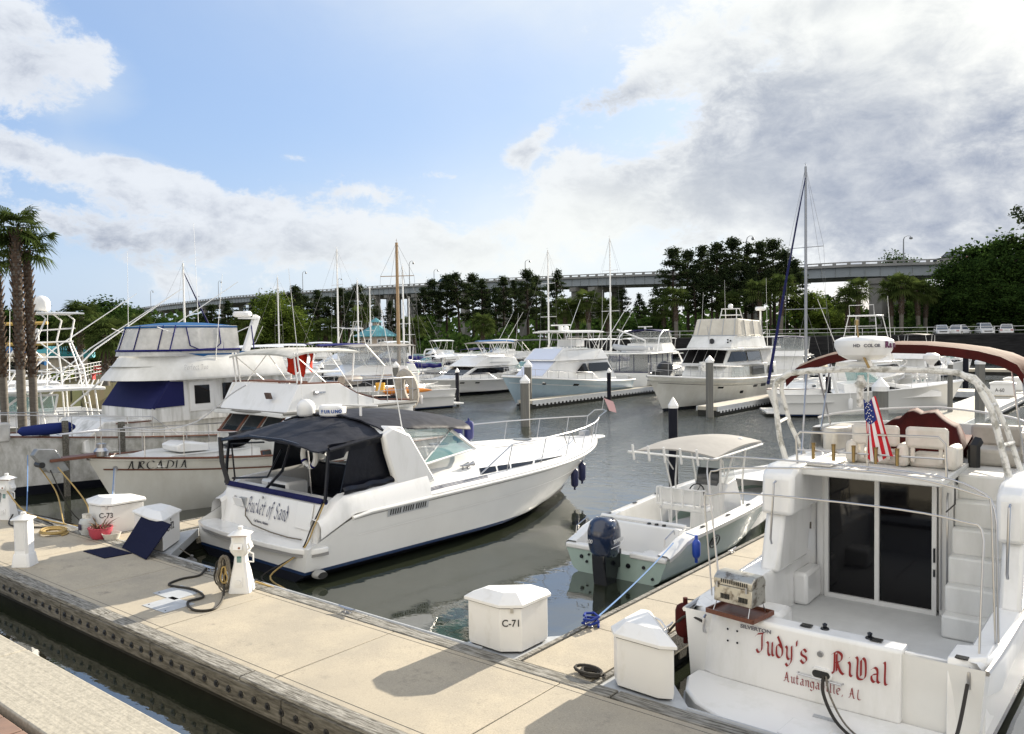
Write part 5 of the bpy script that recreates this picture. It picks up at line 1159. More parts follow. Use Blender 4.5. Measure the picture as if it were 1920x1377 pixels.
def white_convertible():
    L = 11.8; ox, oy = -43.6, 55.2; t = boat_root('motor_yacht', 'low white flybridge cruiser with long dark windscreen band, bow towards the camera', 'motor boat', ox, oy, 180)
    H = Hull(L, 4.1, 1.05, 1.35, rake=1.9, flare=1.6, tm=.42); H.build(t, [hullw, blackg, antif], (.10, .2)); H.rubrail(t, white, 0, .05); H.deck(t, white, .2, 1, camber=.12)
    X = lambda a: L-.9-a
    C = Block([(X(9.6), 1.0), (X(9.3), 2.1), (X(4.0), 2.12), (X(2.6), 1.5), (X(1.4), 1.35), (X(1.4), 1.1)], 1.6, 1.4, lambda q: 1-max(0, (q-X(6))/6)*.5); C.build('deckhouse', white, t, .05)
    C.side('side_window', glassk, t, [(X(7.8), 1.55), (X(7.8), 2.0), (X(4.2), 2.0), (X(3.2), 1.55)]); windows_front(C, t, (X(4.0), 2.12), (X(2.6), 1.5), 2, glassk, .95, .03, .05, .95)
    F = Block([(X(9.2), 2.15), (X(8.7), 2.75), (X(5.5), 2.95), (X(3.7), 2.2), (X(3.7), 2.15)], 1.5, 1.35, lambda q: 1-max(0, (q-X(6))/5)*.3); F.build('flying_bridge', white, t, .05)
    F.side('slatted_vent', plate, t, [(X(8.0), 2.35), (X(8.0), 2.42), (X(5.6), 2.48), (X(5.4), 2.4)])
    b = MB(); b.sheet([[(X(8.9)+3.4*i/6, u*1.35, 3.95+.12*(1-u*u)) for u in (-1, -.5, 0, .5, 1)] for i in range(7)], .05); b.ob('canopy', greycv, t)
    b = MB()
    for sg in (-1, 1):
        for x0, x1 in ((8.5, 8.8), (8.0, 7.2), (6.4, 5.6)): b.cyl((X(x0), sg*1.3, 2.8), (X(x1), sg*1.3, 3.95), .022, n=5)
    b.ob('canopy_frame', alu, t)
    nib_text("Bella", .3, blkL, t, frame3((X(4.5)+.1, .45, 2.62), (.0, 1, 0), (-.9, 0, .42)), total_w=.9) if False else None
    antenna(t, (X(8.9), 1.2, 2.8), 3.6, (-.1, .05)); H.rail(t, .45, .97, .5, n=7); H.strip(t, glassk, -.3, -.2, .60, .635, name='hull_port', off=.012); H.strip(t, glassk, -.3, -.2, .72, .755, name='hull_port', off=.012)
    return t
WC = white_convertible()
def trawler_dinghy():
    L = 12.5; v0 = far(1172, 64); TDX, TDY = v0.x, v0.y; t = boat_root('trawler_yacht', 'white two-deck trawler with navy trim carrying a grey inflatable dinghy on its upper deck', 'motor yacht', TDX, TDY, 10)
    H = Hull(L, 4.4, 1.5, 2.1, rake=1.4, tm=.5, stern=.9); H.build(t, [hullw, navyL, antif], (.06, .16)); H.rubrail(t, navyL, 0, .06); H.deck(t, white, 0, 1); H.strip(t, navyL, -.16, -.05, .0, .9, name='navy_band')
    A = Block([(.3, 1.4), (.3, 2.9), (5.6, 2.9), (5.6, 1.4)], 2.0, 1.95); A.build('aft_curtain', clearb, t, 0)
    b = MB()
    for xx in (.3, 1.7, 3.1, 4.4, 5.6):
        for sg in (-1, 1): b.cyl((xx, sg*1.99, 1.4), (xx, sg*1.97, 2.95), .035, n=5)
    for u in (-.9, -.3, .3, .9): b.cyl((.3, u*1.97, 1.5), (.3, u*1.97, 2.95), .035, n=5)
    b.box((3, 0, 1.5), (5.6, 4.1, .16)); b.ob('curtain_frame', navyL, t)
    b = MB(); b.box((3.0, 0, 3.0), (6.3, 4.3, .12)); b.ob('upper_deck', white, t, bev=.03)
    C = Block([(5.6, 1.3), (5.6, 3.0), (8.2, 3.0), (9.4, 2.0), (9.4, 1.3)], 1.9, 1.7); C.build('deckhouse', white, t, .04); C.side('side_window', glassk, t, [(6.0, 2.1), (6.0, 2.8), (8.0, 2.8), (8.6, 2.1)])
    F = Block([(4.4, 3.05), (4.4, 3.7), (7.0, 3.8), (8.0, 3.1)], 1.6, 1.45); F.build('flying_bridge', white, t, .04)
    b = MB(); b.sheet([[(4.0+3.2*i/6, u*1.6, 4.7+.2*(1-u*u)) for u in (-1, -.5, 0, .5, 1)] for i in range(7)], .06); b.ob('canopy', navy, t)
    b = MB()
    for sg in (-1, 1): b.tube([(2.6, sg*1.7, 3.06), (3.2, sg*1.7, 4.3), (4.2, sg*1.65, 4.75), (5.8, sg*1.6, 4.8), (6.9, sg*1.5, 3.8)], .06, 6)
    b.ob('arch', white, t)
    K = Block([(5.4, 3.75), (5.4, 4.65), (6.8, 4.65), (7.1, 3.8)], 1.5, 1.5); K.build('clear_curtain', clearb, t, 0)
    b = MB(); b.box((4.6, 0, 5.1), (.1, 1.2, .07)); b.cyl((4.6, 0, 4.8), (4.6, 0, 5.08), .1, n=8); b.ob('radar', plast, t)
    b = MB(); b.tube([(1.2, -1.2, 3.05), (1.2, -1.2, 4.0), (.6, .9, 4.9)], .06, 6); b.ob('davit', alu, t)
    d = thing('inflatable_dinghy', 'grey inflatable dinghy stowed on the upper deck of the two-deck trawler', 'dinghy', t.matrix_world @ V(0, 0, 0), 0)
    M_ = Matrix.Translation((TDX, TDY, 0)) @ Matrix.Rotation(R(100), 4, 'Z'); d.matrix_world = M_ @ Matrix.Translation((1.8, 0, 3.35)) @ Matrix.Rotation(R(90), 4, 'Z')
    b = MB(); b.tube([(-1.5, -.55, 0), (.6, -.58, .02), (1.3, -.35, .12), (1.6, 0, .2), (1.3, .35, .12), (.6, .58, .02), (-1.5, .55, 0)], [.16, .21, .21, .2, .21, .21, .16], 10); b.ob('tube', mat('inflatable_grey', (.42, .43, .44), .5), d)
    b = MB(); b.bx((-1.3, -.45, -.12), (1.2, .45, -.04)); b.ob('floor', mat('inflatable_grey', (.42, .43, .44), .5), d)
    return t
bpy.context.view_layer.update()
TD = trawler_dinghy()

# smaller and farther boats: centre column in the photo and distance from the camera set where each floats
def P2(px, py, z=0): v = at(px, py, z); return v.x, v.y
def put(px, d): v = far(px, d); return v.x, v.y
SP = [
 dict(label='white cruiser with royal blue arched canopy top behind the boat with the red jackets', at=(610, 62), h=150, L=12, B=4, kind='fly', top=royal),
 dict(label='white sport fishing boat with a tall tuna tower behind the blue canopy', at=(640, 88), h=170, L=12, B=4, kind='fly', tower=True),
 dict(label='white flybridge cruiser with clear plastic curtains right of the red jackets', at=(660, 50), h=165, L=12.5, B=4.2, kind='fly', top=greycv, enclosure=clearb),
 dict(label='white express cruiser with dark bow stripe left of the red jackets', at=(490, 44), h=160, L=11, B=3.7, kind='express', st=navyL),
 dict(label='white flybridge cruiser with black side windows under the red jackets', at=(570, 52), h=168, L=12, B=4, kind='fly'),
 dict(label='white cruiser with a long side deck behind the radar mast at left', at=(500, 66), h=150, L=12, B=4, kind='fly', top=white),
 dict(label='white express cruiser with pale windscreen right of the wooden mast', at=(792, 88), h=150, L=11, B=3.8, kind='express', top=None),
 dict(label='old white trawler with an open flying bridge rail and blue-grey hull', at=(838, 84), h=165, L=10, B=3.8, kind='fly', hull=hullb, top=None),
 dict(label='white boat with beige window covers behind the low white flybridge cruiser', at=(885, 76), h=100, L=11, B=4.2, kind='fly', dark=tancv),
 dict(label='white flybridge boat with light blue canvas top in the far row', at=(905, 82), h=140, L=12, B=4.2, kind='fly', top=blueC, outr=True),
 dict(label='sleek white yacht with black windows and black canvas top in the far row', at=(985, 86), h=120, L=15, B=4.6, kind='fly', top=canvasb),
 dict(label='white express boat with oval dark window left of the pale blue boat', at=(975, 68), h=150, L=10, B=3.6, kind='express'),
 dict(label='white cruiser half hidden behind the hard top of the pale blue boat', at=(1105, 84), h=150, L=12, B=4, kind='fly', top=white, outr=True),
 dict(label='white motor boat behind the stern of the ivory motor yacht', at=(1445, 82), h=150, L=12, B=4, kind='fly', top=white),
 dict(label='white trawler with navy canvas top left of the tall dark mast', at=(1488, 78), h=8, L=11, B=4.0, kind='fly', top=navy, enclosure=clearb, dark=glassk),
 dict(label='white boat with black roof canopy and open rails below the parked cars', at=(1712, 84), h=175, L=11, B=3.8, kind='fly', top=canvasb),
 dict(label='white fishing boat with an aluminium half tower behind the radar dome', at=(1636, 60), h=-8, L=11.5, B=4.0, kind='fly', tower=True, top=None),
 dict(label='white cabin boat with dark side windows moored under the maroon canopy', at=(1628, 44), h=-60, L=9.5, B=3.4, kind='express', top=None),
 dict(label='white stern of a boat with lettering under the maroon canopy', at=(1722, 66), h=-5, L=11, B=3.8, kind='fly', top=None),
 dict(label='white tender with a curved bow right of the boat with black roof canopy', at=(1775, 80), h=-30, L=7, B=2.6, kind='express', top=None),
 dict(label='white cruiser behind the mast of the old wooden ketch', at=(700, 54), h=170, L=10, B=3.8, kind='fly', top=greycv),
 dict(label='white motor boat low behind the radar mast of the boat with blue canvas', at=(455, 58), h=150, L=11, B=3.8, kind='fly', top=white),
 dict(label='small white express boat in the far row left of the kiosk', at=(540, 90), h=160, L=10, B=3.6, kind='express'),
 *[dict(label=l_, at=(p_, d_), h=h_, L=9.5, B=3.5, kind=k_, top=t_) for l_, p_, d_, h_, k_, t_ in (('small white open-topped boat left of centre in the farthest row', 775, 104, 160, 'express', None), ('small white flybridge boat in the farthest row beside the ketch mast', 815, 108, 150, 'fly', white), ('small white boat with a navy top in the farthest row behind the far pile', 868, 106, 165, 'express', navy), ('small white flybridge boat in the farthest row behind the light blue top', 930, 108, 150, 'fly', white), ('small white express boat in the farthest row left of the pale blue hard top', 1012, 106, 140, 'express', white), ('small white flybridge boat in the farthest row behind the pale blue hard top', 1066, 108, 155, 'fly', greycv), ('small white boat in the farthest row right of the pale blue boat', 1128, 107, 150, 'express', None), ('small white flybridge boat in the farthest row above the red jackets', 585, 100, 150, 'fly', white), ('small white boat with tan top in the farthest row left of the jackets', 520, 98, 160, 'express', tancv), ('small white boat in the farthest row right of the leaning radar mast', 470, 86, 150, 'fly', None), ('white cruiser in the second row between the ketch mast and the old trawler', 800, 70, 158, 'express', white), ('white flybridge boat in the second row left of the sloping hard top', 940, 92, 172, 'fly', white), ('white cruiser in the second row just left of the trawler with dinghy', 1085, 92, 30, 'fly', None), ('white express boat with tan top in the second row by the kiosk', 650, 98, 150, 'express', tancv), ('white flybridge boat low in front of the kiosk wall', 725, 92, 160, 'fly', white), ('white boat with navy top in the second row behind the red jackets', 560, 76, 25, 'fly', navy), ('white cruiser tucked behind the ivory motor yacht at its left', 1225, 92, 150, 'fly', white))],
 dict(label='white cruiser moored low in front of the shaded shore near the middle', at=(1180, 88), h=140, L=11, B=3.8, kind='fly', top=white),
]
for sp in SP:
    d = dict(sp); px, dist = d.pop('at'); x, y = put(px, dist); lab = d.pop('label'); h = d.pop('h'); L = d['L']
    a = R(h); x -= -math.sin(a)*L/2; y -= math.cos(a)*L/2
    cruiser(lab, x, y, h, **d)
sailm = alu
def sb(px, base_d, top, label, h=0, **k):
    v = far(px, base_d); zt = farz(px, top, base_d).z; L = k.get('L', 10); mx_ = k.get('mast_x', .55); a = R(h)
    x = v.x+math.sin(a)*L*mx_; y = v.y-math.cos(a)*L*mx_; return sailboat(label, x, y, h, mast=zt, **k)
oakm = mat('mast_wood', (.34, .22, .11), .5, var=.3, vscale=3, stretch=(4, 4, .4)); darkm = mat('mast_dark', (.03, .035, .06), .4)
sb(347, 60, 494, 'sailing boat whose pale mast with furled dark sails rises behind the blue enclosure', h=10, jib=navy, L=10)
sb(634, 70, 468, 'sailing boat with a tall thin mast just left of the kiosk', h=170, L=10, lean=-.004, spread=(.45, .75))
sb(672, 74, 526, 'small sailing boat with a short mast left of the kiosk', h=170, L=8, B=2.6)
sb(747, 52, 456, 'old wooden ketch with a varnished timber mast and a pale green sail bundle', h=-150, L=12, B=3.6, mcol=oakm, cover=mat('sail_green', (.30, .48, .42), .8, var=.3, bump=.6, bscale=4), hull=blackg, r=.13, spread=(.8,))
sb(757, 66, 500, 'sailing boat with a silver mast close right of the timber mast', h=170, L=10)
sb(1029, 78, 470, 'sailing boat with a mast behind the pale blue sport fishing boat', h=170, L=11, spread=(.5, .75))
sb(1145, 76, 448, 'sailing boat with a mast between the pale blue boat and the trawler', h=170, L=11, spread=(.5, .78))
sb(695, 84, 540, 'sailing boat with a short mast just left of the kiosk roof', h=165, L=9)
sb(768, 90, 560, 'sailing boat with a short mast right of the kiosk roof', h=170, L=9)
sb(523, 84, 520, 'sailing boat with a thin mast between the leaning radar mast and the jackets', h=165, L=9)
sb(1506, 36, 315, 'tall sailing yacht with a dark furled sail and tan canvas cover left of the maroon canopy', h=-100, L=12, B=3.6, mast_x=.35, mcol=mat('mast_grey', (.30, .31, .33), .35, metal=.4), jib=navy, cover=tancv, spread=(.42, .66), r=.1) if False else None

# ------------------------------------------------------------------ foreground boat 1: white express cruiser, name in script on its transom
def express_cruiser():
    ox, oy, h = -14.2, 9.3, -2.5
    t = boat_root('express_cruiser', 'large white express cruiser with dark canvas top and a script name on its transom', 'motor boat', ox, oy, h)
    class HC(Hull):
        def zt(s, q): return min(Hull.zt(s, q), .66+max(0, q*s.L-.02)*.44)
    H = HC(11.75, 4.15, 1.12, 1.40, rake=2.3, draft=.45, stern=.96, tm=.5, p=2.4, cw=.93, tc=.38, pc=2.0, flare=1.15, pz=1.2)
    H.build(t, [hullw, stripe, antif], (.17, .23), n=40, m=10); H.rubrail(t, white, .0, .035, .085, 1, off=.015); H.strip(t, mat('rub_grey', (.25, .25, .25), .5), -.075, -.055, .09, .98, name='rub_groove')  # plain mid-grey strip below the rub rail
    H.strip(t, plast, -.42, -.405, .1, .96, off=.012, name='spray_knuckle')
    # foredeck and deckhouse as one crowned shell
    def hx(x): return max(.05, .60*(1-max(0, (x-3.6)/8.4)**1.25)) if x > 3.3 else .50
    def dk(x, u, off=0.0):
        q = min(1, max(0, x/H.L)); zt = H.zt(q); xs = H.X(q, zt); w = H.W(q, zt)
        n = (1-abs(u)**3.2); z = zt+.03+hx(x)*n; return Vector((xs, u*w*(1-.02), z+off))
    mb = MB(); us = [-1, -.97, -.93, -.88, -.82, -.75, -.62, -.45, -.22, 0, .22, .45, .62, .75, .82, .88, .93, .97, 1]
    mb.sheet([[dk(3.0+8.72*i/30, u) for u in us] for i in range(31)]); mb.ob('foredeck', white, t, smooth=60)
    for sg in (-1, 1):
        for (x0, x1, m_) in ((4.75, 5.28, glassk), (5.34, 5.75, glassk), (5.81, 6.6, glassk), (6.68, 7.9, glassk)):
            b = MB(); n = 5; f = lambda x: max(.0, (7.9-x)/3.15)
            b.sheet([[dk(x0+(x1-x0)*i/n+(.12 if j else 0), sg*(.915+(-.075*f(x0+(x1-x0)*i/n)-.01)*j), .012) for j in (0, 1)] for i in range(n+1)]); b.ob('cabin_window', m_, t)
        for k in range(3):
            b = MB(); b.sheet([[dk(3.0+1.9*i/6, sg*(.955-.012*k+j*.006), .006) for j in (0, 1)] for i in range(7)]); b.ob('pinstripe', navyL, t)
    b = MB(); b.sheet([[dk(6.6+1.6*i/6, u, .006) for u in (-.34, -.1, .1, .34)] for i in range(7)]); b.ob('sun_pad', mat('pad_white', (.66, .66, .65), .7), t)
    for x, u in ((8.6, .1), (6.1, .45)): c = dk(x, u, .0); b = MB(); b.lathe([(0, 0), (.26, 0), (.26, .03), (0, .035)], c, 16); b.ob('deck_hatch', glassd, t)
    # aft body, coamings, cockpit
    A = Block([(.36, .60), (.52, 1.38), (.95, 1.43), (.95, .60)], 1.74, 1.72); A.build('transom', white, t, .04, 3)
    b = MB(); pl_ = []
    for k in range(13): a = math.pi/2*k/12; pl_.append((.42-.52*math.sin(a) if k else .5, 1.42+.64*math.cos(a)))
    outline = [(.42, 2.05), (.30, 2.05), (.10, 1.99), (-.02, 1.86), (-.10, 1.6), (-.16, .8), (-.18, 0), (-.16, -.8), (-.10, -1.6), (-.02, -1.86), (.10, -1.99), (.30, -2.05), (.42, -2.05)]
    b.prism(outline, 'z', .56, .66); b.ob('swim_platform', white, t, bev=.03)
    b = MB(); b.prism([(x+.02 if x < .5 else x, y*.985) for x, y in outline], 'z', .50, .558); b.ob('platform_rub', mat('rub_grey', (.25, .25, .25), .5), t)
    for sg in (-1, 1):
        b = MB(); g = []
        for i in range(15):
            x = .30+2.75*i/14; q = x/H.L; zt = H.zt(q)+.02; top = min(1.46+.012*i, zt+.30+.35*min(1, max(0, (x-.5)/.6)))
            g.append([(x, sg*(H.W(q, zt)*.99), zt), (x+.02, sg*1.96, (zt+top)/2+.05), (x+.03, sg*1.86, top), (x+.03, sg*1.66, top+.02), (x+.03, sg*1.60, top-.05), (x+.03, sg*1.60, .55)])
        b.sheet(g); b.ob('side_coaming', white, t, smooth=40)
    b = MB(); b.bx((.9, -1.6, .5), (3.3, 1.6, .55)); b.ob('cockpit_sole', nonskid, t)
    b = MB(); b.bx((3.25, -1.6, .5), (3.35, 1.6, 1.25)); b.ob('bulkhead', glassk, t)
    b = MB(); b.sheet([[(.50+.04*i, u*1.72, 1.44+.05*math.sin(i*1.6)) for u in [-1+j/8 for j in range(17)]] for i in range(5)], .05); b.ob('coaming_pad', navy, t)
    b = MB(); b.bx((1.0, .15, .55), (1.55, 1.15, 1.52)); b.ob('refreshment_cabinet', white, t, bev=.06)
    b = MB(); b.box((1.0, .52, 1.22), (.03, .62, .5)); b.ob('cabinet_door', glassk, t)
    b = MB(); b.bx((2.0, -.3, .55), (2.7, 1.5, 1.1)); b.bx((2.5, -.3, 1.0), (2.75, 1.5, 1.7)); b.ob('helm_seat', vinylk, t, bev=.05)
    # arch
    for sg in (-1, 1):
        b = MB(); b.prism([(2.30, 1.35), (3.35, 1.45), (2.62, 2.52), (2.18, 2.70), (1.92, 2.56), (2.0, 2.2)], 'y', sg*1.88, sg*1.72); b.ob('arch_leg', white, t, bev=.05)
    b = MB(); b.prism([(1.92, 2.52), (2.62, 2.52), (2.5, 2.68), (2.1, 2.72)], 'y', -1.8, 1.8); b.ob('arch_beam', white, t, bev=.04)
    # canopies
    ze = lambda x: 2.40+.16*min(1, (x-.5)/1.6)
    b = MB(); g = []
    for i in range(13):
        x = .42+1.75*i/12; g.append([(x+.02*math.sin(u*9), u*1.80, ze(x)+.28*(1-abs(u)**2.2)*(.35+.65*min(1, (x-.3)/1.2))+.010*math.sin(u*23+i*1.3)+.008*math.sin(i*2.1)) for u in [-1+j/10 for j in range(21)]])
    b.sheet(g, .03); b.ob('aft_canopy', canvasb, t, smooth=70)
    b = MB(); g = []
    for i in range(13):
        x = 2.0+2.75*i/12; k = i/12
        w = 1.74-.20*k**2; e = 2.66-.24*k**1.5; c = .30*math.sin(math.pi*(.28+.58*k))
        g.append([(x+(.62*(1-u*u))*k, u*w, e+c*(1-abs(u)**2.2)+.008*math.sin(u*19+i)) for u in [-1+j/10 for j in range(21)]])
    b.sheet(g, .03); b.ob('forward_canopy', canvasb, t, smooth=70)
    # windscreen: green glass, white frame, crumpled clear vinyl above
    A0, A1, A2 = V(3.05, 1.72, 1.80), V(4.95, 1.48, 1.93), V(5.95, 0, 2.05); B1, B2 = V(4.22, 1.42, 2.42), V(5.0, 0, 2.56); mir = lambda v: V(v.x, -v.y, v.z)
    for f_ in (lambda v: v, mir):
        b = MB(); b.poly([f_(A0), f_(A1), f_(B1)]); b.ob('side_glass', glassg, t); b = MB(); b.poly([f_(A1), f_(A2), f_(B2), f_(B1)]); b.ob('windscreen', glassg, t)
        b = MB(); b.tube([f_(A0), f_(A1)], .028, 6); b.tube([f_(A1), f_(B1)], .045, 6); b.tube([f_(A0), f_(B1)], .022, 6); b.tube([f_(A1), f_(A2)], .03, 6); b.tube([f_(B1), f_(B2)], .03, 6); b.ob('windscreen_frame', white, t)
        top = [V(2.5, 1.70, 2.64), V(3.3, 1.68, 2.60), V(4.0, 1.56, 2.52), V(4.4, 1.46, 2.44)]; bot = [A0-V(.1, 0, .0), A0.lerp(B1, .4), A0.lerp(B1, .8), B1]; g = []
        for i in range(25):
            k = i/24*3; j = min(2, int(k)); fr = k-j; a = top[j].lerp(top[j+1], fr); c = bot[j].lerp(bot[j+1], fr); g.append([f_(a.lerp(c, q/5)+V(0, .035*math.sin(i*1.7)+.02*math.sin(i*.9+q), 0)) for q in range(6)])
        b.sheet(g) if False else None
        bb = MB(); bb.sheet(g); bb.ob('clear_side_curtain', clearb, t, smooth=180)
    # side curtains: dark frames, rolled vinyl, dark sheets standing in for the shaded interior
    for sg in (-1, 1):
        b = MB(); y = sg*1.78
        b.tube([(.55, y, 1.42), (.60, y*1.005, 1.9), (.66, y, 2.38)], [.035, .035, .03], 5); b.tube([(.66, y, 2.40), (1.4, y, 2.50), (2.1, y, 2.56)], .045, 5); b.ob('curtain_post', vinylk, t)
        b = MB(); n = 14
        b.sheet([[(.64+1.45*i/n+.02*math.sin(j*2+i), y-sg*(.03*math.sin(i*1.3)+.05*j*.5), 2.50+.06*i/n-(.10+.24*(1-i/n)**.5*(1 if i < 5 else .6))*j/3) for j in range(4)] for i in range(n+1)]); b.ob('rolled_curtain', vinylk, t, smooth=180)
    b = MB(); b.prism([(1.0, 1.50), (3.0, 1.62), (2.25, 2.42), (1.25, 2.38)], 'y', -1.66, -1.64); b.ob('shade_sheet', vinylk, t)  # dark sheet filling the open side in place of the shade inside
    b = MB(); b.prism([(1.6, 1.45), (3.0, 1.5), (2.2, 2.5), (1.75, 2.5)], 'y', 1.66, 1.68); b.ob('shade_sheet', vinylk, t)  # port sheet, added to keep the interior dark
    b = MB(); n = 16; b.sheet([[(.95+2.0*i/n, -1.80-.05*math.sin(j*1.1)-.02*math.sin(i*1.9), 1.49+.015*math.sin(i*1.4)+.05*j+.10*(i/n)) for j in range(4)] for i in range(n+1)]); b.ob('loose_vinyl', vinylk, t, smooth=180)
    b = MB(); b.tube([(.52, 1.62, 1.42), (.46, 1.76, 1.9), (.45, 1.78, 2.42)], .05, 6); b.tube([(.45, 1.72, 2.36), (.44, .6, 2.52), (.44, -.6, 2.52), (.60, -1.72, 2.36)], .035, 6); b.tube([(.62, .3, 1.46), (.55, -.4, 1.9), (.62, -.62, 2.5)], .03, 6); b.tube([(.58, 1.5, 1.5), (.55, 1.4, 1.56), (.52, 1.45, 2.3), (.52, .2, 2.42)], .02, 5); b.tube([(.55, 1.5, 1.55), (.58, .2, 1.7), (.60, -.3, 2.3)], .022, 5); b.ob('aft_opening_frame', vinylk, t)
    b = MB(); b.tube([(.8, -1.0, 1.45), (.7, -1.05, 2.45)], .015, 6); b.ob('canopy_strut', steel, t)
    # on the arch
    b = MB(); b.lathe([(0, 0), (.25, 0), (.285, .03), (.29, .17), (.285, .20), (.25, .235), (0, .245)], (2.1, .02, 2.84), 28); rd = b.ob('radar', plast, t)
    b = MB(); b.lathe([(0, -.10), (.2, -.10), (.27, 0), (0, 0)], (2.1, .02, 2.84), 24); b.ob('radar_base', navyL, rd)
    cyl_text('FURUNO', .095, mat('lettering_blue', (.01, .07, .30), .4), rd, (2.1, .02), .294, 186, -15.5, 2.92, weight=.004); dome(t, (1.95, .78, 2.80), .20)
    b = MB(); b.cyl((1.95, .78, 2.5), (1.95, .78, 2.82), .03, n=6); b.ob('dome_post', steel, t)
    b = MB(); b.cyl((2.25, -.75, 2.6), (2.25, -.75, 3.05), .03, n=7); b.tube([(2.0, -.45, 3.1), (2.5, -1.0, 3.07)], .025, 5); b.ob('anchor_light_post', plast, t)
    antenna(t, (2.55, -1.86, 2.02), 3.2, (-.10, .12), .012); antenna(t, (2.2, 1.2, 2.7), 3.4, (-.03, .1), .009)
    # life ring
    b = MB(); n = 24
    rings = []
    for i in range(n+1):
        a = 2*math.pi*i/n; c = V(0, math.cos(a)*.22, math.sin(a)*.22); rings.append([c*(1)+V(math.cos(q)*.055, math.cos(a)*math.sin(q)*.055, math.sin(a)*math.sin(q)*.055) for q in [2*math.pi*j/8 for j in range(8)]])
    b.loft(rings, True, False); L_ = thing('life_ring', 'white life ring with dark lettering hung inside the cruiser with the dark canvas top', 'life ring', (0, 0, 0)); o = b.ob('ring', plast, L_)
    for k in range(4):
        a = math.pi/4+k*math.pi/2; q = MB(); q.tube([V(-.0, math.cos(a+e)*.22, math.sin(a+e)*.22) for e in (-.12, 0, .12)], .060, 10); q.ob('band', royal, L_)
    text("Sand", .07, blkL, L_, frame3((-.058, .08, -.25), (0, -1, 0), (0, 0, 1)), shear=.2)
    base = Matrix.Translation((ox, oy, 0)) @ Matrix.Rotation(R(90+h), 4, 'Z'); L_.matrix_world = base @ Matrix.Translation((.98, -.70, 2.17)) @ Matrix.Rotation(R(12), 4, 'X')
    b = MB(); b.tube([(0, .05, .2), (.0, 0, .35)], .006, 4); b.ob('hanger', ropeB, L_)
    # lettering on the transom
    nb = (.050, .042)
    M_ = frame3((.408, .74, .97), (0.0, -1, -.02), (.19, 0, .78)); nib_text("Bucket of Sand", .30, navyL, t, M_, nib=nb, slant=.22, total_w=1.46)
    text("Gulf Shores, Alabama", .075, mat('lettering_grey', (.12, .12, .14), .5), t, frame3((.370, .42, .80), (0, -1, -.02), (.19, 0, .78)), sx=.80)
    # transom fittings
    b = MB(); b.box((.455, .93, 1.12), (.05, .22, .20)); b.ob('shower_hatch_frame', plate, t); b = MB(); b.box((.38, 1.00, 1.13), (.02, .34, .20), 0, 0, R(-20)); b.ob('shower_hatch_lid', white, t, bev=.01)
    b = MB(); b.tube([(.43, .80, 1.02), (.37, .72, .88), (.33, .40, .74), (.31, -.3, .69), (.30, -.9, .68), (.33, -1.3, .69)], .014, 5); b.ob('shower_hose', ropeG, t)
    b = MB(); b.box((.440, -1.25, 1.12), (.012, .52, .50), 0, 0, R(12)); b.ob('transom_gate', white, t, bev=.008)
    for y, z in ((1.25, 1.2), (1.28, 1.0), (.18, 1.30)): b = MB(); b.lathe([(0, 0), (.03, 0), (.03, -.015), (0, -.015)], (.46, y, z), 8, 'x'); b.ob('fitting', steel, t)
    # louvred vent
    q0, q1 = 1.86/H.L, 2.95/H.L; H.strip(t, plate, -.20, -.03, q0, q1, off=.010, name='vent_panel')
    for k in range(15):
        if k % 5 == 4: pass
        a = q0+(q1-q0)*(.05+.9*(k+(k//5)*.5)/16); b = MB()
        for sg in (-1, 1):
            p = [H.pt(a+e, H.zt(a)+z, sg, .016) for e, z in ((0, -.17), (.0028, -.17), (.0040, -.06), (.0012, -.06))]; b.poly(p)
        b.ob('vent_slot', black, t)
    # exhaust outlet, rail, pulpit, spotlight, horn
    b = MB(); b.lathe([(.10, -.10), (.13, .0), (.13, .07), (.11, .07), (.09, -.1)], (.24, -2.0, .17), 16, 'y', .62); b.ob('exhaust', mat('exhaust_grey', (.3, .3, .29), .5), t); b = MB(); b.lathe([(0, 0), (.105, 0), (.10, -.02), (0, -.02)], (.24, -2.085, .17), 14, 'y', .6); b.ob('exhaust_bore', black, t)
    mb = MB(); P = {}
    for sg in (-1, 1):
        pts = []
        for i, x in enumerate((4.5, 5.6, 6.9, 8.1, 9.2, 10.2, 11.0, 11.5)):
            b_ = dk(x, sg*.93); tp = b_+V(.18, sg*.02, .60 if i else .06); pts.append(tp)
            if i: mb.cyl(b_, tp, .012, n=5)
        P[sg] = pts
    a, c = P[-1], P[1]; mb.tube(a+[V(12.05, -.22, 2.18), V(12.15, 0, 2.2), V(12.05, .22, 2.18)]+c[::-1], .017, 6); mb.ob('bow_rail', steel, t)
    b = MB(); b.prism([(11.0, -.34), (12.0, -.2), (12.08, 0), (12.0, .2), (11.0, .34)], 'z', 1.36, 1.44); b.ob('bow_pulpit', white, t, bev=.03)
    b = MB(); b.tube([(12.15, 0, 2.2), (12.25, 0, 2.62)], .008, 4); b.ob('pennant_staff', steel, t); b = MB(); b.sheet([[(12.22+.02*i, -.02-.05*i, 2.55-.13*i), (12.3+.03*i, -.30-.02*i, 2.45-.12*i+.05*math.sin(i))] for i in range(4)]); b.ob('pennant', mat('pennant_pink', (.55, .35, .36), .8), t)
    for dx in (0, .16): c = dk(4.4+dx, -.80); b = MB(); b.lathe([(.015, -.2), (.02, -.1), (.05, .04), (.06, .06)], c+V(.12, 0, .09), 10, 'x'); b.cyl(c, c+V(0, 0, .08), .02, n=6); b.ob('horn', steel, t)
    b = MB(); b.box((11.2, 0, 1.55), (.3, .18, .18)); b.cyl((11.5, -.05, 1.45), (11.5, -.05, 1.75), .03, n=6); b.ob('windlass', steel, t)
    W_ = lambda p: base @ Vector(p)
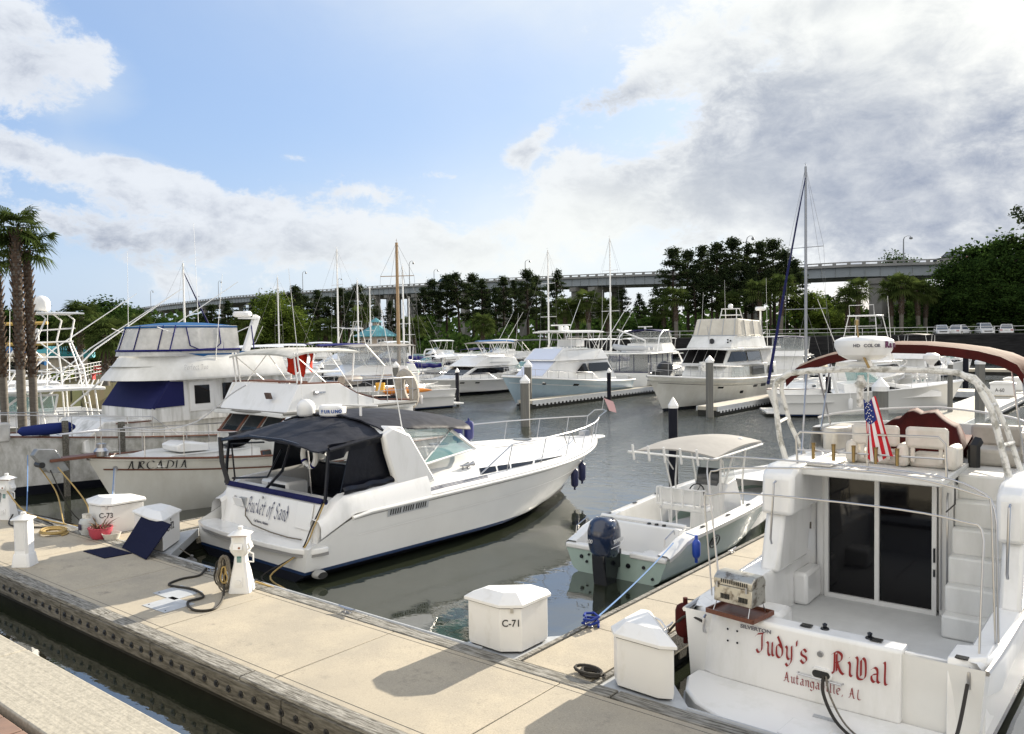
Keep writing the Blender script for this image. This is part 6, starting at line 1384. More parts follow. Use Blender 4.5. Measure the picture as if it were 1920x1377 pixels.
    for i, (x, lab) in enumerate(((7.45, 'blue fender standing upright on the far rail of the big cruiser, left one'), (7.85, 'blue fender standing upright on the far rail of the big cruiser, right one'))):
        c = W_(dk(x, .80)+V(0, 0, .38)); f = fender(lab, c, .14, .55, pvc if i == 9 else mat('fender_royal', (.015, .02, .12), .4), None, 'pair of blue fenders on the far rail')
    for i, (x, y, z, lab) in enumerate(((9.2, -.98, .62, 'navy fender hanging over the water from the bow rail, left and lower'), (9.62, -.92, .72, 'navy fender hanging over the water from the bow rail, right and higher'))):
        fender(lab, W_((x, y-.15, z)), .105, .52, pvc, W_((x-.15, y+.15, 1.95)), 'pair of navy fenders hanging from the bow')
    return t, H, base
EC, EH, EB = express_cruiser()

# ------------------------------------------------------------------ foreground boat 2: centre console with outboard
def centre_console():
    ox, oy = -8.0, 12.9; t = boat_root('centre_console_boat', 'small pale green centre console boat with grey soft top and one dark blue outboard', 'motor boat', ox, oy, 0); base = Matrix.Translation((ox, oy, 0)) @ Matrix.Rotation(R(90), 4, 'Z')
    class HS(Hull):
        def zt(s, q): return min(Hull.zt(s, q), .48+max(0, q*s.L-.15)*.36)
    H = HS(7.6, 2.36, .70, 1.05, rake=1.2, draft=.35, stern=.93, tm=.5, p=2.3, cw=.86, tc=.35, pc=1.9, flare=1.3, pz=1.7); H.build(t, [seafoam, seafoam, seafoam], (.06, .12), n=34)
    b = MB()
    for sg in (-1, 1):
        g = []
        for i in range(25):
            q = .005+.985*i/24; zt = H.zt(q); w = H.W(q, zt); x = H.X(q, zt); wi = max(w-.22, .0)
            g.append([(x, sg*(w+.02), zt-.03), (x, sg*(w+.02), zt+.04), (x, sg*(w-.04), zt+.08), (x, sg*wi, zt+.08), (x, sg*max(0, wi-.02), zt+.0), (x, sg*max(0, wi-.03), .25)])
        b.sheet(g)
    b.ob('gunwale', white, t, smooth=40)
    b = MB(); b.sheet([[(H.X(q, .2), u*max(.02, H.W(q, .5)-.2), .24) for u in (-1, 0, 1)] for q in [.05+.85*i/12 for i in range(13)]]); b.ob('cockpit_sole', nonskid, t)
    b = MB(); b.sheet([[(H.X(q, H.zt(q)), u*max(0, H.W(q, H.zt(q))-.2), H.zt(q)+.02) for u in (-1, 0, 1)] for q in [.80+.19*i/5 for i in range(6)]]); b.ob('bow_deck', white, t); b = MB(); b.sheet([[(H.X(q, .6), u*max(.01, H.W(q, .6)-.06), .62) for u in (-1, 0, 1)] for q in [.60+.36*i/6 for i in range(7)]]); b.ob('casting_deck', nonskid, t)
    b = MB(); b.prism([(1.05, .25), (1.05, .84), (.78, .88), (.7, .6), (.7, .25)], 'y', -.92, .92); b.ob('splash_well_wall', white, t, bev=.03)
    b = MB(); b.tube([(1.04, -.92, .88), (1.02, 0, .89), (1.04, .92, .88)], .04, 8); b.ob('aft_bolster', white, t)
    b = MB(); b.bx((.02, -.90, .1), (.72, -.32, .44)); b.ob('swim_step', white, t, bev=.04); b = MB(); b.bx((.02, .32, .1), (.72, .90, .44)); b.ob('swim_step', white, t, bev=.04); b = MB(); b.bx((.02, -.32, .1), (.72, .32, .34)); b.ob('motor_well', white, t, bev=.02)
    for sg in (-1, 1): b = MB(); b.bx((-.035, sg*.33, .43), (.14, sg*1.08, .53)); b.ob('transom_cap', white, t, bev=.03)
    for sg in (-1, 1): b = MB(); b.tube([(.15, sg*.95, .68), (.18, sg*.95, .82), (.52, sg*.95, .92), (.55, sg*.95, .84)], .012, 5); b.ob('grab_handle', steel, t)
    for k in range(3): b = MB(); b.lathe([(0, 0), (.045, 0), (.035, .03), (0, .03)], (.86, -.25-.16*k, .88), 8); b.ob('rod_holder', blackg, t)
    # outboard
    m = MB(); rings = []
    for z, x0, x1, w in ((.48, -.54, -.04, .17), (.58, -.64, -.01, .22), (.78, -.70, .04, .245), (.97, -.70, .03, .24), (1.12, -.64, -.03, .205), (1.20, -.52, -.14, .13)):
        rings.append([(x0+(x1-x0)*(.5-.5*math.cos(a))*1.0, w*abs(math.sin(a))**.7*(1 if math.sin(a) > 0 else -1), z+.03*math.cos(a)) for a in [2*math.pi*i/20 for i in range(20)]])
    m.loft(rings); eng = m.ob('outboard_motor', ourb, t, smooth=60)
    b = MB(); b.prism([(-.56, .56), (-.04, .56), (-.06, .25), (-.14, .0), (-.2, -.45), (-.42, -.45), (-.50, .0), (-.54, .25)], 'y', -.14, .14); b.ob('leg', blackg, eng, bev=.03); b = MB(); b.box((-.03, 0, .40), (.16, .26, .34)); b.ob('bracket', blackg, eng, bev=.02); b = MB(); b.box((-.40, 0, -.02), (.5, .2, .02)); b.ob('cavitation_plate', blackg, eng)
    text("YAMAHA", .10, silvL, eng, frame3((-.44, -.262, .76), (1, -.0, .06), (0, 0, 1)), shear=.25, sx=.80, weight=.004, name='lettering'); text("200", .10, silvL, eng, frame3((-.712, .15, .79), (0, -1, 0), (0, 0, 1)), shear=.2, sx=.9)
    b = MB(); b.tube([(-.5, -.250, .69), (-.2, -.252, .70), (-.06, -.240, .76)], .006, 4); b.ob('cowl_stripe', silvL, eng)
    # console
    C = Block([(3.35, .25), (3.35, 1.05), (3.55, 1.28), (4.05, 1.34), (4.25, .9), (4.3, .25)], .42, .36); C.y = -.3; cb = C.build('console', white, t, .04); cb.location = (0, -.25, 0)
    b = MB(); b.prism([(3.5, 1.22), (3.62, 1.58), (3.66, 1.58), (3.62, 1.24)], 'y', -.42, .08); b.ob('chart_plotter', glassd, t, bev=.01)
    b = MB(); b.sheet([[(3.95, u*.4-.25, 1.3), (3.82, u*.37-.25, 1.72)] for u in (-1, 0, 1)]); b.ob('console_windscreen', glassc, t)
    b = MB(); n = 18; pts = [V(3.28+.05*math.sin(2*math.pi*i/n), -.05+.17*math.cos(2*math.pi*i/n), 1.10+.16*math.sin(2*math.pi*i/n)) for i in range(n+1)]; b.tube(pts, .014, 5)
    for a in (0, 2.1, 4.2): b.cyl((3.30, -.05, 1.10), (3.28, -.05+.17*math.cos(a), 1.10+.16*math.sin(a)), .01, n=4)
    b.ob('steering_wheel', blackg, t)
    # leaning post with rod holders
    b = MB(); b.box((2.35, -.28, .96), (.42, 1.0, .12)); b.ob('seat_cushion', white, t, bev=.04); b = MB(); b.box((2.10, -.28, 1.22), (.09, .98, .30), 0, 0, R(-8)); b.ob('seat_back', white, t, bev=.03)
    b = MB()
    for sg in (-1, 1): y = -.28+sg*.48; b.tube([(2.25, y, .25), (2.15, y, .90), (1.98, y, 1.05), (2.0, y, 1.38)], .02, 6); b.tube([(2.55, y, .25), (2.5, y, .9)], .02, 6); b.tube([(2.0, y, 1.38), (2.2, y, 1.36), (2.5, y, 1.02)], .018, 6)
    b.tube([(2.0, -.76, 1.38), (2.0, .20, 1.38)], .02, 6); b.tube([(1.98, -.76, 1.05), (1.98, .20, 1.05)], .016, 6); b.tube([(2.2, -.76, .55), (2.2, .2, .55)], .016, 6); b.ob('seat_frame', alu, t)
    for k in range(4): y = -.64+.24*k; b = MB(); b.cyl((1.96, y, 1.02), (1.92, y, 1.42), .026, n=8); b.ob('rod_holder', alu, t)
    # soft top
    b = MB(); b.sheet([[(2.35+2.45*i/8, -.02+u*(.92-.05*(i/8)), 2.02+.10*(1-u*u)+.10*math.sin(math.pi*(i/8)*.8)) for u in [-1+j/5 for j in range(11)]] for i in range(9)], .03); b.ob('soft_top', greycv, t, smooth=60)
    b = MB(); e = .94
    b.tube([(2.2, -e, 2.0), (4.8, -e+.04, 2.02), (5.0, -.5, 2.06), (5.0, .5, 2.06), (4.8, e-.06, 2.02), (2.2, e-.04, 2.0)], .022, 6); b.tube([(2.2, -e, 2.0), (2.2, e, 2.02)], .022, 6); b.tube([(1.95, -e*.9, 2.04), (1.95, e*.9, 2.06)], .022, 6)
    for sg in (-1, 1):
        y = -.15+sg*.66
        b.tube([(3.0, y*.8, .26), (3.05, y*.85, 1.2), (2.85, y, 1.98)], .022, 6); b.tube([(3.25, y*.8, .26), (3.25, y*.85, 1.3), (3.5, y, 1.98)], .022, 6); b.tube([(4.35, y*.8, .26), (4.2, y*.85, 1.3), (4.1, y, 2.0)], .022, 6); b.tube([(2.2, sg*e, 2.0), (1.95, sg*e*.9, 2.05)], .02, 5)
        b.tube([(2.9, y, 1.9), (3.2, y*.9, 1.55)], .016, 5)
    b.ob('top_frame', alu, t)
    for k in range(5): y = -.75+.36*k; b = MB(); b.cyl((1.93, y, 1.9), (1.86, y, 2.22), .024, n=8); b.ob('rocket_launcher', alu, t)
    b = MB(); b.lathe([(0, 0), (.06, 0), (.05, .06), (0, .08)], (4.3, -.6, 2.12), 8); b.ob('light', plast, t)
    # badge, transom fittings
    q = 1.9/H.L; p = H.pt(q, .46, -1, .03); n1 = (H.pt(q+.03, .46, -1, .03)-p); n2 = H.pt(q, .62, -1, .012)-H.pt(q, .36, -1, .012); M_ = frame3(p, n1, n2)
    b = MB(); b.tube([(math.cos(a)*.20, math.sin(a)*.125, .004) for a in [2*math.pi*i/24 for i in range(25)]], .012, 5); o = b.ob('badge_ring', blkL, t); o.data.transform(M_)
    o = text("SH", .17, blkL, t, M_ @ Matrix.Translation((-.13, -.055, .004)), shear=.3, sx=.95, weight=.010)
    for y, z, r in ((-.62, .30, .035), (-.30, .28, .05), (-.80, .12, .03), (.72, .30, .04), (.60, .22, .03), (.55, .36, .025)): b = MB(); b.lathe([(0, 0), (r, 0), (r*.8, -.02), (0, -.02)], (-.012, y, z), 10, 'x'); b.ob('transom_fitting', blackg, t)
    for x in (1.5, 2.6, 3.6): c = H.sheer(x/H.L, -1); b = MB(); b.box((c.x, c.y+.1, c.z+.095), (.12, .05, .02)); b.ob('cleat', blackg, t); c = H.sheer(x/H.L, 1); b = MB(); b.box((c.x, c.y-.1, c.z+.095), (.12, .05, .02)); b.ob('cleat', blackg, t)
    W_ = lambda p: base @ Vector(p)
    fender('small bright blue fender hanging at the quarter of the pale green outboard boat', W_((.75, -1.28, .58)), .075, .36, pvcb, W_((.85, -1.02, .82)), rm=ropeB)
    rope('mooring_line', 'light blue mooring line from the outboard boat to the dock cleat', 'rope', [W_((.4, -1.0, .72)), V(-6.18, 9.35, .56)], .012, ropeB, .05)
    b = MB(); random.seed(2)
    pts = [V(-6.18+.10*math.cos(i*1.3)+random.uniform(-.02, .02), 9.35+.12*math.sin(i*1.3), .52+.012*i) for i in range(14)]; b.tube(pts, .018, 6); tag(b.ob('rope_coil', ropeN), 'royal blue rope wound on the finger dock cleat', 'rope')
    rope('mooring_line', 'dark mooring line from the green boat amidships down to the dock', 'rope', [W_((4.2, -1.1, .82)), V(-6.2, 16.6, .8), V(-6.12, 16.2, .53)], .014, cordK)
    return t
CCB = centre_console()

# ------------------------------------------------------------------ foreground boat 3: white convertible with red lettering
def convertible():
    ox, oy = -2.95, 9.15; t = boat_root('convertible_cruiser', 'white flybridge cruiser with red black-letter name on its transom, nearest boat on the right', 'motor boat', ox, oy, 0); base = Matrix.Translation((ox, oy, 0)) @ Matrix.Rotation(R(90), 4, 'Z'); W_ = lambda p: base @ Vector(p)
    yc = .08
    H = Hull(11.5, 3.5, 1.12, 1.9, rake=2.2, draft=.5, stern=.93, tm=.45, p=2.3, cw=.95, tc=.35, flare=1.1, traked=-.0); o = H.build(t, [hullw, blackg, antif], (.10, .2), n=34); o.location.y = yc; o = H.rubrail(t, steel, -.02, .03, .0, 1); o.location.y = yc
    o = H.deck(t, white, .42, 1, dz=-.02, camber=.1); o.location.y = yc
    # transom with doorway gap on starboard, rounded corners
    zt = 1.16
    def outer(y):  # rearward bulge of the transom
        a = abs(y-yc); return -.02-.05*math.cos(a) + (max(0, a-1.15)**2)*1.1
    def wallseg(name, y0, y1, zz0, zz1, thick=.26, n=14):
        b = MB(); ys = [y0+(y1-y0)*i/n for i in range(n+1)]
        for i in range(n):
            a0, a1 = ys[i], ys[i+1]; xa, xb = outer(a0), outer(a1)
        rings = [[(outer(y)-.03, y, zz0), (outer(y)-.01, y, (zz0+zz1)/2), (outer(y)+.02, y, zz1-.03), (outer(y)+.05, y, zz1), (outer(y)+thick-.03, y, zz1), (outer(y)+thick, y, zz1-.03), (outer(y)+thick, y, zz0)] for y in ys]
        b.loft(rings); return b.ob(name, white, t, bev=.012, smooth=40)
    wallseg('transom', -.78, 1.66, .40, zt, .30, 22)
    wallseg('transom_corner', -1.52, -1.20, .40, zt+.02, .5, 8)
    b = MB(); b.box((.10, -.99, .78), (.05, .42, .68)); b.ob('transom_gate', white, t, bev=.01)
    o = H.strip(t, hullw, -.3, .05, 0, .03, name='hull_trim') if False else None
    # gunwales with inner liners
    for sg, yo, yi in ((1, 1.78, 1.36), (-1, -1.62, -1.30)):
        b = MB(); g = []
        for i in range(11):
            x = .10+3.6*i/10; ztop = 1.14+.05*i/10; e = 0 if i else -sg*.12
            g.append([(x, yo+e, ztop-.35), (x, yo+e+sg*.01, ztop-.08), (x, yo-sg*.05+e, ztop), (x, yi+sg*.04, ztop+.01), (x, yi, ztop-.05), (x, yi, .5)])
        b.sheet(g); b.ob('gunwale', white, t, smooth=40)
    b = MB(); b.bx((.2, -1.5, .44), (3.6, 1.5, .50)); b.ob('cockpit_sole', nonskid, t)
    for y in (-.35, .5): b = MB(); b.box((1.2, y, .503), (1.5, .012, .004)); b.ob('hatch_seam', mat('rub_grey', (.25, .25, .25), .5), t)
    b = MB(); b.lathe([(0, 0), (.09, 0), (.09, .01), (0, .012)], (1.1, -.2, .502), 10); b.ob('deck_fitting', blackg, t)
    # swim platform
    out = [(.0, 1.52), (-.30, 1.54), (-.62, 1.40), (-.86, 1.16), (-1.02, .82), (-1.13, .3), (-1.15, -.1), (-1.13, -.4), (-1.0, -.95), (-.82, -1.25), (-.5, -1.42), (.0, -1.46)]
    b = MB(); b.prism(out, 'z', .20, .40); b.ob('swim_platform', white, t, bev=.025, smooth=40)
    b = MB(); b.tube([(x*1.015, y*1.01, .21) for x, y in out], .022, 6); b.ob('platform_rub', plate, t)
    b = MB(); b.box((-.82, -.05, .403), (.42, .42, .012), R(-3)); b.ob('ladder_hatch', white, t, bev=.006)
    for u in (-.22, .22): b = MB(); b.lathe([(0, 0), (.035, 0), (.035, .07), (0, .07)], (-1.13, -.05+u, .31), 8, 'z'); b.ob('ladder_foot', black, t)
    b = MB(); b.box((-.42, -.12, .405), (.06, .24, .012)); b.ob('platform_grip', plate, t)
    # bulkhead, door
    b = MB()
    x = 3.43
    b.bx((x, 1.14, .5), (x+.12, 1.55, 2.55)); b.bx((x, -.62, .5), (x+.12, -.44, 2.55)); b.bx((x, -.44, 2.42), (x+.12, 1.14, 2.55)); b.ob('bulkhead', white, t, bev=.01)
    b = MB(); b.bx((x+.04, -.40, .52), (x+.06, 1.10, 2.40)); b.ob('door_glass', glassk, t)
    b = MB(); r = .045
    for y in (1.10, .38, -.38): b.bx((x-.02, y-.03, .5), (x+.035, y+.03, 2.42))
    b.bx((x-.015, -.38, .5), (x+.03, 1.1, .56)); b.bx((x-.015, -.38, 2.37), (x+.03, 1.1, 2.42)); b.ob('door_frame', alu, t)
    b = MB(); b.box((x-.03, -.385, 1.35), (.02, .025, .20)); b.box((x-.03, -.385, 1.1), (.02, .025, .1)); b.ob('door_handle', blackg, t)
    b = MB(); b.tube([(x-.06, -.56, .95), (x-.10, -.56, 1.0), (x-.10, -.56, 2.2), (x-.06, -.56, 2.25)], .014, 6); b.ob('grab_rail', steel, t); b = MB(); b.tube([(x-.04, 1.24, .6), (x-.04, 1.24, 2.5)], .012, 6); b.tube([(x-.04, -.47, .6), (x-.04, -.47, 2.5)], .012, 6); b.ob('curtain_track', steel, t)
    b = MB(); b.bx((x+.13, -1.45, .5), (x+4.5, 1.55, 2.35)); b.ob('cabin', white, t, bev=.05); b = MB(); b.bx((x+.2, -1.46, 1.5), (x+4.0, -1.455, 2.1)); b.bx((x+.2, 1.555, 1.5), (x+4.0, 1.56, 2.1)); b.ob('cabin_window', glassk, t)
    # moulded steps to the bridge
    for k in range(6):
        x0 = 2.55+.20*k; z1 = .80+.34*k; b = MB(); b.bx((x0, -1.30, .5 if k == 0 else z1-.36), (x0+1.4-.1*k, -.64, z1)); b.ob('step', white2, t, bev=.03)
    # side wings that carry the bridge overhang
    for sg, y0, y1 in ((1, 1.16, 1.62), (-1, -1.62, -1.30)):
        b = MB(); b.prism([(2.15, 1.92), (2.2, 2.48), (2.45, 2.60), (4.6, 2.62), (4.6, 1.95)], 'y', y0, y1); b.ob('bridge_wing', white, t, bev=.06)
        b = MB(); b.prism([(2.25, 1.93), (2.0, 1.14), (3.2, 1.14), (3.43, 1.93)], 'y', y0+(.14 if sg > 0 else .02), y1-(.04 if sg > 0 else .06)); b.ob('wing_pillar', white, t, bev=.05)
        yy = (y0+y1)/2; b = MB(); b.tube([(2.16, yy, 2.40), (2.08, yy, 2.38), (1.95, yy, 1.62), (1.99, yy, 1.55)], .016, 6); b.ob('grab_rail', steel, t)
    # mezzanine locker and side step at port
    b = MB(); b.bx((2.75, 1.16, .5), (3.4, 1.38, .98)); b.ob('side_locker', white, t, bev=.05); b = MB(); b.bx((1.3, 1.0, .5), (1.75, 1.4, .82)); b.ob('side_step', white, t, bev=.06)
    b = MB(); b.box((3.40, 1.33, 1.55), (.02, .02, .1)); b.ob('line_hook', ropeG, t)
    # flybridge
    b = MB(); b.bx((2.55, -.66, 2.46), (6.6, 1.55, 2.56)); b.ob('bridge_floor', white2, t, bev=.02); b = MB(); b.bx((3.9, -1.55, 2.40), (6.6, -.67, 2.47)); b.ob('bridge_floor', white2, t, bev=.02)
    b = MB(); b.sheet([[(x_, y_, z_) for z_, y_, x_ in row] for row in [[(2.5, yc+1.62*math.sin(a), 4.6+1.7*math.cos(a)), (2.95, yc+1.56*math.sin(a), 4.6+1.55*math.cos(a)), (2.95, yc+1.42*math.sin(a), 4.6+1.42*math.cos(a)), (2.5, yc+1.42*math.sin(a), 4.6+1.42*math.cos(a))] for a in [-1.75+3.5*i/20 for i in range(21)]]]); b.ob('bridge_coaming', white, t, smooth=50)
    b = MB(); b.sheet([[(4.6+1.55*math.cos(a), yc+1.55*math.sin(a), 2.94), (4.35+1.5*math.cos(a), yc+1.48*math.sin(a), 3.22-.08*abs(a))] for a in [-1.5+3.0*i/20 for i in range(21)]]); b.ob('bridge_windscreen', glassc, t, smooth=60)
    b = MB(); b.tube([(4.35+1.5*math.cos(a), yc+1.48*math.sin(a), 3.22-.08*abs(a)) for a in [-1.5+3.0*i/20 for i in range(21)]], .018, 6); b.ob('windscreen_rim', alu, t)
    # seats
    for k, (ya, yb) in enumerate(((.05, .74), (-.58, .01))):
        b = MB(); b.bx((3.35, ya+.02, 2.84), (3.46, yb-.02, 3.14)); b.ob('seat_back', cream, t, bev=.05); b = MB(); b.bx((3.45, ya+.04, 2.56), (3.95, yb-.04, 2.74)); b.ob('seat_cushion', cream, t, bev=.05)
        b = MB(); b.box((3.40, (ya+yb)/2+.18, 2.75), (.04, .05, .2)); b.box((3.40, (ya+yb)/2-.18, 2.75), (.04, .05, .2)); b.ob('seat_bracket', cream, t)
    for y in (.72, .02, -.60): b = MB(); b.bx((3.30, y-.075, 2.57), (3.8, y+.075, 2.90)); b.ob('armrest', cream, t, bev=.06)
    b = MB(); b.bx((4.7, -1.3, 2.47), (5.6, -.55, 2.72)); b.ob('side_bench', cream, t, bev=.05); b = MB(); b.prism([(5.3, -.5), (5.55, -.5), (5.45, -1.35), (4.4, -1.42), (4.4, -1.28), (5.25, -1.2)], 'z', 2.7, 3.02); b.ob('bench_back', cream, t, bev=.05)
    b = MB(); b.prism([(4.2, 1.42), (4.2, 1.2), (5.2, 1.1), (5.2, 1.42)], 'z', 2.55, 2.95); b.ob('port_bench', cream, t, bev=.06); b = MB(); b.bx((2.75, .82, 2.565), (3.5, 1.35, 2.60)); b.ob('bench_lid', cream, t, bev=.02)
    # maroon cover over the helm
    b = MB(); g = []
    for i in range(13):
        y = -.60+1.22*i/12; k = math.sin(math.pi*i/12)**.45; top = 2.75+.52*k+.04*math.sin(i*1.9); dx = .10*math.sin(i*2.2)
        g.append([(4.05+dx*.5, y*1.02, 2.45), (4.1+dx*.4, y, 2.45+(top-2.45)*.6), (4.28+dx*.2, y*.97, top-.02), (4.6, y*.95, top+.02), (4.9, y, 2.9), (4.95, y, 2.5)])
    b.sheet(g); b.ob('helm_cover', maroon, t, smooth=180)
    b = MB(); b.tube([(4.3, -.72, 2.5), (4.3, -.72, 2.80), (4.45, -.74, 2.86)], .08, 6); b.ob('helm_chair', black, t)
    # arch tubes
    A1 = [(3.0, 1.53, 2.49), (3.0, 1.65, 2.89), (3.0, 1.74, 3.60), (3.0, 1.70, 3.76), (3.0, 1.52, 3.88), (3.0, 1.2, 3.93), (3.0, .57, 3.96), (3.0, -.37, 3.96), (3.0, -.75, 3.93), (3.0, -.96, 3.80), (3.0, -1.14, 3.43), (3.0, -1.36, 2.48)]
    A2 = [(3.6, 1.48, 2.56), (3.6, 1.72, 3.08), (3.6, 1.85, 3.57), (3.55, 1.82, 3.76), (3.4, 1.6, 3.88), (3.3, 1.2, 3.93), (3.3, -.5, 3.94), (3.5, -.85, 3.85), (3.6, -1.02, 3.62), (3.6, -1.22, 3.16), (3.6, -1.40, 2.56)]
    b = MB(); b.tube(A1, .043, 8); b.ob('arch_tube', alud, t); b = MB(); b.tube(A2, .036, 8); b.ob('arch_tube', alud, t)
    b = MB()
    for p, q in (((3.0, 1.70, 3.12), (3.6, 1.75, 3.16)), ((3.0, -1.10, 3.52), (3.6, -1.10, 3.48)), ((3.0, -1.24, 3.0), (3.6, -1.30, 2.98))): b.cyl(p, q, .026, n=6)
    b.box((3.15, .5, 3.97), (.42, .5, .02)); b.ob('arch_brace', alud, t)
    b = MB(); b.lathe([(0, .0), (.22, .01), (.34, .08), (.395, .19), (.40, .235), (.39, .285), (.30, .33), (.1, .345), (0, .345)], (3.2, .5, 4.08), 32); rd = b.ob('radar_dome', plast, t, smooth=30); b = MB(); b.cyl((3.2, .5, 3.98), (3.2, .5, 4.10), .10, .09, 12); b.box((3.2, .55, 4.02), (.26, .26, .08)); b.ob('radar_mount', white, rd)
    cyl_text('HD COLOR', .06, mat('lettering_grey', (.12, .12, .14), .5), rd, (3.2, .5), .402, 178, -6.6, 4.275, weight=.002); cyl_text('Raym', .12, mat('lettering_plum', (.10, .012, .06), .4), rd, (3.2, .5), .402, 243, -12.5, 4.265, weight=.005)
    b = MB(); b.tube([(2.95, .36, 3.98), (2.93, .48, 4.25), (2.92, .52, 4.6)], [.02, .014, .01], 6); b.lathe([(0, 0), (.035, 0), (.03, .07), (0, .08)], (2.92, .52, 4.58), 8); b.ob('light_staff', brass, t)
    for p in ((3.0, -.42, 3.99),): b = MB(); b.lathe([(0, 0), (.03, 0), (.03, .04), (.10, .12), (.10, .17), (.05, .2), (0, .2)], p, 14); b.ob('gps_antenna', plast, t)
    b = MB(); b.lathe([(0, 0), (.07, .0), (.09, .06), (.05, .12), (.045, .17), (0, .17)], (3.05, .5, 3.70), 12); b.lathe([(0, 0), (.05, 0), (.05, .3), (0, .3)], (3.02, .5, 3.42), 8); b.ob('hailer', alud, t)
    # rail and rod holders along the bridge edge
    b = MB(); x = 2.65
    b.tube([(x, 1.26, 2.57), (x, 1.28, 3.0), (x, 1.22, 3.06), (x, -.58, 3.10), (x, -.66, 3.02), (x, -.68, 2.57)], .016, 6); b.tube([(x, 1.27, 2.80), (x, -.67, 2.82)], .013, 6)
    for y in (.30,): b.cyl((x, y, 2.57), (x, y, 3.07), .013, n=6)
    b.ob('bridge_rail', steel, t)
    for y in (1.02, .74, .47, .18, -.09): b = MB(); b.lathe([(.022, -.11), (.024, .08), (.032, .12), (.028, .12), (.02, -.1)], (x-.04, y, 2.80), 10); b.ob('rod_holder', brass, t)
    # flag
    F = thing('flag', 'furled flag with red and white stripes and starred blue field on the bridge rail', 'flag', W_((2.68, .30, 2.74)), 0)
    b = MB(); b.tube([(0, 0, -.15), (0, 0, 1.18)], .012, 6); b.ob('staff', alud, F)
    def fl(u, v):  # u 0..1 across, v 0..1 down, folded cloth hanging down the staff
        w = (.07+.10*v); x = (u-.5)*w*2 + .03+.14*v; y = .03*math.sin(u*8+v*3); return Vector((x, -.035+y, .82-v*.80-.05*math.sin(u*5)))
    nst = 7
    for k in range(nst):
        b = MB(); n = 16; b.sheet([[fl((k+j)/nst, (.0 if k > 3 else .30)+(1-(0 if k > 3 else .30))*i/n) for j in (0, .5, 1)] for i in range(n+1)]); b.ob('stripe', flagred if k % 2 == 0 else flagwhite, F, smooth=180)
    b = MB(); b.sheet([[fl(-.05+.75*j/4, .36*i/5)+V(0, -.008, 0) for j in range(5)] for i in range(6)]); b.ob('canton', flagblue, F, smooth=180)
    for i in range(7):
        for j in range(3): b = MB(); c = fl(.08+.2*j+.1*(i % 2), .02+.05*i)+V(0, -.018, 0); b.prism([(c.x+math.cos(R(90+36*q))*(.011 if q % 2 == 0 else .005), c.z+math.sin(R(90+36*q))*(.011 if q % 2 == 0 else .005)) for q in range(10)], 'y', c.y-.002, c.y); b.ob('star', flagwhite, F)
    # bimini
    b = MB(); cr = [(1.95, 3.74), (1.77, 3.92), (1.5, 4.04), (1.26, 4.12), (.8, 4.22), (.32, 4.29), (-.1, 4.28), (-.48, 4.24), (-.8, 4.19), (-1.08, 4.11), (-1.28, 4.0), (-1.36, 3.86)]
    b.sheet([[(4.05+.95*k/3, y*(1+.03*k), z+.05*math.sin(math.pi*k/3)-.0*k) for k in range(4)] for y, z in cr], .05); b.ob('bridge_canopy', tan, t, smooth=50)
    b = MB(); b.sheet([[(4.04, y, z), (4.045, y*.995, z-.13)] for y, z in cr]); b.ob('canopy_valance', maroon, t, smooth=60)
    b = MB()
    for p, q in (((4.1, 1.62, 3.95), (3.5, 1.5, 2.6)), ((4.6, 1.4, 4.05), (4.4, 1.5, 2.9)), ((4.2, 1.5, 3.95), (4.9, 1.5, 2.9)), ((4.1, -1.2, 3.98), (4.3, -1.35, 2.6)), ((4.6, -1.25, 4.0), (4.4, -1.4, 2.9)), ((4.2, -1.3, 3.9), (5.0, -1.45, 2.9))): b = MB(); b.tube([p, q], .014, 5); b.ob('canopy_leg', steel, t)
    # folded-back cockpit awning hoops
    for P in ([(.55, 1.61, 1.12), (.55, 1.70, 2.30), (.55, 1.60, 2.44), (.55, 1.14, 2.51), (.55, -.36, 2.53), (.55, -1.21, 2.47), (.52, -1.44, 2.30), (.3, -1.44, 1.16)],
              [(.75, 1.60, 1.12), (.9, 1.80, 2.50), (.9, 1.69, 2.70), (.9, 1.29, 2.77), (.9, -.26, 2.86), (.9, -1.3, 2.71), (.88, -1.46, 2.50), (.75, -1.52, 1.16)],
              [(.78, 1.60, 1.14), (1.1, 1.93, 2.62), (1.1, 1.78, 2.81), (1.1, 1.37, 2.87), (1.1, -.56, 2.86), (1.1, -1.27, 2.73), (1.05, -1.48, 2.40), (.8, -1.54, 1.16)]):
        Q = []
        for i in range(len(P)-1):
            p = [Vector(P[max(0, min(len(P)-1, i+d))]) for d in (-1, 0, 1, 2)]
            for j in range(4): tt = j/4; Q.append(.5*((2*p[1])+(-p[0]+p[2])*tt+(2*p[0]-5*p[1]+4*p[2]-p[3])*tt*tt+(-p[0]+3*p[1]-3*p[2]+p[3])*tt**3) if 0 < i < len(P)-2 else p[1].lerp(p[2], tt))
        Q.append(Vector(P[-1])); b = MB(); b.tube(Q, .0115, 6); b.ob('awning_hoop', steel, t)
    b = MB(); b.tube([(.9, -1.1, 2.76), (.8, -1.12, 2.6), (.7, -1.05, 2.52)], .008, 4); b.ob('hoop_lashing', cordK, t)
    # transom lettering and fittings
    X0 = -.105; MF = lambda y, z: frame3((outer(y)-.045+.012, y, z), (0, -1, 0), (.06, 0, 1))
    nib_text("Judy's", .235, redL, t, MF(.77, .81), total_w=.62); nib_text("RiVal", .235, redL, t, MF(-.09, .79), total_w=.60); nib_text("Autangaville, AL", .105, redL, t, MF(.44, .56), total_w=.86, nib=(.05, .045))
    text("SILVERTON", .058, mat('lettering_grey', (.12, .12, .14), .5), t, MF(.96, 1.055), sx=1.25, weight=.0015)
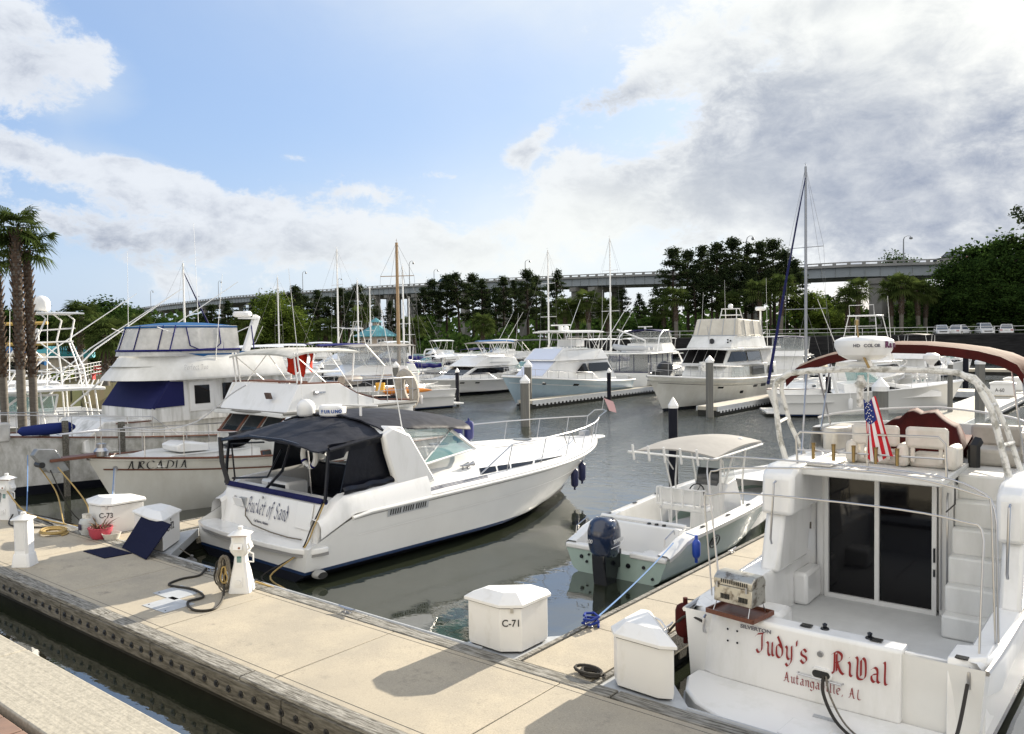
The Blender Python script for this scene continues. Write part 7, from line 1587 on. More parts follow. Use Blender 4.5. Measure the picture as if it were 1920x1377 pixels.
    stad = lambda r, hw: [(.015+hw*(1 if math.cos(a) > 0 else -1)+r*math.cos(a), .745+r*math.sin(a)) for a in [2*math.pi*i/24 for i in range(24)]]
    b = MB(); b.prism(stad(.062, .055), 'x', -.13, -.06); b.ob('cord_port', white, t, bev=.01); b = MB(); b.prism(stad(.040, .055), 'x', -.136, -.125); b.ob('cord_opening', black, t)
    b = MB(); b.lathe([(0, 0), (.035, 0), (.03, -.02), (0, -.02)], (-.075, .04, .95), 14, 'x'); b.ob('light', steel, t)
    b = MB(); b.tube([(-.06, .28, .695), (-.13, .27, .695), (-.13, -.20, .68), (-.06, -.21, .68)], .011, 6); b.ob('transom_handle', steel, t)
    for y, z in ((1.12, 1.0), (1.0, 1.0), (1.12, .86), (1.0, .86)): b = MB(); b.lathe([(0, 0), (.014, 0), (.01, -.008), (0, -.01)], (outer(y)-.03, y, z), 8, 'x'); b.ob('bolt', blackg, t)
    for y in (.25, -.5, -1.32, .85): b = MB(); b.box((.10, y, zt+.015) if y != .85 else (.12, y, zt+.01), (.09, .12, .012)); b.ob('rod_socket', blackg, t)
    for y in (.06, -.42): b = MB(); b.lathe([(0, 0), (.05, 0), (.045, .015), (.02, .02), (.028, .06), (0, .075)], (.14, y, zt), 10); b.ob('fitting', blackg, t)
    b = MB(); b.box((.35, .75, 1.02), (.10, .9, .05)); b.ob('coaming_trim', blackg, t)
    for y in (1.42, -1.40):
        b = MB(); xx = outer(y)-.04; b.tube([(xx, y, .88), (xx-.05, y, .91), (xx-.06, y, .99), (xx-.05, y, 1.07), (xx, y, 1.10)], [.012, .018, .02, .018, .012], 7); b.ob('hawse_cleat', steel, t)
    # shore-power cords from the transom over the platform
    rope('shore_line_bundle', 'bundle of dark shore power cords hanging from the transom between the red words', 'cord', [W_((-.13, -.01, .735)), W_((-.28, -.06, .60)), W_((-.55, -.28, .46)), W_((-.85, -.62, .43)), W_((-1.15, -1.05, .36)), V(-1.7, 7.8, .54), V(-1.2, 7.4, .53)], .018, cordK)
    rope('shore_line', 'thinner grey cord beside the dark bundle on the swim platform', 'cord', [W_((-.13, -.04, .735)), W_((-.30, -.14, .60)), W_((-.55, -.38, .45)), W_((-.85, -.74, .43)), W_((-1.15, -1.15, .36)), V(-1.5, 7.8, .54)], .011, ropeG)
    rope('mooring_line', 'black mooring line from the left quarter cleat over to the finger dock', 'rope', [W_((-.03, 1.44, 1.0)), W_((.10, 1.75, .98)), V(-5.2, 9.75, .54)], .016, cordK)
    rope('mooring_line', 'black mooring line running down from the right quarter cleat', 'rope', [W_((-.08, -1.40, .98)), W_((-.5, -1.40, .70)), W_((-1.3, -1.42, .52))], .018, cordK)
    fender('dark red fender squeezed between the white hull and the finger dock', W_((.42, 1.92, .80)), .13, .45, maroon, W_((.42, 1.7, 1.1)))
    # grill on its tray
    G = thing('portable_grill', 'small weathered stainless grill standing on a wooden tray at the transom corner', 'grill', W_((.04, 1.02, 1.17)), R(90)); gs = mat('grill_steel', (.50, .47, .40), .35, metal=.8, col2=(.10, .07, .045), vscale=7, ramp=(.33, .5))
    b = MB(); b.prism([(-.16, 0), (-.15, .20), (.15, .20), (.16, 0)], 'y', -.25, .25); o = b.ob('firebox', gs, G, bev=.008); o.location = (.0, 0, .15)
    b = MB(); b.prism([(-.155, .0), (-.155, .08), (-.08, .135), (.10, .135), (.155, .07), (.155, 0)], 'y', -.255, .255); o = b.ob('lid', gs, G, bev=.01); o.location = (0, 0, .352)
    for k in range(13): b = MB(); b.box((-.157, -.19+.028*k, .405), (.006, .012, .045)); b.ob('vent_slot', black, G)
    for y0 in (-.14, .10):
        for k in range(6): b = MB(); b.box((-.163, y0-.05+.02*k, .225), (.006, .010, .06)); b.ob('vent_slot', black, G)
    for y in (-.19, .2): b = MB(); b.box((-.166, y, .35), (.02, .022, .07)); b.ob('latch', steel, G)
    b = MB()
    for y in (-.22, .22): b.tube([(-.14, y, .16), (-.20, y*1.05, .04)], .008, 5); b.tube([(.14, y, .16), (.18, y*1.05, .04)], .008, 5)
    b.tube([(-.20, -.23, .04), (-.2, .23, .04)], .008, 5); b.ob('leg', steel, G)
    b = MB(); b.box((0, 0, .01), (.46, .62, .02)); b.ob('tray', teak, G)
    b = MB(); b.box((-.235, 0, .03), (.018, .62, .05)); b.box((.235, 0, .03), (.018, .62, .05)); b.box((0, -.31, .03), (.46, .018, .05)); b.box((0, .31, .03), (.46, .018, .05)); b.ob('tray_rim', teak, G); b = MB(); b.box((.06, -.05, -.05), (.1, .2, .1)); b.ob('bracket', teak, G)
    G.rotation_euler = (0, 0, R(90-8))
    return t
CV = convertible()

# ------------------------------------------------------------------ foreground boat 4: old trawler with fancy capitals on its bow
def trawler():
    ox, oy, L = -20.9, 20.9, 11.7; t = boat_root('trawler_yacht', 'weathered cream-white trawler with wooden trim, name in fancy capitals at its bow', 'motor yacht', ox, oy, 180); base = Matrix.Translation((ox, oy, 0)) @ Matrix.Rotation(R(270), 4, 'Z'); W_ = lambda p: base @ Vector(p)
    X = lambda a: L+a   # a negative = aft of the stem
    H = Hull(L, 3.9, 1.15, 1.66, rake=1.25, draft=.7, stern=.88, tm=.5, p=2.2, cw=.9, tc=.40, pc=2.0, flare=1.1, pz=2.2); H.build(t, [hullg, hullg, antif], (-.02, .0), n=34); H.rubrail(t, teak, 0, .03); H.strip(t, teak, -.34, -.30, .0, .985, off=.02, name='rub_strake'); H.deck(t, white2, 0, 1, dz=-.08, camber=.06)
    # trunk cabin forward
    C = Block([(X(-4.2), 1.1), (X(-4.2), 1.52), (X(-1.9), 1.56), (X(-1.4), 1.5), (X(-1.4), 1.3)], 1.25, 1.1, lambda q: 1-max(0, (q-X(-3.5))/3)*.45); C.build('trunk_cabin', white2, t, .03)
    for a in (-2.55, -3.35, -4.6, -5.6): C.side('porthole', teak, t, [(X(a), 1.28), (X(a)+.42, 1.28), (X(a)+.42, 1.42), (X(a), 1.42)], .02); C.side('porthole_glass', glassd, t, [(X(a)+.04, 1.30), (X(a)+.38, 1.30), (X(a)+.38, 1.40), (X(a)+.04, 1.40)], .03)
    D_ = Block([(X(-9.8), 1.0), (X(-9.8), 2.28), (X(-4.95), 2.32), (X(-4.5), 1.80), (X(-4.5), 1.2)], 1.55, 1.45); D_.build('deckhouse', white2, t, .02)
    windows_front(D_, t, (X(-4.95), 2.32), (X(-4.5), 1.80), 3, glassd, .92, .12, .10, .95); fr = MB()
    for i in range(4): u = (-.92+1.84*i/3)*1.46; fr.tube([(X(-4.47), u, 1.83), (X(-4.92), u, 2.32)], .04, 4)
    fr.tube([(X(-4.46), -1.4, 1.82), (X(-4.46), 1.4, 1.82)], .035, 4); fr.ob('windscreen_frame', teak, t)
    D_.side('side_window', tancv, t, [(X(-6.4), 1.84), (X(-6.4), 2.22), (X(-5.15), 2.22), (X(-4.95), 1.84)]); D_.side('side_window', glassd, t, [(X(-8.8), 1.84), (X(-8.8), 2.20), (X(-6.6), 2.20), (X(-6.6), 1.84)])
    # bridge overhang and coaming
    b = MB(); b.sheet([[(X(-9.6)+5.1*i/10, u*1.80*(1-.06*(max(0, i-7)/3)**2), 2.42+.03*(1-u*u)+.02*i/10) for u in (-1, -.5, 0, .5, 1)] for i in range(11)], .12); b.ob('bridge_deck', white2, t, bev=.02)
    b = MB(); b.tube([(X(-9.6), 1.82, 2.42), (X(-5.5), 1.82, 2.43), (X(-4.6), 1.72, 2.43), (X(-4.5), 0, 2.44), (X(-4.6), -1.72, 2.43), (X(-5.5), -1.82, 2.43), (X(-9.6), -1.82, 2.42)], .05, 6); b.ob('bridge_gutter', mat('gutter_grey', (.24, .235, .22), .7, var=.3), t)
    for sg in (-1, 1):
        b = MB(); b.prism([(X(-9.5), 2.46), (X(-8.2), 2.56), (X(-7.3), 2.82), (X(-6.6), 3.18), (X(-5.15), 3.22), (X(-4.72), 2.46)], 'y', sg*1.66, sg*1.56); b.ob('bridge_side', white, t, bev=.01)
        b = MB(); b.tube([(X(-9.5), sg*1.61, 2.50), (X(-8.2), sg*1.61, 2.59), (X(-7.3), sg*1.61, 2.85), (X(-6.6), sg*1.61, 3.20), (X(-5.15), sg*1.61, 3.24)], .028, 5); b.ob('bridge_cap', teak, t)
    b = MB(); b.prism([(X(-5.2), 3.22), (X(-4.72), 2.46), (X(-4.8), 2.46), (X(-5.3), 3.22)], 'y', -1.6, 1.6); b.ob('bridge_front', white, t)
    b = MB(); b.box((X(-5.5), .2, 3.26), (.3, 2.4, .05)); b.ob('dash_board', teak, t)
    b = MB(); b.prism([(X(-4.86), 2.80), (X(-4.80), 2.98), (X(-4.72), 2.98), (X(-4.78), 2.80)], 'y', .6, .82); b.ob('horn_box', mat('horn_box_brown', (.10, .07, .06), .6), t)
    b = MB(); b.box((X(-5.9), 1.68, 2.95), (.3, .05, .05)); b.lathe([(0, 0), (.05, 0), (.07, .12), (0, .12)], (X(-5.75), 1.72, 2.95), 8, 'x'); b.ob('search_light', steel, t)
    # canopy on pipes
    b = MB(); b.sheet([[(X(-7.5)+2.5*i/10, u*1.55, 4.20-.10*abs(u)**3+.05*math.sin(math.pi*i/10)-.10*(max(0, i-8)/2)**1.5) for u in [-1+j/5 for j in range(11)]] for i in range(11)], .05); b.ob('canopy', mat('canvas_offwhite', (.58, .57, .53), .8, col2=(.34, .34, .31), vscale=1.6, bump=.4, bscale=5), t, smooth=60)
    b = MB()
    for sg in (-1, 1):
        y = sg*1.52
        for a, c in ((-5.2, -5.1), (-5.35, -5.2), (-7.2, -7.3)): b.tube([(X(a), y, 3.2), (X(c), y, 4.12)], .024, 6)
        b.tube([(X(-5.2), y, 4.0), (X(-6.2), y, 3.22)], .016, 5); b.tube([(X(-5.6), y, 3.25), (X(-6.4), y, 4.12)], .016, 5); b.tube([(X(-6.3), y, 4.12), (X(-7.2), y, 3.0)], .016, 5)
    b.ob('canopy_frame', alu, t)
    # deck grill, seats, aft rail, ladder
    b = MB(); b.lathe([(0, -.35), (.17, -.35), (.2, 0), (.17, .35), (0, .35)], (X(-7.4), 1.2, 3.22), 12, 'x', .8); b.ob('deck_grill', mat('grill_lid', (.30, .27, .24), .4, metal=.5), t)
    b = MB(); 
    for sg in (-1, 1):
        b.tube([(X(-7.1), sg*1.66, 3.22), (X(-8.4), sg*1.66, 3.22), (X(-9.6), sg*1.66, 3.22), (X(-9.7), sg*1.6, 3.2)], .018, 5)
        for a in (-7.3, -7.9, -8.5, -9.1, -9.6): b.cyl((X(a), sg*1.66, 2.5), (X(a), sg*1.66, 3.22), .014, n=5)
    b.tube([(X(-9.7), -1.6, 3.2), (X(-9.7), 1.6, 3.2)], .018, 5); b.tube([(X(-9.7), 1.66, 2.85), (X(-8.0), 1.66, 2.85)], .012, 5); b.ob('bridge_rail', steel, t)
    b = MB(); b.tube([(X(-8.7), 1.0, 2.7), (X(-9.0), 1.0, 3.6), (X(-8.2), 1.0, 4.3)], .03, 5); b.ob('boom', white2, t)
    # dinghy hung upright at the stern (inflatable)
    b = MB(); b.tube([V(X(-9.9)+.0, 1.1+.0, 2.8)+V(.10*math.sin(a), .32*math.cos(a), .52*math.sin(a)) for a in [i*math.pi/8 for i in range(17)]], .17, 8); b.ob('stowed_tender', mat('tender_tan', (.36, .33, .29), .7, var=.2), t)
    # life jackets hanging on the frame
    for k, (a, dz) in enumerate(((-4.9, 0), (-5.25, -.15), (-5.6, .05))):
        q = MB(); g = [];  n = 8
        for i in range(n+1): v = i/n; w = .20*(1+.2*math.sin(v*3+k)); g.append([(w*(u)+.02*math.sin(v*7+u*3), .03*math.sin(u*4+v*5)+.02*k, -v*(.58+dz*-.5)-(.12*(1-abs(u))*(v**2))) for u in (-1, -.5, 0, .5, 1)])
        q.sheet(g, .02); J_ = q.ob('life_jacket', redC, None, smooth=180); J_.location = W_((X(a-1.05), .35, 4.14+dz*.1)); J_.rotation_euler = (0, 0, R(90+20*k)); tag(J_, ['orange-red jacket hanging nearest the bow under the trawler canopy', 'orange-red jacket hanging lowest, middle of three under the trawler canopy', 'orange-red jacket hanging farthest aft under the trawler canopy'][k], 'life jacket', 'red jackets under the canopy')
    # bow gear
    b = MB(); b.prism([(X(-.5), -.22), (X(.9), -.16), (X(.9), .16), (X(-.5), .22)], 'z', 1.66, 1.73); b.ob('bowsprit', teak, t, bev=.01); b = MB(); b.prism([(X(.45), 1.42), (X(.75), 1.95), (X(1.15), 2.0), (X(1.25), 1.86), (X(.95), 1.42), (X(.7), 1.38)], 'y', -.12, .12); b.ob('anchor', mat('anchor_galvanised', (.34, .35, .35), .45, metal=.6, var=.4), t, bev=.02); b = MB(); b.lathe([(0, -.15), (.07, -.15), (.07, .15), (0, .15)], (X(1.08), 0, 1.62), 12, 'y'); b.ob('anchor_roller', black, t)
    b = MB(); b.lathe([(0, 0), (.16, 0), (.18, .12), (.11, .2), (.12, .30), (0, .32)], (X(-.3), .15, 1.68), 14); b.ob('windlass', steel, t)
    H.rail(t, .35, .975, .66, n=9, r=.016, inset=.06, bowx=.95, drop=False); 
    b = MB(); b.prism([(0, 0), (.9, .04), (.95, .22), (.70, .30), (.05, .20)], 'y', -.42, .42); o = b.ob('deck_hatch_cover', white, t, bev=.05); o.location = (X(-2.9), .35, 1.56)
    for i in range(4):
        for j in range(5): q = MB(); q.lathe([(0, 0), (.022, 0), (0, .004)], (X(-2.72)+.07*i+.1, .12+.09*j, 1.765+.02*i), 6); q.ob('vent_hole', black, t)
    b = MB(); b.lathe([(0, 0), (.30, 0), (.30, .05), (0, .06)], (X(-3.7), .6, 1.58), 16); b.ob('coiled_hose', black, t)
    # name on the bow, both characters and swashes
    q = (X(-.62))/L; p = H.pt(q, 1.30, 1, .05); p2 = H.pt(X(-2.0)/L, 1.235, 1, .05); up = H.pt(q, 1.5, 1, .02)-H.pt(q, 1.25, 1, .02); nib_text("ARCADIA", .22, blkL, t, frame3(p+V(0, .012, 0), p2-p, up), nib=(.06, .026), slant=.1, total_w=(p2-p).length*.96, gap=.05)
    q = X(-.42)/L; p = H.pt(q, 1.34, 1, .02); b = MB(); b.lathe([(.03, -.02), (.06, 0), (.06, .02), (.03, .02)], p, 12, 'y'); b.ob('hawse_pipe', steel, t)
    rope('mooring_line', 'pale double mooring line from the trawler bow down to the dock', 'rope', [base @ p, V(-17.9, 8.35, .55)], .012, ropeW, .06); rope('mooring_line', 'light blue mooring line beside the pale one at the trawler bow', 'rope', [base @ (p+V(.03, 0, 0)), V(-17.75, 8.25, .55)], .010, ropeB, .04)
    return t, H, base
TR, TH, TB = trawler()

# ------------------------------------------------------------------ foreground boat 5: flybridge boat with blue canvas
def blue_canvas_boat():
    ox, oy, L = -26.5, 21.7, 13.6; t = boat_root('sport_fishing_boat', 'big white flybridge boat with clear bridge enclosure edged in blue and a blue windscreen cover', 'motor yacht', ox, oy, 180); base = Matrix.Translation((ox, oy, 0)) @ Matrix.Rotation(R(270), 4, 'Z'); W_ = lambda p: base @ Vector(p)
    H = Hull(L, 4.3, 1.2, 1.95, rake=1.8, draft=.6, tm=.45, p=2.2, cw=.9, tc=.35, flare=1.3, pz=1.8); H.build(t, [stain, antif, antif], (.25, .28), n=34); H.rubrail(t, teak, 0, .028); H.deck(t, white2, 0, 1, dz=-.06, camber=.08)
    X = lambda Y: oy-Y          # local x of a world Y
    # raised trunk and house
    C = Block([(X(20.2), 1.1), (X(20.2), 1.95), (X(11.6), 2.10), (X(11.0), 1.55), (X(11.0), 1.2)], 1.72, 1.6, lambda q: 1-max(0, (q-X(12.5))/3.2)*.35); C.build('trunk_cabin', stain, t, .04)
    b = MB(); b.tube([C.P(X(Y), 2.02, 1, .02) for Y in (19, 16, 14, 12.6, 11.9)], .02, 5); b.ob('trim', teak, t)
    D_ = Block([(X(19.6), 1.9), (X(19.6), 3.22), (X(13.6), 3.26), (X(12.95), 2.35), (X(12.95), 1.95)], 1.68, 1.60); D_.build('deckhouse', stain, t, .04)
    cov = mat('cover_dark_blue', (.010, .012, .07), .6, bump=.2, bscale=4); D_.side('windscreen_cover', cov, t, [(X(14.05), 2.42), (X(14.05), 3.2), (X(13.55), 3.22), (X(13.0), 2.40)], .03, (1, -1)); b = MB(); [b.tube([D_.P(X(13.02), 2.38, s_, -.01), D_.P(X(13.6), 3.22, s_, -.01)], .05, 6) for s_ in (-1, 1)]; b.ob('cover_seam', cov, t); windows_front(D_, t, (X(13.6), 3.26), (X(12.95), 2.35), 1, cov, 1.0, 0, .04, .98, name='windscreen_cover')
    D_.side('door', white, t, [(X(15.1), 2.22), (X(15.1), 3.16), (X(14.25), 3.16), (X(14.25), 2.22)], .03); D_.side('door_window', glassk, t, [(X(14.95), 2.45), (X(14.95), 3.05), (X(14.42), 3.05), (X(14.42), 2.45)], .045); D_.side('side_window', glassk, t, [(X(17.6), 2.45), (X(17.5), 2.6), (X(17.5), 3.08), (X(15.45), 3.08), (X(15.45), 2.45)], .03)
    # rounded bridge skirt
    b = MB(); g = []
    def ring(xf, hw, z, n=16):
        out = []
        for i in range(n+1): a = -math.pi/2+math.pi*i/n; out.append((xf+ (2.0*math.cos(a))*1.0-2.0, hw*math.sin(a), z))
        return [(X(17.8), -hw, z)]+out+[(X(17.8), hw, z)]
    b.sheet([ring(X(12.35), 1.98, 3.26), ring(X(12.4), 2.0, 3.34), ring(X(12.75), 1.78, 3.75), ring(X(12.95), 1.68, 4.02)]); b.ob('bridge_skirt', white2, t, smooth=60); b = MB(); r0 = ring(X(12.35), 1.97, 3.27); b.tri(r0); b.ob('bridge_underside', white2, t); b = MB(); b.tri(ring(X(12.6), 1.7, 3.7)); b.ob('bridge_floor', white2, t)
    nib_text("Perfect Two", .17, mat('lettering_grey', (.12, .12, .14), .5), t, frame3(V(X(13.95), 1.905, 3.575), (-1, .0, .0), (0, -.50, 1)), nib=(.045, .035), slant=.3, total_w=.85)
    # blue lower band and clear enclosure
    def wall(x0, x1, hw0, hw1, z0, z1, m, name, r=1.0, n=14, th=0):
        b = MB(); A = []
        def pl(xf, hw, z): return [(X(16.1), -hw, z)]+[(xf-1.1+1.1*math.cos(a), hw*math.sin(a), z) for a in [-math.pi/2+math.pi*i/n for i in range(n+1)]]+[(X(16.1), hw, z)]
        b.sheet([pl(x0, hw0, z0), pl((x0+x1)/2, (hw0+hw1)/2+.01, (z0+z1)/2), pl(x1, hw1, z1)]); return b.ob(name, m, t, smooth=60)
    wall(X(12.92), X(12.98), 1.66, 1.68, 4.02, 4.22, clear, 'bridge_windscreen'); wall(X(12.98), X(13.25), 1.68, 1.56, 4.22, 5.0, clear, 'clear_enclosure')
    bc = blueC; b = MB()
    for sg in (-1, 1): b.poly([(X(16.75), sg*1.68, 3.30), (X(16.75), sg*1.66, 4.12), (X(13.9), sg*1.67, 4.16), (X(15.4), sg*1.69, 3.85), (X(16.2), sg*1.69, 3.4)])
    b.ob('lower_canvas', blueC, t)
    b = MB(); n = 14
    def edge(xf, hw, z, r=.03, m=None): return [(X(16.1), -hw, z)]+[(xf-1.1+1.1*math.cos(a), hw*math.sin(a), z) for a in [-math.pi/2+math.pi*i/n for i in range(n+1)]]+[(X(16.1), hw, z)]
    b.tube(edge(X(12.96), 1.70, 4.20), .035, 5); b.ob('enclosure_hem', royal, t)
    b = MB(); g = [[(p[0]*(1-k)+(X(15.0))*k, p[1]*(1-k), 4.98+.16*math.sin(k*math.pi/2)) for k in (0, .3, .6, 1)] for p in edge(X(13.2), 1.58, 5.0)]; b.sheet(g, .05); b.ob('canopy', blueC, t, smooth=60)
    b = MB()
    for sg in (-1, 1):
        for Y, Y2 in ((13.6, 13.9), (15.5, 15.6), (16.68, 16.68)): b.tube([(X(Y), sg*1.67, 4.2), (X(Y2), sg*1.54, 5.0)], .022, 5)
        b.tube([(X(14.2), sg*1.64, 4.95), (X(14.3), sg*1.68, 4.35), (X(14.6), sg*1.69, 4.22), (X(15.2), sg*1.69, 4.24), (X(15.4), sg*1.68, 4.4), (X(15.4), sg*1.58, 4.95)], .02, 5)
    for a in (-.9, -.3, .3, .9): b.tube([(X(12.96)-1.1+1.1*math.cos(a), 1.70*math.sin(a), 4.2), (X(13.23)-1.1+1.1*math.cos(a), 1.58*math.sin(a), 5.0)], .02, 5)
    b.ob('enclosure_zip', royal, t)
    b = MB(); 
    for sg in (-1, 1): b.tube([(X(13.3), sg*1.5, 4.95), (X(15.6), sg*1.55, 4.1)], .014, 5); b.tube([(X(16.6), sg*1.5, 4.95), (X(14.3), sg*1.55, 4.1)], .014, 5)
    b.ob('enclosure_strut', alu, t)
    # radar mast, leaning aft-up
    b = MB(); b.prism([(X(17.0), 3.3), (X(17.25), 3.3), (X(18.05), 5.35), (X(17.85), 5.45)], 'y', -.10, .10); b.ob('radar_mast', white, t, bev=.03); b = MB(); b.box((X(17.6), 0, 5.30), (.7, .3, .06)); b.ob('radar_bracket', white, t); radome(t, (X(17.35), 0, 5.34), .34, .20); b = MB(); b.tube([(X(17.2), -.8, 3.3), (X(17.2), -.8, 4.0), (X(18.2), -.5, 4.4), (X(18.2), 0, 5.0)], .012, 5); b.ob('wire_stay', steel, t)
    b = MB(); b.tube([(X(17.2), 1.55, 3.3), (X(17.2), 1.55, 4.1), (X(18.6), 1.55, 4.1), (X(18.6), 1.55, 3.3)], .018, 5); b.tube([(X(17.9), 1.55, 3.3), (X(17.9), 1.55, 4.1)], .014, 5); b.ob('aft_rail', steel, t)
    b = MB(); b.bx((X(20.4), -1.7, 3.22), (X(16.6), 1.7, 3.30)); b.ob('boat_deck', white, t, bev=.02)
    antenna(t, (X(15.1), 1.72, 3.3), 3.4, (-.10, .03), .012); antenna(t, (X(13.9), -1.6, 4.2), 3.4, (-.02, 0), .010); antenna(t, (X(16.5), -1.5, 4.2), 4.6, (.02, 0), .01)
    # foredeck gear
    H.rail(t, .60, .97, .62, n=7, r=.015, mid=False)
    b = MB(); b.lathe([(0, -.75), (.05, -.75), (.16, -.6), (.17, 0), (.13, .7), (.04, .8), (0, .8)], (X(10.15), 1.05, 2.0), 12, 'x'); b.ob('rolled_awning', mat('canvas_rolled_blue', (.01, .02, .11), .7, bump=.4, bscale=8), t)
    b = MB(); b.box((X(9.1), .6, 1.98), (.35, .3, .55)); b.ob('covered_winch', clear, t, bev=.05); b = MB(); b.prism([(X(9.9), 1.7), (X(10.3), 1.7), (X(10.1), 2.1)], 'y', .4, .9); b.ob('bow_locker', mat('locker_grey', (.3, .3, .3), .7), t)
    # rail with knotted fringe, a hammock-like line from bow post to the trawler
    return t, H, base
BC, BH, BB = blue_canvas_boat()
bpy.context.view_layer.update()

# ------------------------------------------------------------------ dock boxes, pedestals, piles
def dock_box(poly, label, txt=None, face=0, h=.60, z=.5, tm=blkL, group='white dock boxes on the near dock', ts=.13, tu=.5, lat=True):
    c = Vector((sum(p[0] for p in poly)/len(poly), sum(p[1] for p in poly)/len(poly), 0)); t = thing('dock_box', label, 'dock box', (c.x, c.y, z), 0, group)
    q = [(p[0]-c.x, p[1]-c.y) for p in poly]; S_ = lambda k, zz, dx=0, dy=0: [(x*k+dx, y*k+dy, zz) for x, y in q]
    b = MB(); b.loft([S_(.97, .0), S_(1.0, .06), S_(1.0, h)]); b.ob('box_body', plast, t, bev=.008)
    b = MB(); b.loft([S_(1.09, h-.03), S_(1.10, h-.025), S_(1.10, h+.008), S_(1.06, h+.02), S_(.60, h+.12)]); b.ob('lid', plast, t, bev=.003, smooth=12)
    b = MB(); b.loft([S_(1.012, h-.045), S_(1.012, h-.031)]); b.ob('lid_gap', black, t); b = MB(); b.loft([S_(.93, -.012), S_(.93, .0)]); b.ob('box_foot', black, t)  # black bands round the body below the lid and at the base
    n = len(q); i = face; a = Vector((*q[i], 0)); d = Vector((*q[(i+1) % n], 0)); e = (d-a); nrm = Vector((e.y, -e.x, 0)).normalized()
    if nrm.dot((a+d)/2) < 0: nrm = -nrm; a, d = d, a; e = -e
    xdir = e.normalized()
    if xdir.cross(Vector((0, 0, 1))).dot(nrm) < 0: a, d = d, a; xdir = -xdir
    if txt:
        L = e.length; p = a+xdir*(L*tu-ts*1.05)+nrm*.006; p.z = h*.55
        o = text(txt, ts, tm, t, frame3(p, xdir, (0, 0, 1)), weight=.001, sx=.95)
        # serifs make the stencil-like figures read as printed roman
        bb = MB(); xs = p
    if lat:
        m_ = a.lerp(d, tu)+nrm*.012; b = MB(); b.box((m_.x, m_.y, h-.06), (.04, .02, .07), math.atan2(xdir.y, xdir.x)); b.ob('latch', steel, t)
    return t
dock_box([(-7.16, 7.93), (-6.60, 7.90), (-6.38, 8.07), (-6.38, 8.62), (-6.50, 8.72), (-7.20, 8.12)], 'white corner dock box marked C-71 standing between dock and finger', 'C-71', 1, ts=.125, tu=.56)
b2 = dock_box([(-5.03, 8.72), (-5.03, 8.08), (-4.9, 7.93), (-4.35, 7.90), (-4.2, 7.98), (-4.92, 8.74)], 'white corner dock box with stepped lid left of the boat with red lettering', 'C-70', 0, ts=.13, tu=.3)
for k in range(3): q = MB(); q.tube([(-.06+.08*k, .38-.15*k, .63+.02*k), (.10+.03*k, .27-.13*k, .645+.02*k), (.26-.04*k, .10-.10*k, .635)], .012, 4); q.ob('lid_rib', plast, b2)
dock_box([(-16.2, 8.02), (-15.35, 7.90), (-14.92, 7.92), (-15.55, 8.62), (-16.2, 8.62)], 'white dock box marked C-72 behind the leaning blue mat', 'C-72', 2, ts=.20, tu=.45)
dock_box([(-18.15, 8.0), (-17.75, 7.86), (-17.35, 7.90), (-17.2, 8.05), (-17.2, 8.72), (-17.4, 8.8)], 'white dock box marked C-73 behind the potted plant', 'C-73', 2, ts=.15, h=.62)
def far_box(px, d, z, label, w=1.3, txt=None, rz=0, py=None):
    v = far(px, d) if py is None else at(px, py, .56); t = thing('dock_box', label, 'dock box', (v.x, v.y, .55), rz, 'white dock boxes on the far docks')
    b = MB(); b.box((0, 0, .34), (w, .7, .68)); b.ob('box_body', plast, t, bev=.03); b = MB(); b.prism([(-w*.54, .66), (-w*.54, .72), (-w*.3, .82), (w*.3, .82), (w*.54, .72), (w*.54, .66)], 'y', -.39, .39); b.ob('lid', plast, t, bev=.01)
    if txt: text(txt, .3, blkL, t, frame3((-w*.3, -.358, .22), (1, 0, 0), (0, 0, 1)), sx=.8)
    return t
for px, py, w, txt, rz, lab in [(1532, 731, 1.5, 'B-41', 0, 'far dock box marked B-41 behind the ivory motor yacht finger'), (1490, 733, 1.3, None, 0, 'far dock box left of the one marked B-41'), (1235, 722, 1.5, 'B-40', 0, 'far dock box marked B-40 left of the ivory motor yacht'),
                                (1170, 722, 1.1, None, 0, 'far dock box at the end of the pale blue boat finger'), (784, 722, 1.5, 'B-39', 0, 'far dock box marked B-39 left of the low white cruiser'), (758, 718, 1.0, None, 0, 'white bin left of the far box marked B-39'), (803, 716, 1.3, None, 0, 'far dock box right of the one marked B-39'),
                                (1880, 741, 1.3, 'A-60', R(8), 'far dock box on the right walkway, nearer of the two'), (1902, 731, 1.2, None, R(8), 'far dock box on the right walkway, farther of the two'), (1790, 672, 1.4, None, 0, 'far dock box beyond the canopy under the parked cars')]:
    far_box(px, 0, 0, lab, w, txt, rz, py)
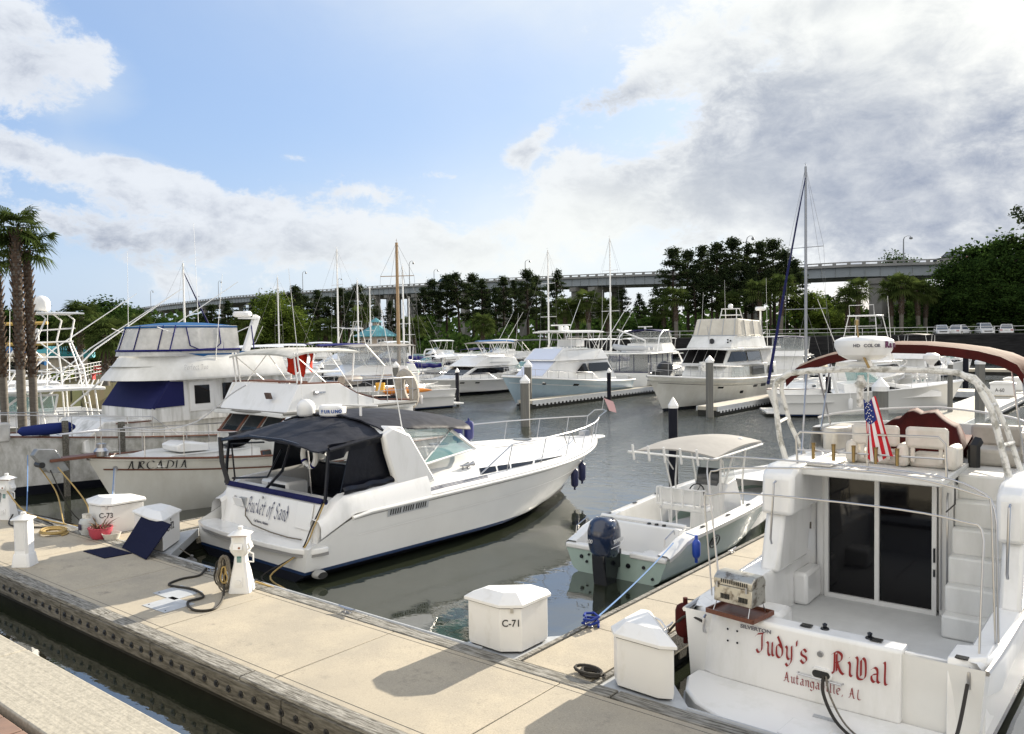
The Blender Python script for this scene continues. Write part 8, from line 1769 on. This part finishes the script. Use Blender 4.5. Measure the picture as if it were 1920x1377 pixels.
def pedestal(label, x, y, z=.5, h=1.0, rz=0, s=1.0, group=None):
    t = thing('power_pedestal', label, 'power pedestal', (x, y, z), rz, group); t.scale = (s,)*3
    sq = lambda hx, hy, zz, c=.03: [(-hx+c, -hy, zz), (hx-c, -hy, zz), (hx, -hy+c, zz), (hx, hy-c, zz), (hx-c, hy, zz), (-hx+c, hy, zz), (-hx, hy-c, zz), (-hx, -hy+c, zz)]
    b = MB(); b.loft([sq(.17, .17, 0), sq(.165, .165, .03), sq(.13, .13, .30), sq(.10, .10, .45), sq(.085, .085, .60)]); b.ob('stand', plast, t, bev=.006)
    b = MB(); b.loft([sq(.09, .09, .57), sq(.14, .13, .66), sq(.15, .14, .72), sq(.125, .12, .80), sq(.125, .12, .90)]); b.ob('head', plast, t, bev=.008)
    b = MB(); b.loft([sq(.13, .125, .895), sq(.13, .125, .912)]); b.ob('head_band', mat('copper_band', (.25, .11, .06), .5), t)
    b = MB(); b.loft([sq(.165, .16, .912), sq(.165, .16, .925), sq(.045, .045, .985), sq(.04, .04, .99)]); b.lathe([(0, .985), (.04, .985), (.042, 1.04), (0, 1.045)], (0, 0, 0), 10); b.ob('cap', plast, t, bev=.004)
    b = MB(); b.box((.0, -.150, .74), (.15, .03, .10), 0, R(-18)); b.ob('outlet_cover', white, t, bev=.006); b = MB(); b.lathe([(0, 0), (.018, 0), (.018, -.01), (0, -.01)], (.03, -.168, .73), 10, 'y'); b.ob('breaker_light', mat('copper_band', (.25, .11, .06), .5), t)
    b = MB(); b.box((.155, 0, .74), (.03, .14, .10), 0, 0, R(-18)); b.ob('outlet_cover', white, t, bev=.006)
    b = MB(); b.box((0, -.095, .53), (.07, .01, .10)); b.ob('meter_glass', glassg, t); b = MB(); b.box((0, -.152, .18), (.13, .01, .14), 0, R(-7)); b.lathe([(0, 0), (.045, 0), (.045, -.02), (0, -.02)], (0, -.155, .18), 12, 'y'); b.ob('socket_plate', white, t)
    b = MB(); b.tube([(.09, -.02, .48), (.20, -.02, .47), (.20, -.02, .60), (.12, -.02, .64)], .014, 6); b.ob('side_handle', plast, t)
    return t
PED = pedestal('white power pedestal with pyramid cap, coiled cables on its side, behind the script-named cruiser', -11.55, 7.42, rz=R(38))
pedestal('white power pedestal cut by the left photo edge with yellow hose', -20.75, 7.35, rz=R(30))
pedestal('white power pedestal on the far dock under the radar arch, left of a pair', *at(1715, 733, .55)[:2], .55, s=1.25, rz=0); pedestal('white power pedestal on the far dock under the radar arch, right of a pair', *at(1731, 733, .55)[:2], .55, s=1.3)
b = thing('light_bollard', 'white square bollard light with pyramid cap at the left dock edge', 'bollard', (-16.1, 5.95, .5), R(38))
q = MB(); sq = lambda hx, zz, c=.035: [(-hx+c, -hx, zz), (hx-c, -hx, zz), (hx, -hx+c, zz), (hx, hx-c, zz), (hx-c, hx, zz), (-hx+c, hx, zz), (-hx, hx-c, zz), (-hx, -hx+c, zz)]
q.loft([sq(.17, 0), sq(.165, .03), sq(.14, .22), sq(.125, .24), sq(.125, .84)]); q.ob('post', plast, b, bev=.006); q = MB(); q.loft([sq(.165, .84), sq(.165, .855), sq(.05, .925), sq(.045, .97)]); q.ob('cap', plast, b, bev=.004)
q = MB(); q.box((0, -.128, .55), (.15, .008, .5)); q.ob('panel', white, b)
# coils
def coil_hang(base, x, y, z, n, r0, h0, m, name='cable_coil', rad=.013):
    q = MB(); random.seed(4)
    for k in range(n):
        w = r0*(.75+.3*random.random()); hh = h0*(.85+.2*random.random()); dx = random.uniform(-.03, .03); dy = random.uniform(-.05, .02)
        q.tube([(x+dx+w*math.sin(a)*(1 if math.cos(a) < 0 else .7), y+dy+.01*math.sin(3*a), z-hh/2+hh/2*math.cos(a)) for a in [i*math.pi/9 for i in range(19)]], rad, 6)
    return q.ob(name, m, base)
CB = thing('cable_coil', 'grey power cables hanging in a long coil on the pedestal', 'cable', (-11.72, 7.22, .5), R(38)); coil_hang(CB, 0, 0, .58, 7, .13, .56, ropeG, 'coil'); coil_hang(CB, -.08, .05, .50, 3, .10, .45, cordK, 'coil'); coil_hang(CB, .02, -.02, .42, 2, .07, .30, hoseY, 'coil')
rope('power_cable', 'black power cable looping across the dock from the pedestal', 'cable', [V(-11.62, 7.15, .62), V(-11.35, 6.95, .53), V(-11.05, 6.62, .52), V(-11.25, 6.42, .52), V(-11.65, 6.55, .53), V(-11.72, 6.85, .52), V(-12.2, 6.95, .525), V(-12.75, 6.85, .52), V(-12.9, 7.15, .52), V(-12.85, 7.45, .52), V(-13.1, 7.75, .53), V(-12.95, 7.92, .45), V(-12.6, 8.05, .2)], .019, cordK)
rope('shore_line', 'tan and black cords drooping from the cruiser corner to the pedestal', 'cord', [EB @ V(.55, -1.75, 1.40), EB @ V(.30, -1.80, 1.05), EB @ V(.05, -1.75, .62), EB @ V(-.35, -1.3, .15), V(-11.4, 8.15, .35), V(-11.45, 7.6, .62)], .016, hoseY)
rope('shore_line', 'black cord beside the tan one at the cruiser corner', 'cord', [EB @ V(.55, -1.70, 1.40), EB @ V(.28, -1.72, 1.00), EB @ V(.02, -1.66, .55), EB @ V(-.40, -1.1, .12), V(-11.7, 8.2, .3), V(-11.6, 7.7, .6)], .014, cordK)
def flat_coil(label, x, y, m, R0=.32, n=6, name='hose_coil', z=.52, r=.018):
    q = MB(); pts = []
    for i in range(n*16): a = i*2*math.pi/16; k = i/(n*16); rr = R0*(1-.35*abs(math.sin(k*7))); pts.append((x+rr*math.cos(a)*1.15+.03*math.sin(k*20), y+rr*math.sin(a)*.8, z+.045*k+.02*abs(math.sin(k*9))))
    q.tube(pts, r, 6); return tag(q.ob(name, m), label, 'hose')
flat_coil('tan garden hose coiled flat on the dock near the left edge', -18.25, 7.32, hoseY)
flat_coil('dark rope heap coiled at the foot of the dock box with stepped lid', -5.3, 8.0, cordK, .16, 4, 'rope_coil', .50, .02)
rope('water_hose', 'yellow hose running from the left pedestal along the water to the anchor roller', 'hose', [V(-20.6, 7.3, 1.15), V(-19.9, 7.4, .75), V(-19.1, 7.75, .54), V(-18.9, 8.2, .45), V(-19.6, 8.6, .75), V(-20.6, 8.4, 1.55)], .017, hoseY)
rope('water_hose', 'tan hose hanging from the trawler anchor down to the dock edge', 'hose', [V(-21.2, 8.15, 1.65), V(-20.5, 8.3, 1.0), V(-19.2, 7.9, .55), V(-18.9, 7.8, .53)], .016, hoseY)
rope('power_cable', 'black cable hanging from the trawler anchor to the water', 'cable', [V(-20.9, 8.3, 1.6), V(-20.0, 8.4, .6), V(-19.4, 8.6, .15), V(-19.6, 8.1, .45), V(-20.7, 7.6, .6)], .014, cordK)
rope('power_cable', 'brown cable lying along the dock below the left pedestal', 'cable', [V(-20.6, 7.4, .6), V(-20.0, 7.1, .52), V(-19.4, 7.15, .52), V(-18.9, 7.55, .52), V(-19.4, 7.68, .52), V(-20.2, 7.75, .53)], .016, cordK)
rope('mooring_line', 'blue mooring line from the boat with blue canvas bow to the dock', 'rope', [V(-25.5, 9.6, 1.3), V(-20.9, 7.8, .52)], .012, ropeB, .15)
# propane tank, plant, basin, mats, fender
t = thing('propane_tank', 'white propane tank with a collar standing left of the plant pot', 'gas tank', (-17.62, 7.72, .51)); q = MB(); q.lathe([(0, 0), (.12, 0), (.12, .02), (.15, .06), (.155, .24), (.13, .31), (.06, .34), (0, .34)], (0, 0, 0), 18); q.ob('body', mat('tank_white', (.50, .52, .52), .45, var=.2), t)
q = MB(); q.lathe([(.085, .32), (.09, .42), (.08, .42), (.075, .32)], (0, 0, 0), 14); q.ob('collar', alud, t); q = MB(); q.cyl((0, 0, .33), (0, 0, .40), .025, n=8); q.ob('valve', brass, t); q = MB(); q.box((.02, -.157, .17), (.12, .01, .12)); q.ob('label', navyL, t)
t = thing('potted_plant', 'spiky green plant in a round pink pot on the dock', 'plant', (-17.02, 7.72, .51)); q = MB(); q.lathe([(0, 0), (.16, 0), (.21, .08), (.225, .20), (.24, .205), (.24, .225), (.21, .225), (.19, .19), (0, .18)], (0, 0, 0), 22); q.ob('pot', pink, t)
q = MB(); random.seed(9)
for i in range(46):
    a = random.uniform(0, 6.28); l = random.uniform(.18, .40); u = random.uniform(.25, 1.2); d = V(math.cos(a)*math.cos(u), math.sin(a)*math.cos(u), math.sin(u)); s0 = V(-d.y, d.x, 0).normalized()*.013; p = V(math.cos(a)*.08, math.sin(a)*.08, .19)
    m1 = p+d*l*.55; e = p+d*l+V(0, 0, -.05); n = q.add([p-s0, p+s0, m1+s0, m1-s0, e]); q.face((n, n+1, n+2, n+3)); q.face((n+3, n+2, n+4))
q.ob('leaves', mat('agave_leaf', (.10, .13, .07), .6, col2=(.16, .07, .05), vscale=9), t)
t = MB(); t.lathe([(0, 0), (.13, 0), (.18, .12), (.185, .13), (.17, .13), (.12, .02), (0, .02)], (-16.72, 7.80, .51), 18); tag(t.ob('wash_basin', mat('basin_white', (.55, .53, .48), .5)), 'small pale basin between the pink pot and the leaning blue mat', 'basin')
navym = mat('mat_navy', (.006, .008, .030), .85, bump=.3, bscale=80)
a = [V(-15.85, 7.58, .515), V(-14.62, 7.42, .515), V(-14.50, 7.86, 1.10), V(-15.72, 7.96, 1.13)]
t = MB(); nrm = (a[1]-a[0]).cross(a[3]-a[0]).normalized()*.02; t.loft([[a[0]-nrm, a[1]-nrm, a[2]-nrm, a[3]-nrm], [a[0], a[1], a[2], a[3]]]); tag(t.ob('boarding_mat', navym), 'dark blue mat leaning against the dock box marked C-72', 'mat')
t = MB(); t.prism([(-16.22, 7.02), (-15.35, 7.02), (-15.28, 7.50), (-16.10, 7.48)], 'z', .503, .517); tag(t.ob('door_mat', navym), 'black rubber mat lying flat on the dock before the leaning blue one', 'mat')
fender('grey worn fender hanging at the dock corner beside the big cruiser stern', V(-14.75, 8.35, .12), .13, .42, pvcg, V(-15.0, 8.3, .47), tilt=.35)
rope('mooring_line', 'grey mooring line leading from the finger dock cleat around the timber', 'rope', [V(-5.6, 9.2, .53), V(-5.45, 9.55, .53), V(-5.25, 9.35, .54), V(-5.1, 9.15, .50), V(-5.08, 9.1, .1)], .014, ropeG)
# ------------------------------------------------------------------ piles
def pile(px, ptop, d, r, m, label, group, cone=True):
    v = far(px, d); zt = farz(px, ptop, d).z; ch = r*1.3 if m is pileg else r*1.9
    t = thing('mooring_pile', label, 'pile', (v.x, v.y, 0), 0, group); b = MB(); b.cyl((0, 0, -1.5), (0, 0, zt-ch), r, n=8 if m is pileg else 12); b.ob('shaft', m, t, smooth=30)
    b = MB(); b.lathe([(0, zt-ch-r*.5), (r*1.1, zt-ch-r*.5), (r*1.12, zt-ch+r*.1), (r*.08, zt), (0, zt)], (0, 0, 0), 12); b.ob('cap', plast, t, smooth=30)
for a in [(983, 703, 40.9, .235, pileg, 'thick grey pile with white cone cap beyond the big cruiser bow'), (989, 676, 52, .24, pileg, 'grey pile right behind the thick one near the pale blue bow'), (1330, 667, 44.0, .21, pileg, 'grey pile at the end of the finger beside the ivory motor yacht'), (1651, 708, 25.5, .235, pileg, 'broad grey pile with white cap right of the national flag'),
          (1838, 668, 31, .17, pileg, 'tall grey pile seen between the radar arch tubes at right'), (741, 678, 49, .20, pileg, 'grey pile left of the far box marked B-39'), (856, 690, 55, .13, pilek, 'thin black pile before the low white cruiser'), (769, 735, 48, .20, pilek, 'short black pile with white cap in open water'), (1141, 690, 52, .13, pilek, 'thin black pile right of the pale blue boat'),
          (1261, 745, 23.1, .13, pilek, 'black pile with white cap standing behind the pale green boat'), (1553, 695, 44, .14, pilek, 'black pile inside the left arm of the radar arch'), (1811, 660, 62, .2, pilek, 'black pile beneath the brown canopy at right'), (601, 680, 46, .13, pilek, 'dark pile under the orange-red jackets'), (1782, 676, 40, .12, pileg, 'slim grey pile left of the tall one at right'), (1000, 655, 88, .2, pileg, 'far grey pile behind the pale blue boat'), (828, 660, 78, .2, pileg, 'far grey pile beside the old white trawler'), (812, 655, 84, .2, pilek, 'far black pile beside the old white trawler')]:
    pile(*a, 'mooring piles in the basin')
for px, d, zt in ((218+8, 21.5, 0),): pass
# timber posts near the bow of the trawler
for (px, py, d, lab) in ((222, 792, 22.4, 'grey timber post between the trawler bow and the boat with blue canvas'), (116, 790, 24.0, 'grey timber post on the foredeck side at the left edge')):
    v = far(px, d); zt = farz(px, py, d).z; b = MB(); b.box((v.x, v.y, zt/2-.3), (.14, .14, zt+.6)); tag(b.ob('timber_post', woodd, bev=.01), lab, 'post')
rope('mooring_line', 'sagging line hung with knotted fringe between the timber post and trawler bridge', 'rope', [farz(232, 801, 22.4), farz(300, 806, 22.2), farz(370, 790, 22.0), farz(430, 742, 21.6), farz(462, 722, 21.2)], .018, ropeW)

# ------------------------------------------------------------------ tower boats at the left edge
def tower_boat(label, x, y, h, L=11.5, tower=True, s=1.0, name='sport_fishing_boat'):
    t = boat_root(name, label, 'fishing boat', x, y, h); t.scale = (s,)*3
    H = Hull(L, 4.0, 1.1, 1.6, rake=1.7, flare=1.6, tm=.42); H.build(t, [hullw, white, antif], (.1, .16)); H.rubrail(t, white, 0, .035); H.deck(t, white, .3, 1, camber=.15); H.deck(t, nonskid, 0, .3, dz=-.4, camber=0, name='cockpit_sole')
    C = Block([(4.0, 1.0), (4.0, 1.6), (6.6, 1.75), (9.4, 1.4), (9.4, 1.2)], 1.6, 1.35, lambda q: 1-max(0, (q-6)/5)*.6); C.build('cabin_trunk', white, t, .05)
    b = MB(); b.sheet([[(4.2, -1.5, 1.6), (4.0, -1.4, 2.35)], [(6.3, -1.35, 1.7), (5.3, -1.2, 2.38)], [(7.0, 0, 1.8), (5.7, 0, 2.4)], [(6.3, 1.35, 1.7), (5.3, 1.2, 2.38)], [(4.2, 1.5, 1.6), (4.0, 1.4, 2.35)]]); b.ob('windscreen', glassg, t)
    b = MB()
    for sg in (-1, 1): b.tube([(4.1, sg*1.5, 1.6), (6.3, sg*1.35, 1.72), (7.0, 0, 1.8)], .05, 6); b.tube([(6.3, sg*1.35, 1.7), (5.3, sg*1.2, 2.38)], .05, 6); b.tube([(4.2, sg*1.5, 1.6), (4.0, sg*1.4, 2.4)], .05, 6)
    b.tube([(4.0, -1.4, 2.38), (5.3, -1.2, 2.4), (5.7, 0, 2.42), (5.3, 1.2, 2.4), (4.0, 1.4, 2.38)], .05, 6); b.ob('windscreen_frame', white, t)
    b = MB(); b.sheet([[(2.2+4.2*i/8, u*1.65, 2.62+.07*(1-u*u)+.03*math.sin(math.pi*i/8)) for u in (-1, -.6, 0, .6, 1)] for i in range(9)], .12); b.ob('hard_top', white, t, bev=.03)
    radome(t, (4.4, -.7, 2.72), .26, .2); dome(t, (5.2, .8, 2.7), .16)
    b = MB(); 
    for sg in (-1, 1):
        for x0 in (2.5, 4.6): b.tube([(x0, sg*1.7, 1.15), (x0+.1, sg*1.55, 2.6)], .035, 6)
    if tower:
        for sg in (-1, 1):
            b.tube([(2.7, sg*1.55, 1.15), (2.9, sg*1.25, 3.4), (3.2, sg*.75, 4.6), (3.0, sg*.7, 5.45), (3.3, sg*.7, 5.72)], .038, 7); b.tube([(5.9, sg*1.35, 2.7), (4.6, sg*.85, 4.5), (4.1, sg*.7, 5.5), (4.3, sg*.7, 5.7)], .038, 7)
            b.tube([(2.9, sg*1.3, 3.2), (5.2, sg*1.1, 3.4)], .03, 6); b.tube([(2.8, sg*1.3, 3.1), (4.4, sg*.9, 4.5)], .03, 6); b.tube([(3.1, sg*.8, 4.55), (4.6, sg*.85, 4.5)], .03, 6); b.tube([(3.0, sg*.72, 5.1), (4.35, sg*.75, 5.0)], .03, 6); b.tube([(4.9, sg*1.05, 3.9), (3.0, sg*1.1, 3.9)], .026, 6)
        for x0, z, w in ((2.85, 3.2, 1.3), (3.15, 4.55, .8), (4.5, 4.55, .85), (3.0, 5.1, .72), (5.2, 3.4, 1.12)): b.tube([(x0, -w, z), (x0, w, z)], .03, 6)
        for k in range(9): z = 1.3+.33*k; w0 = 1.52-.10*(z-1.15); b.tube([(2.72+.07*k/3, w0, z), (2.72+.07*k/3, w0-.42, z)], .018, 5)
        b.tube([(2.7, 1.12, 1.15), (2.95, .85, 3.4), (3.2, .6, 4.5)], .026, 6)
    b.ob('tower_frame', alu, t)
    if tower:
        b = MB(); b.sheet([[(2.65+1.9*i/4, u*.85, 5.75+.05*(1-u*u)) for u in (-1, 0, 1)] for i in range(5)], .06); b.ob('tower_top', white, t); b = MB(); b.bx((3.1, -.78, 4.50), (4.6, .78, 4.56)); b.ob('tower_platform', white, t)
        b = MB(); b.bx((4.3, -.55, 4.56), (4.8, .55, 5.1)); b.ob('tower_helm', white, t, bev=.05); dome(t, (4.05, .1, 5.82), .34)
    for sg in (-1, 1): b = MB(); b.tube([(3.6, sg*1.65, 1.9), (1.0, sg*2.3, 4.2), (-3.5, sg*2.6, 7.2)], [.04, .035, .015], 6); b.ob('outrigger', alu, t)
    for k in range(6): b = MB(); b.cyl((2.3, -1.2+.48*k, 2.5), (2.1, -1.2+.48*k, 2.9), .03, n=6); b.ob('rocket_launcher', alu, t)
    antenna(t, (3.4, -1.5, 2.6), 3.6, (-.04, .0), .02)
    H.rail(t, .42, .97, .6, n=7); return t
tower_boat('white sport fishing boat with tall aluminium tower, dome on top, at the left edge', -36.6, 18.6, 177, s=1.0)
tower_boat('white fishing boat with outriggers but no tall tower, cut by the left edge', -43.2, 19.5, 177, tower=False)
# the tall mast boat and its neighbours
sb(1511, 52, 315, 'tall sailing yacht with dark furled sail and tan sail cover right of the ivory yacht', h=178, L=12, B=3.4, mast_x=.5, mcol=mat('mast_grey', (.26, .27, .29), .35, metal=.4), jib=navy, cover=tancv, spread=(.40, .66), r=.11)
# colourful kayaks and yellow bucket on the far dock by the ketch
v = far(745, 50)
k = thing('kayak', 'orange kayak lying on the deck of the old wooden ketch', 'kayak', (v.x+1.0, v.y-.5, 1.35), R(40)); q = MB(); q.lathe([(0, -1.7), (.12, -1.4), (.26, -.6), (.29, 0), (.26, .6), (.12, 1.4), (0, 1.7)], (0, 0, 0), 12, 'x', .7); q.ob('hull', orange, k); q = MB(); q.lathe([(0, 0), (.2, 0), (.2, .06), (0, .06)], (0, 0, .14), 10, 'z'); q.ob('cockpit', black, k)
k = dup(k, (v.x-.6, v.y-1.2, 1.25), R(20), 'orange and black kayak leaning lower, left of the other one')
v = far(711, 40); t = thing('bucket', 'yellow bucket hanging over the stern of the trawler dinghy', 'bucket', (v.x, v.y, 1.9)); q = MB(); q.lathe([(0, 0), (.2, 0), (.24, .42), (.22, .42), (0, .1)], (0, 0, 0), 14); q.ob('body', yellow, t); q = MB(); q.tube([(-.23, 0, .4), (0, 0, .62), (.23, 0, .4)], .01, 4); q.ob('handle', black, t)
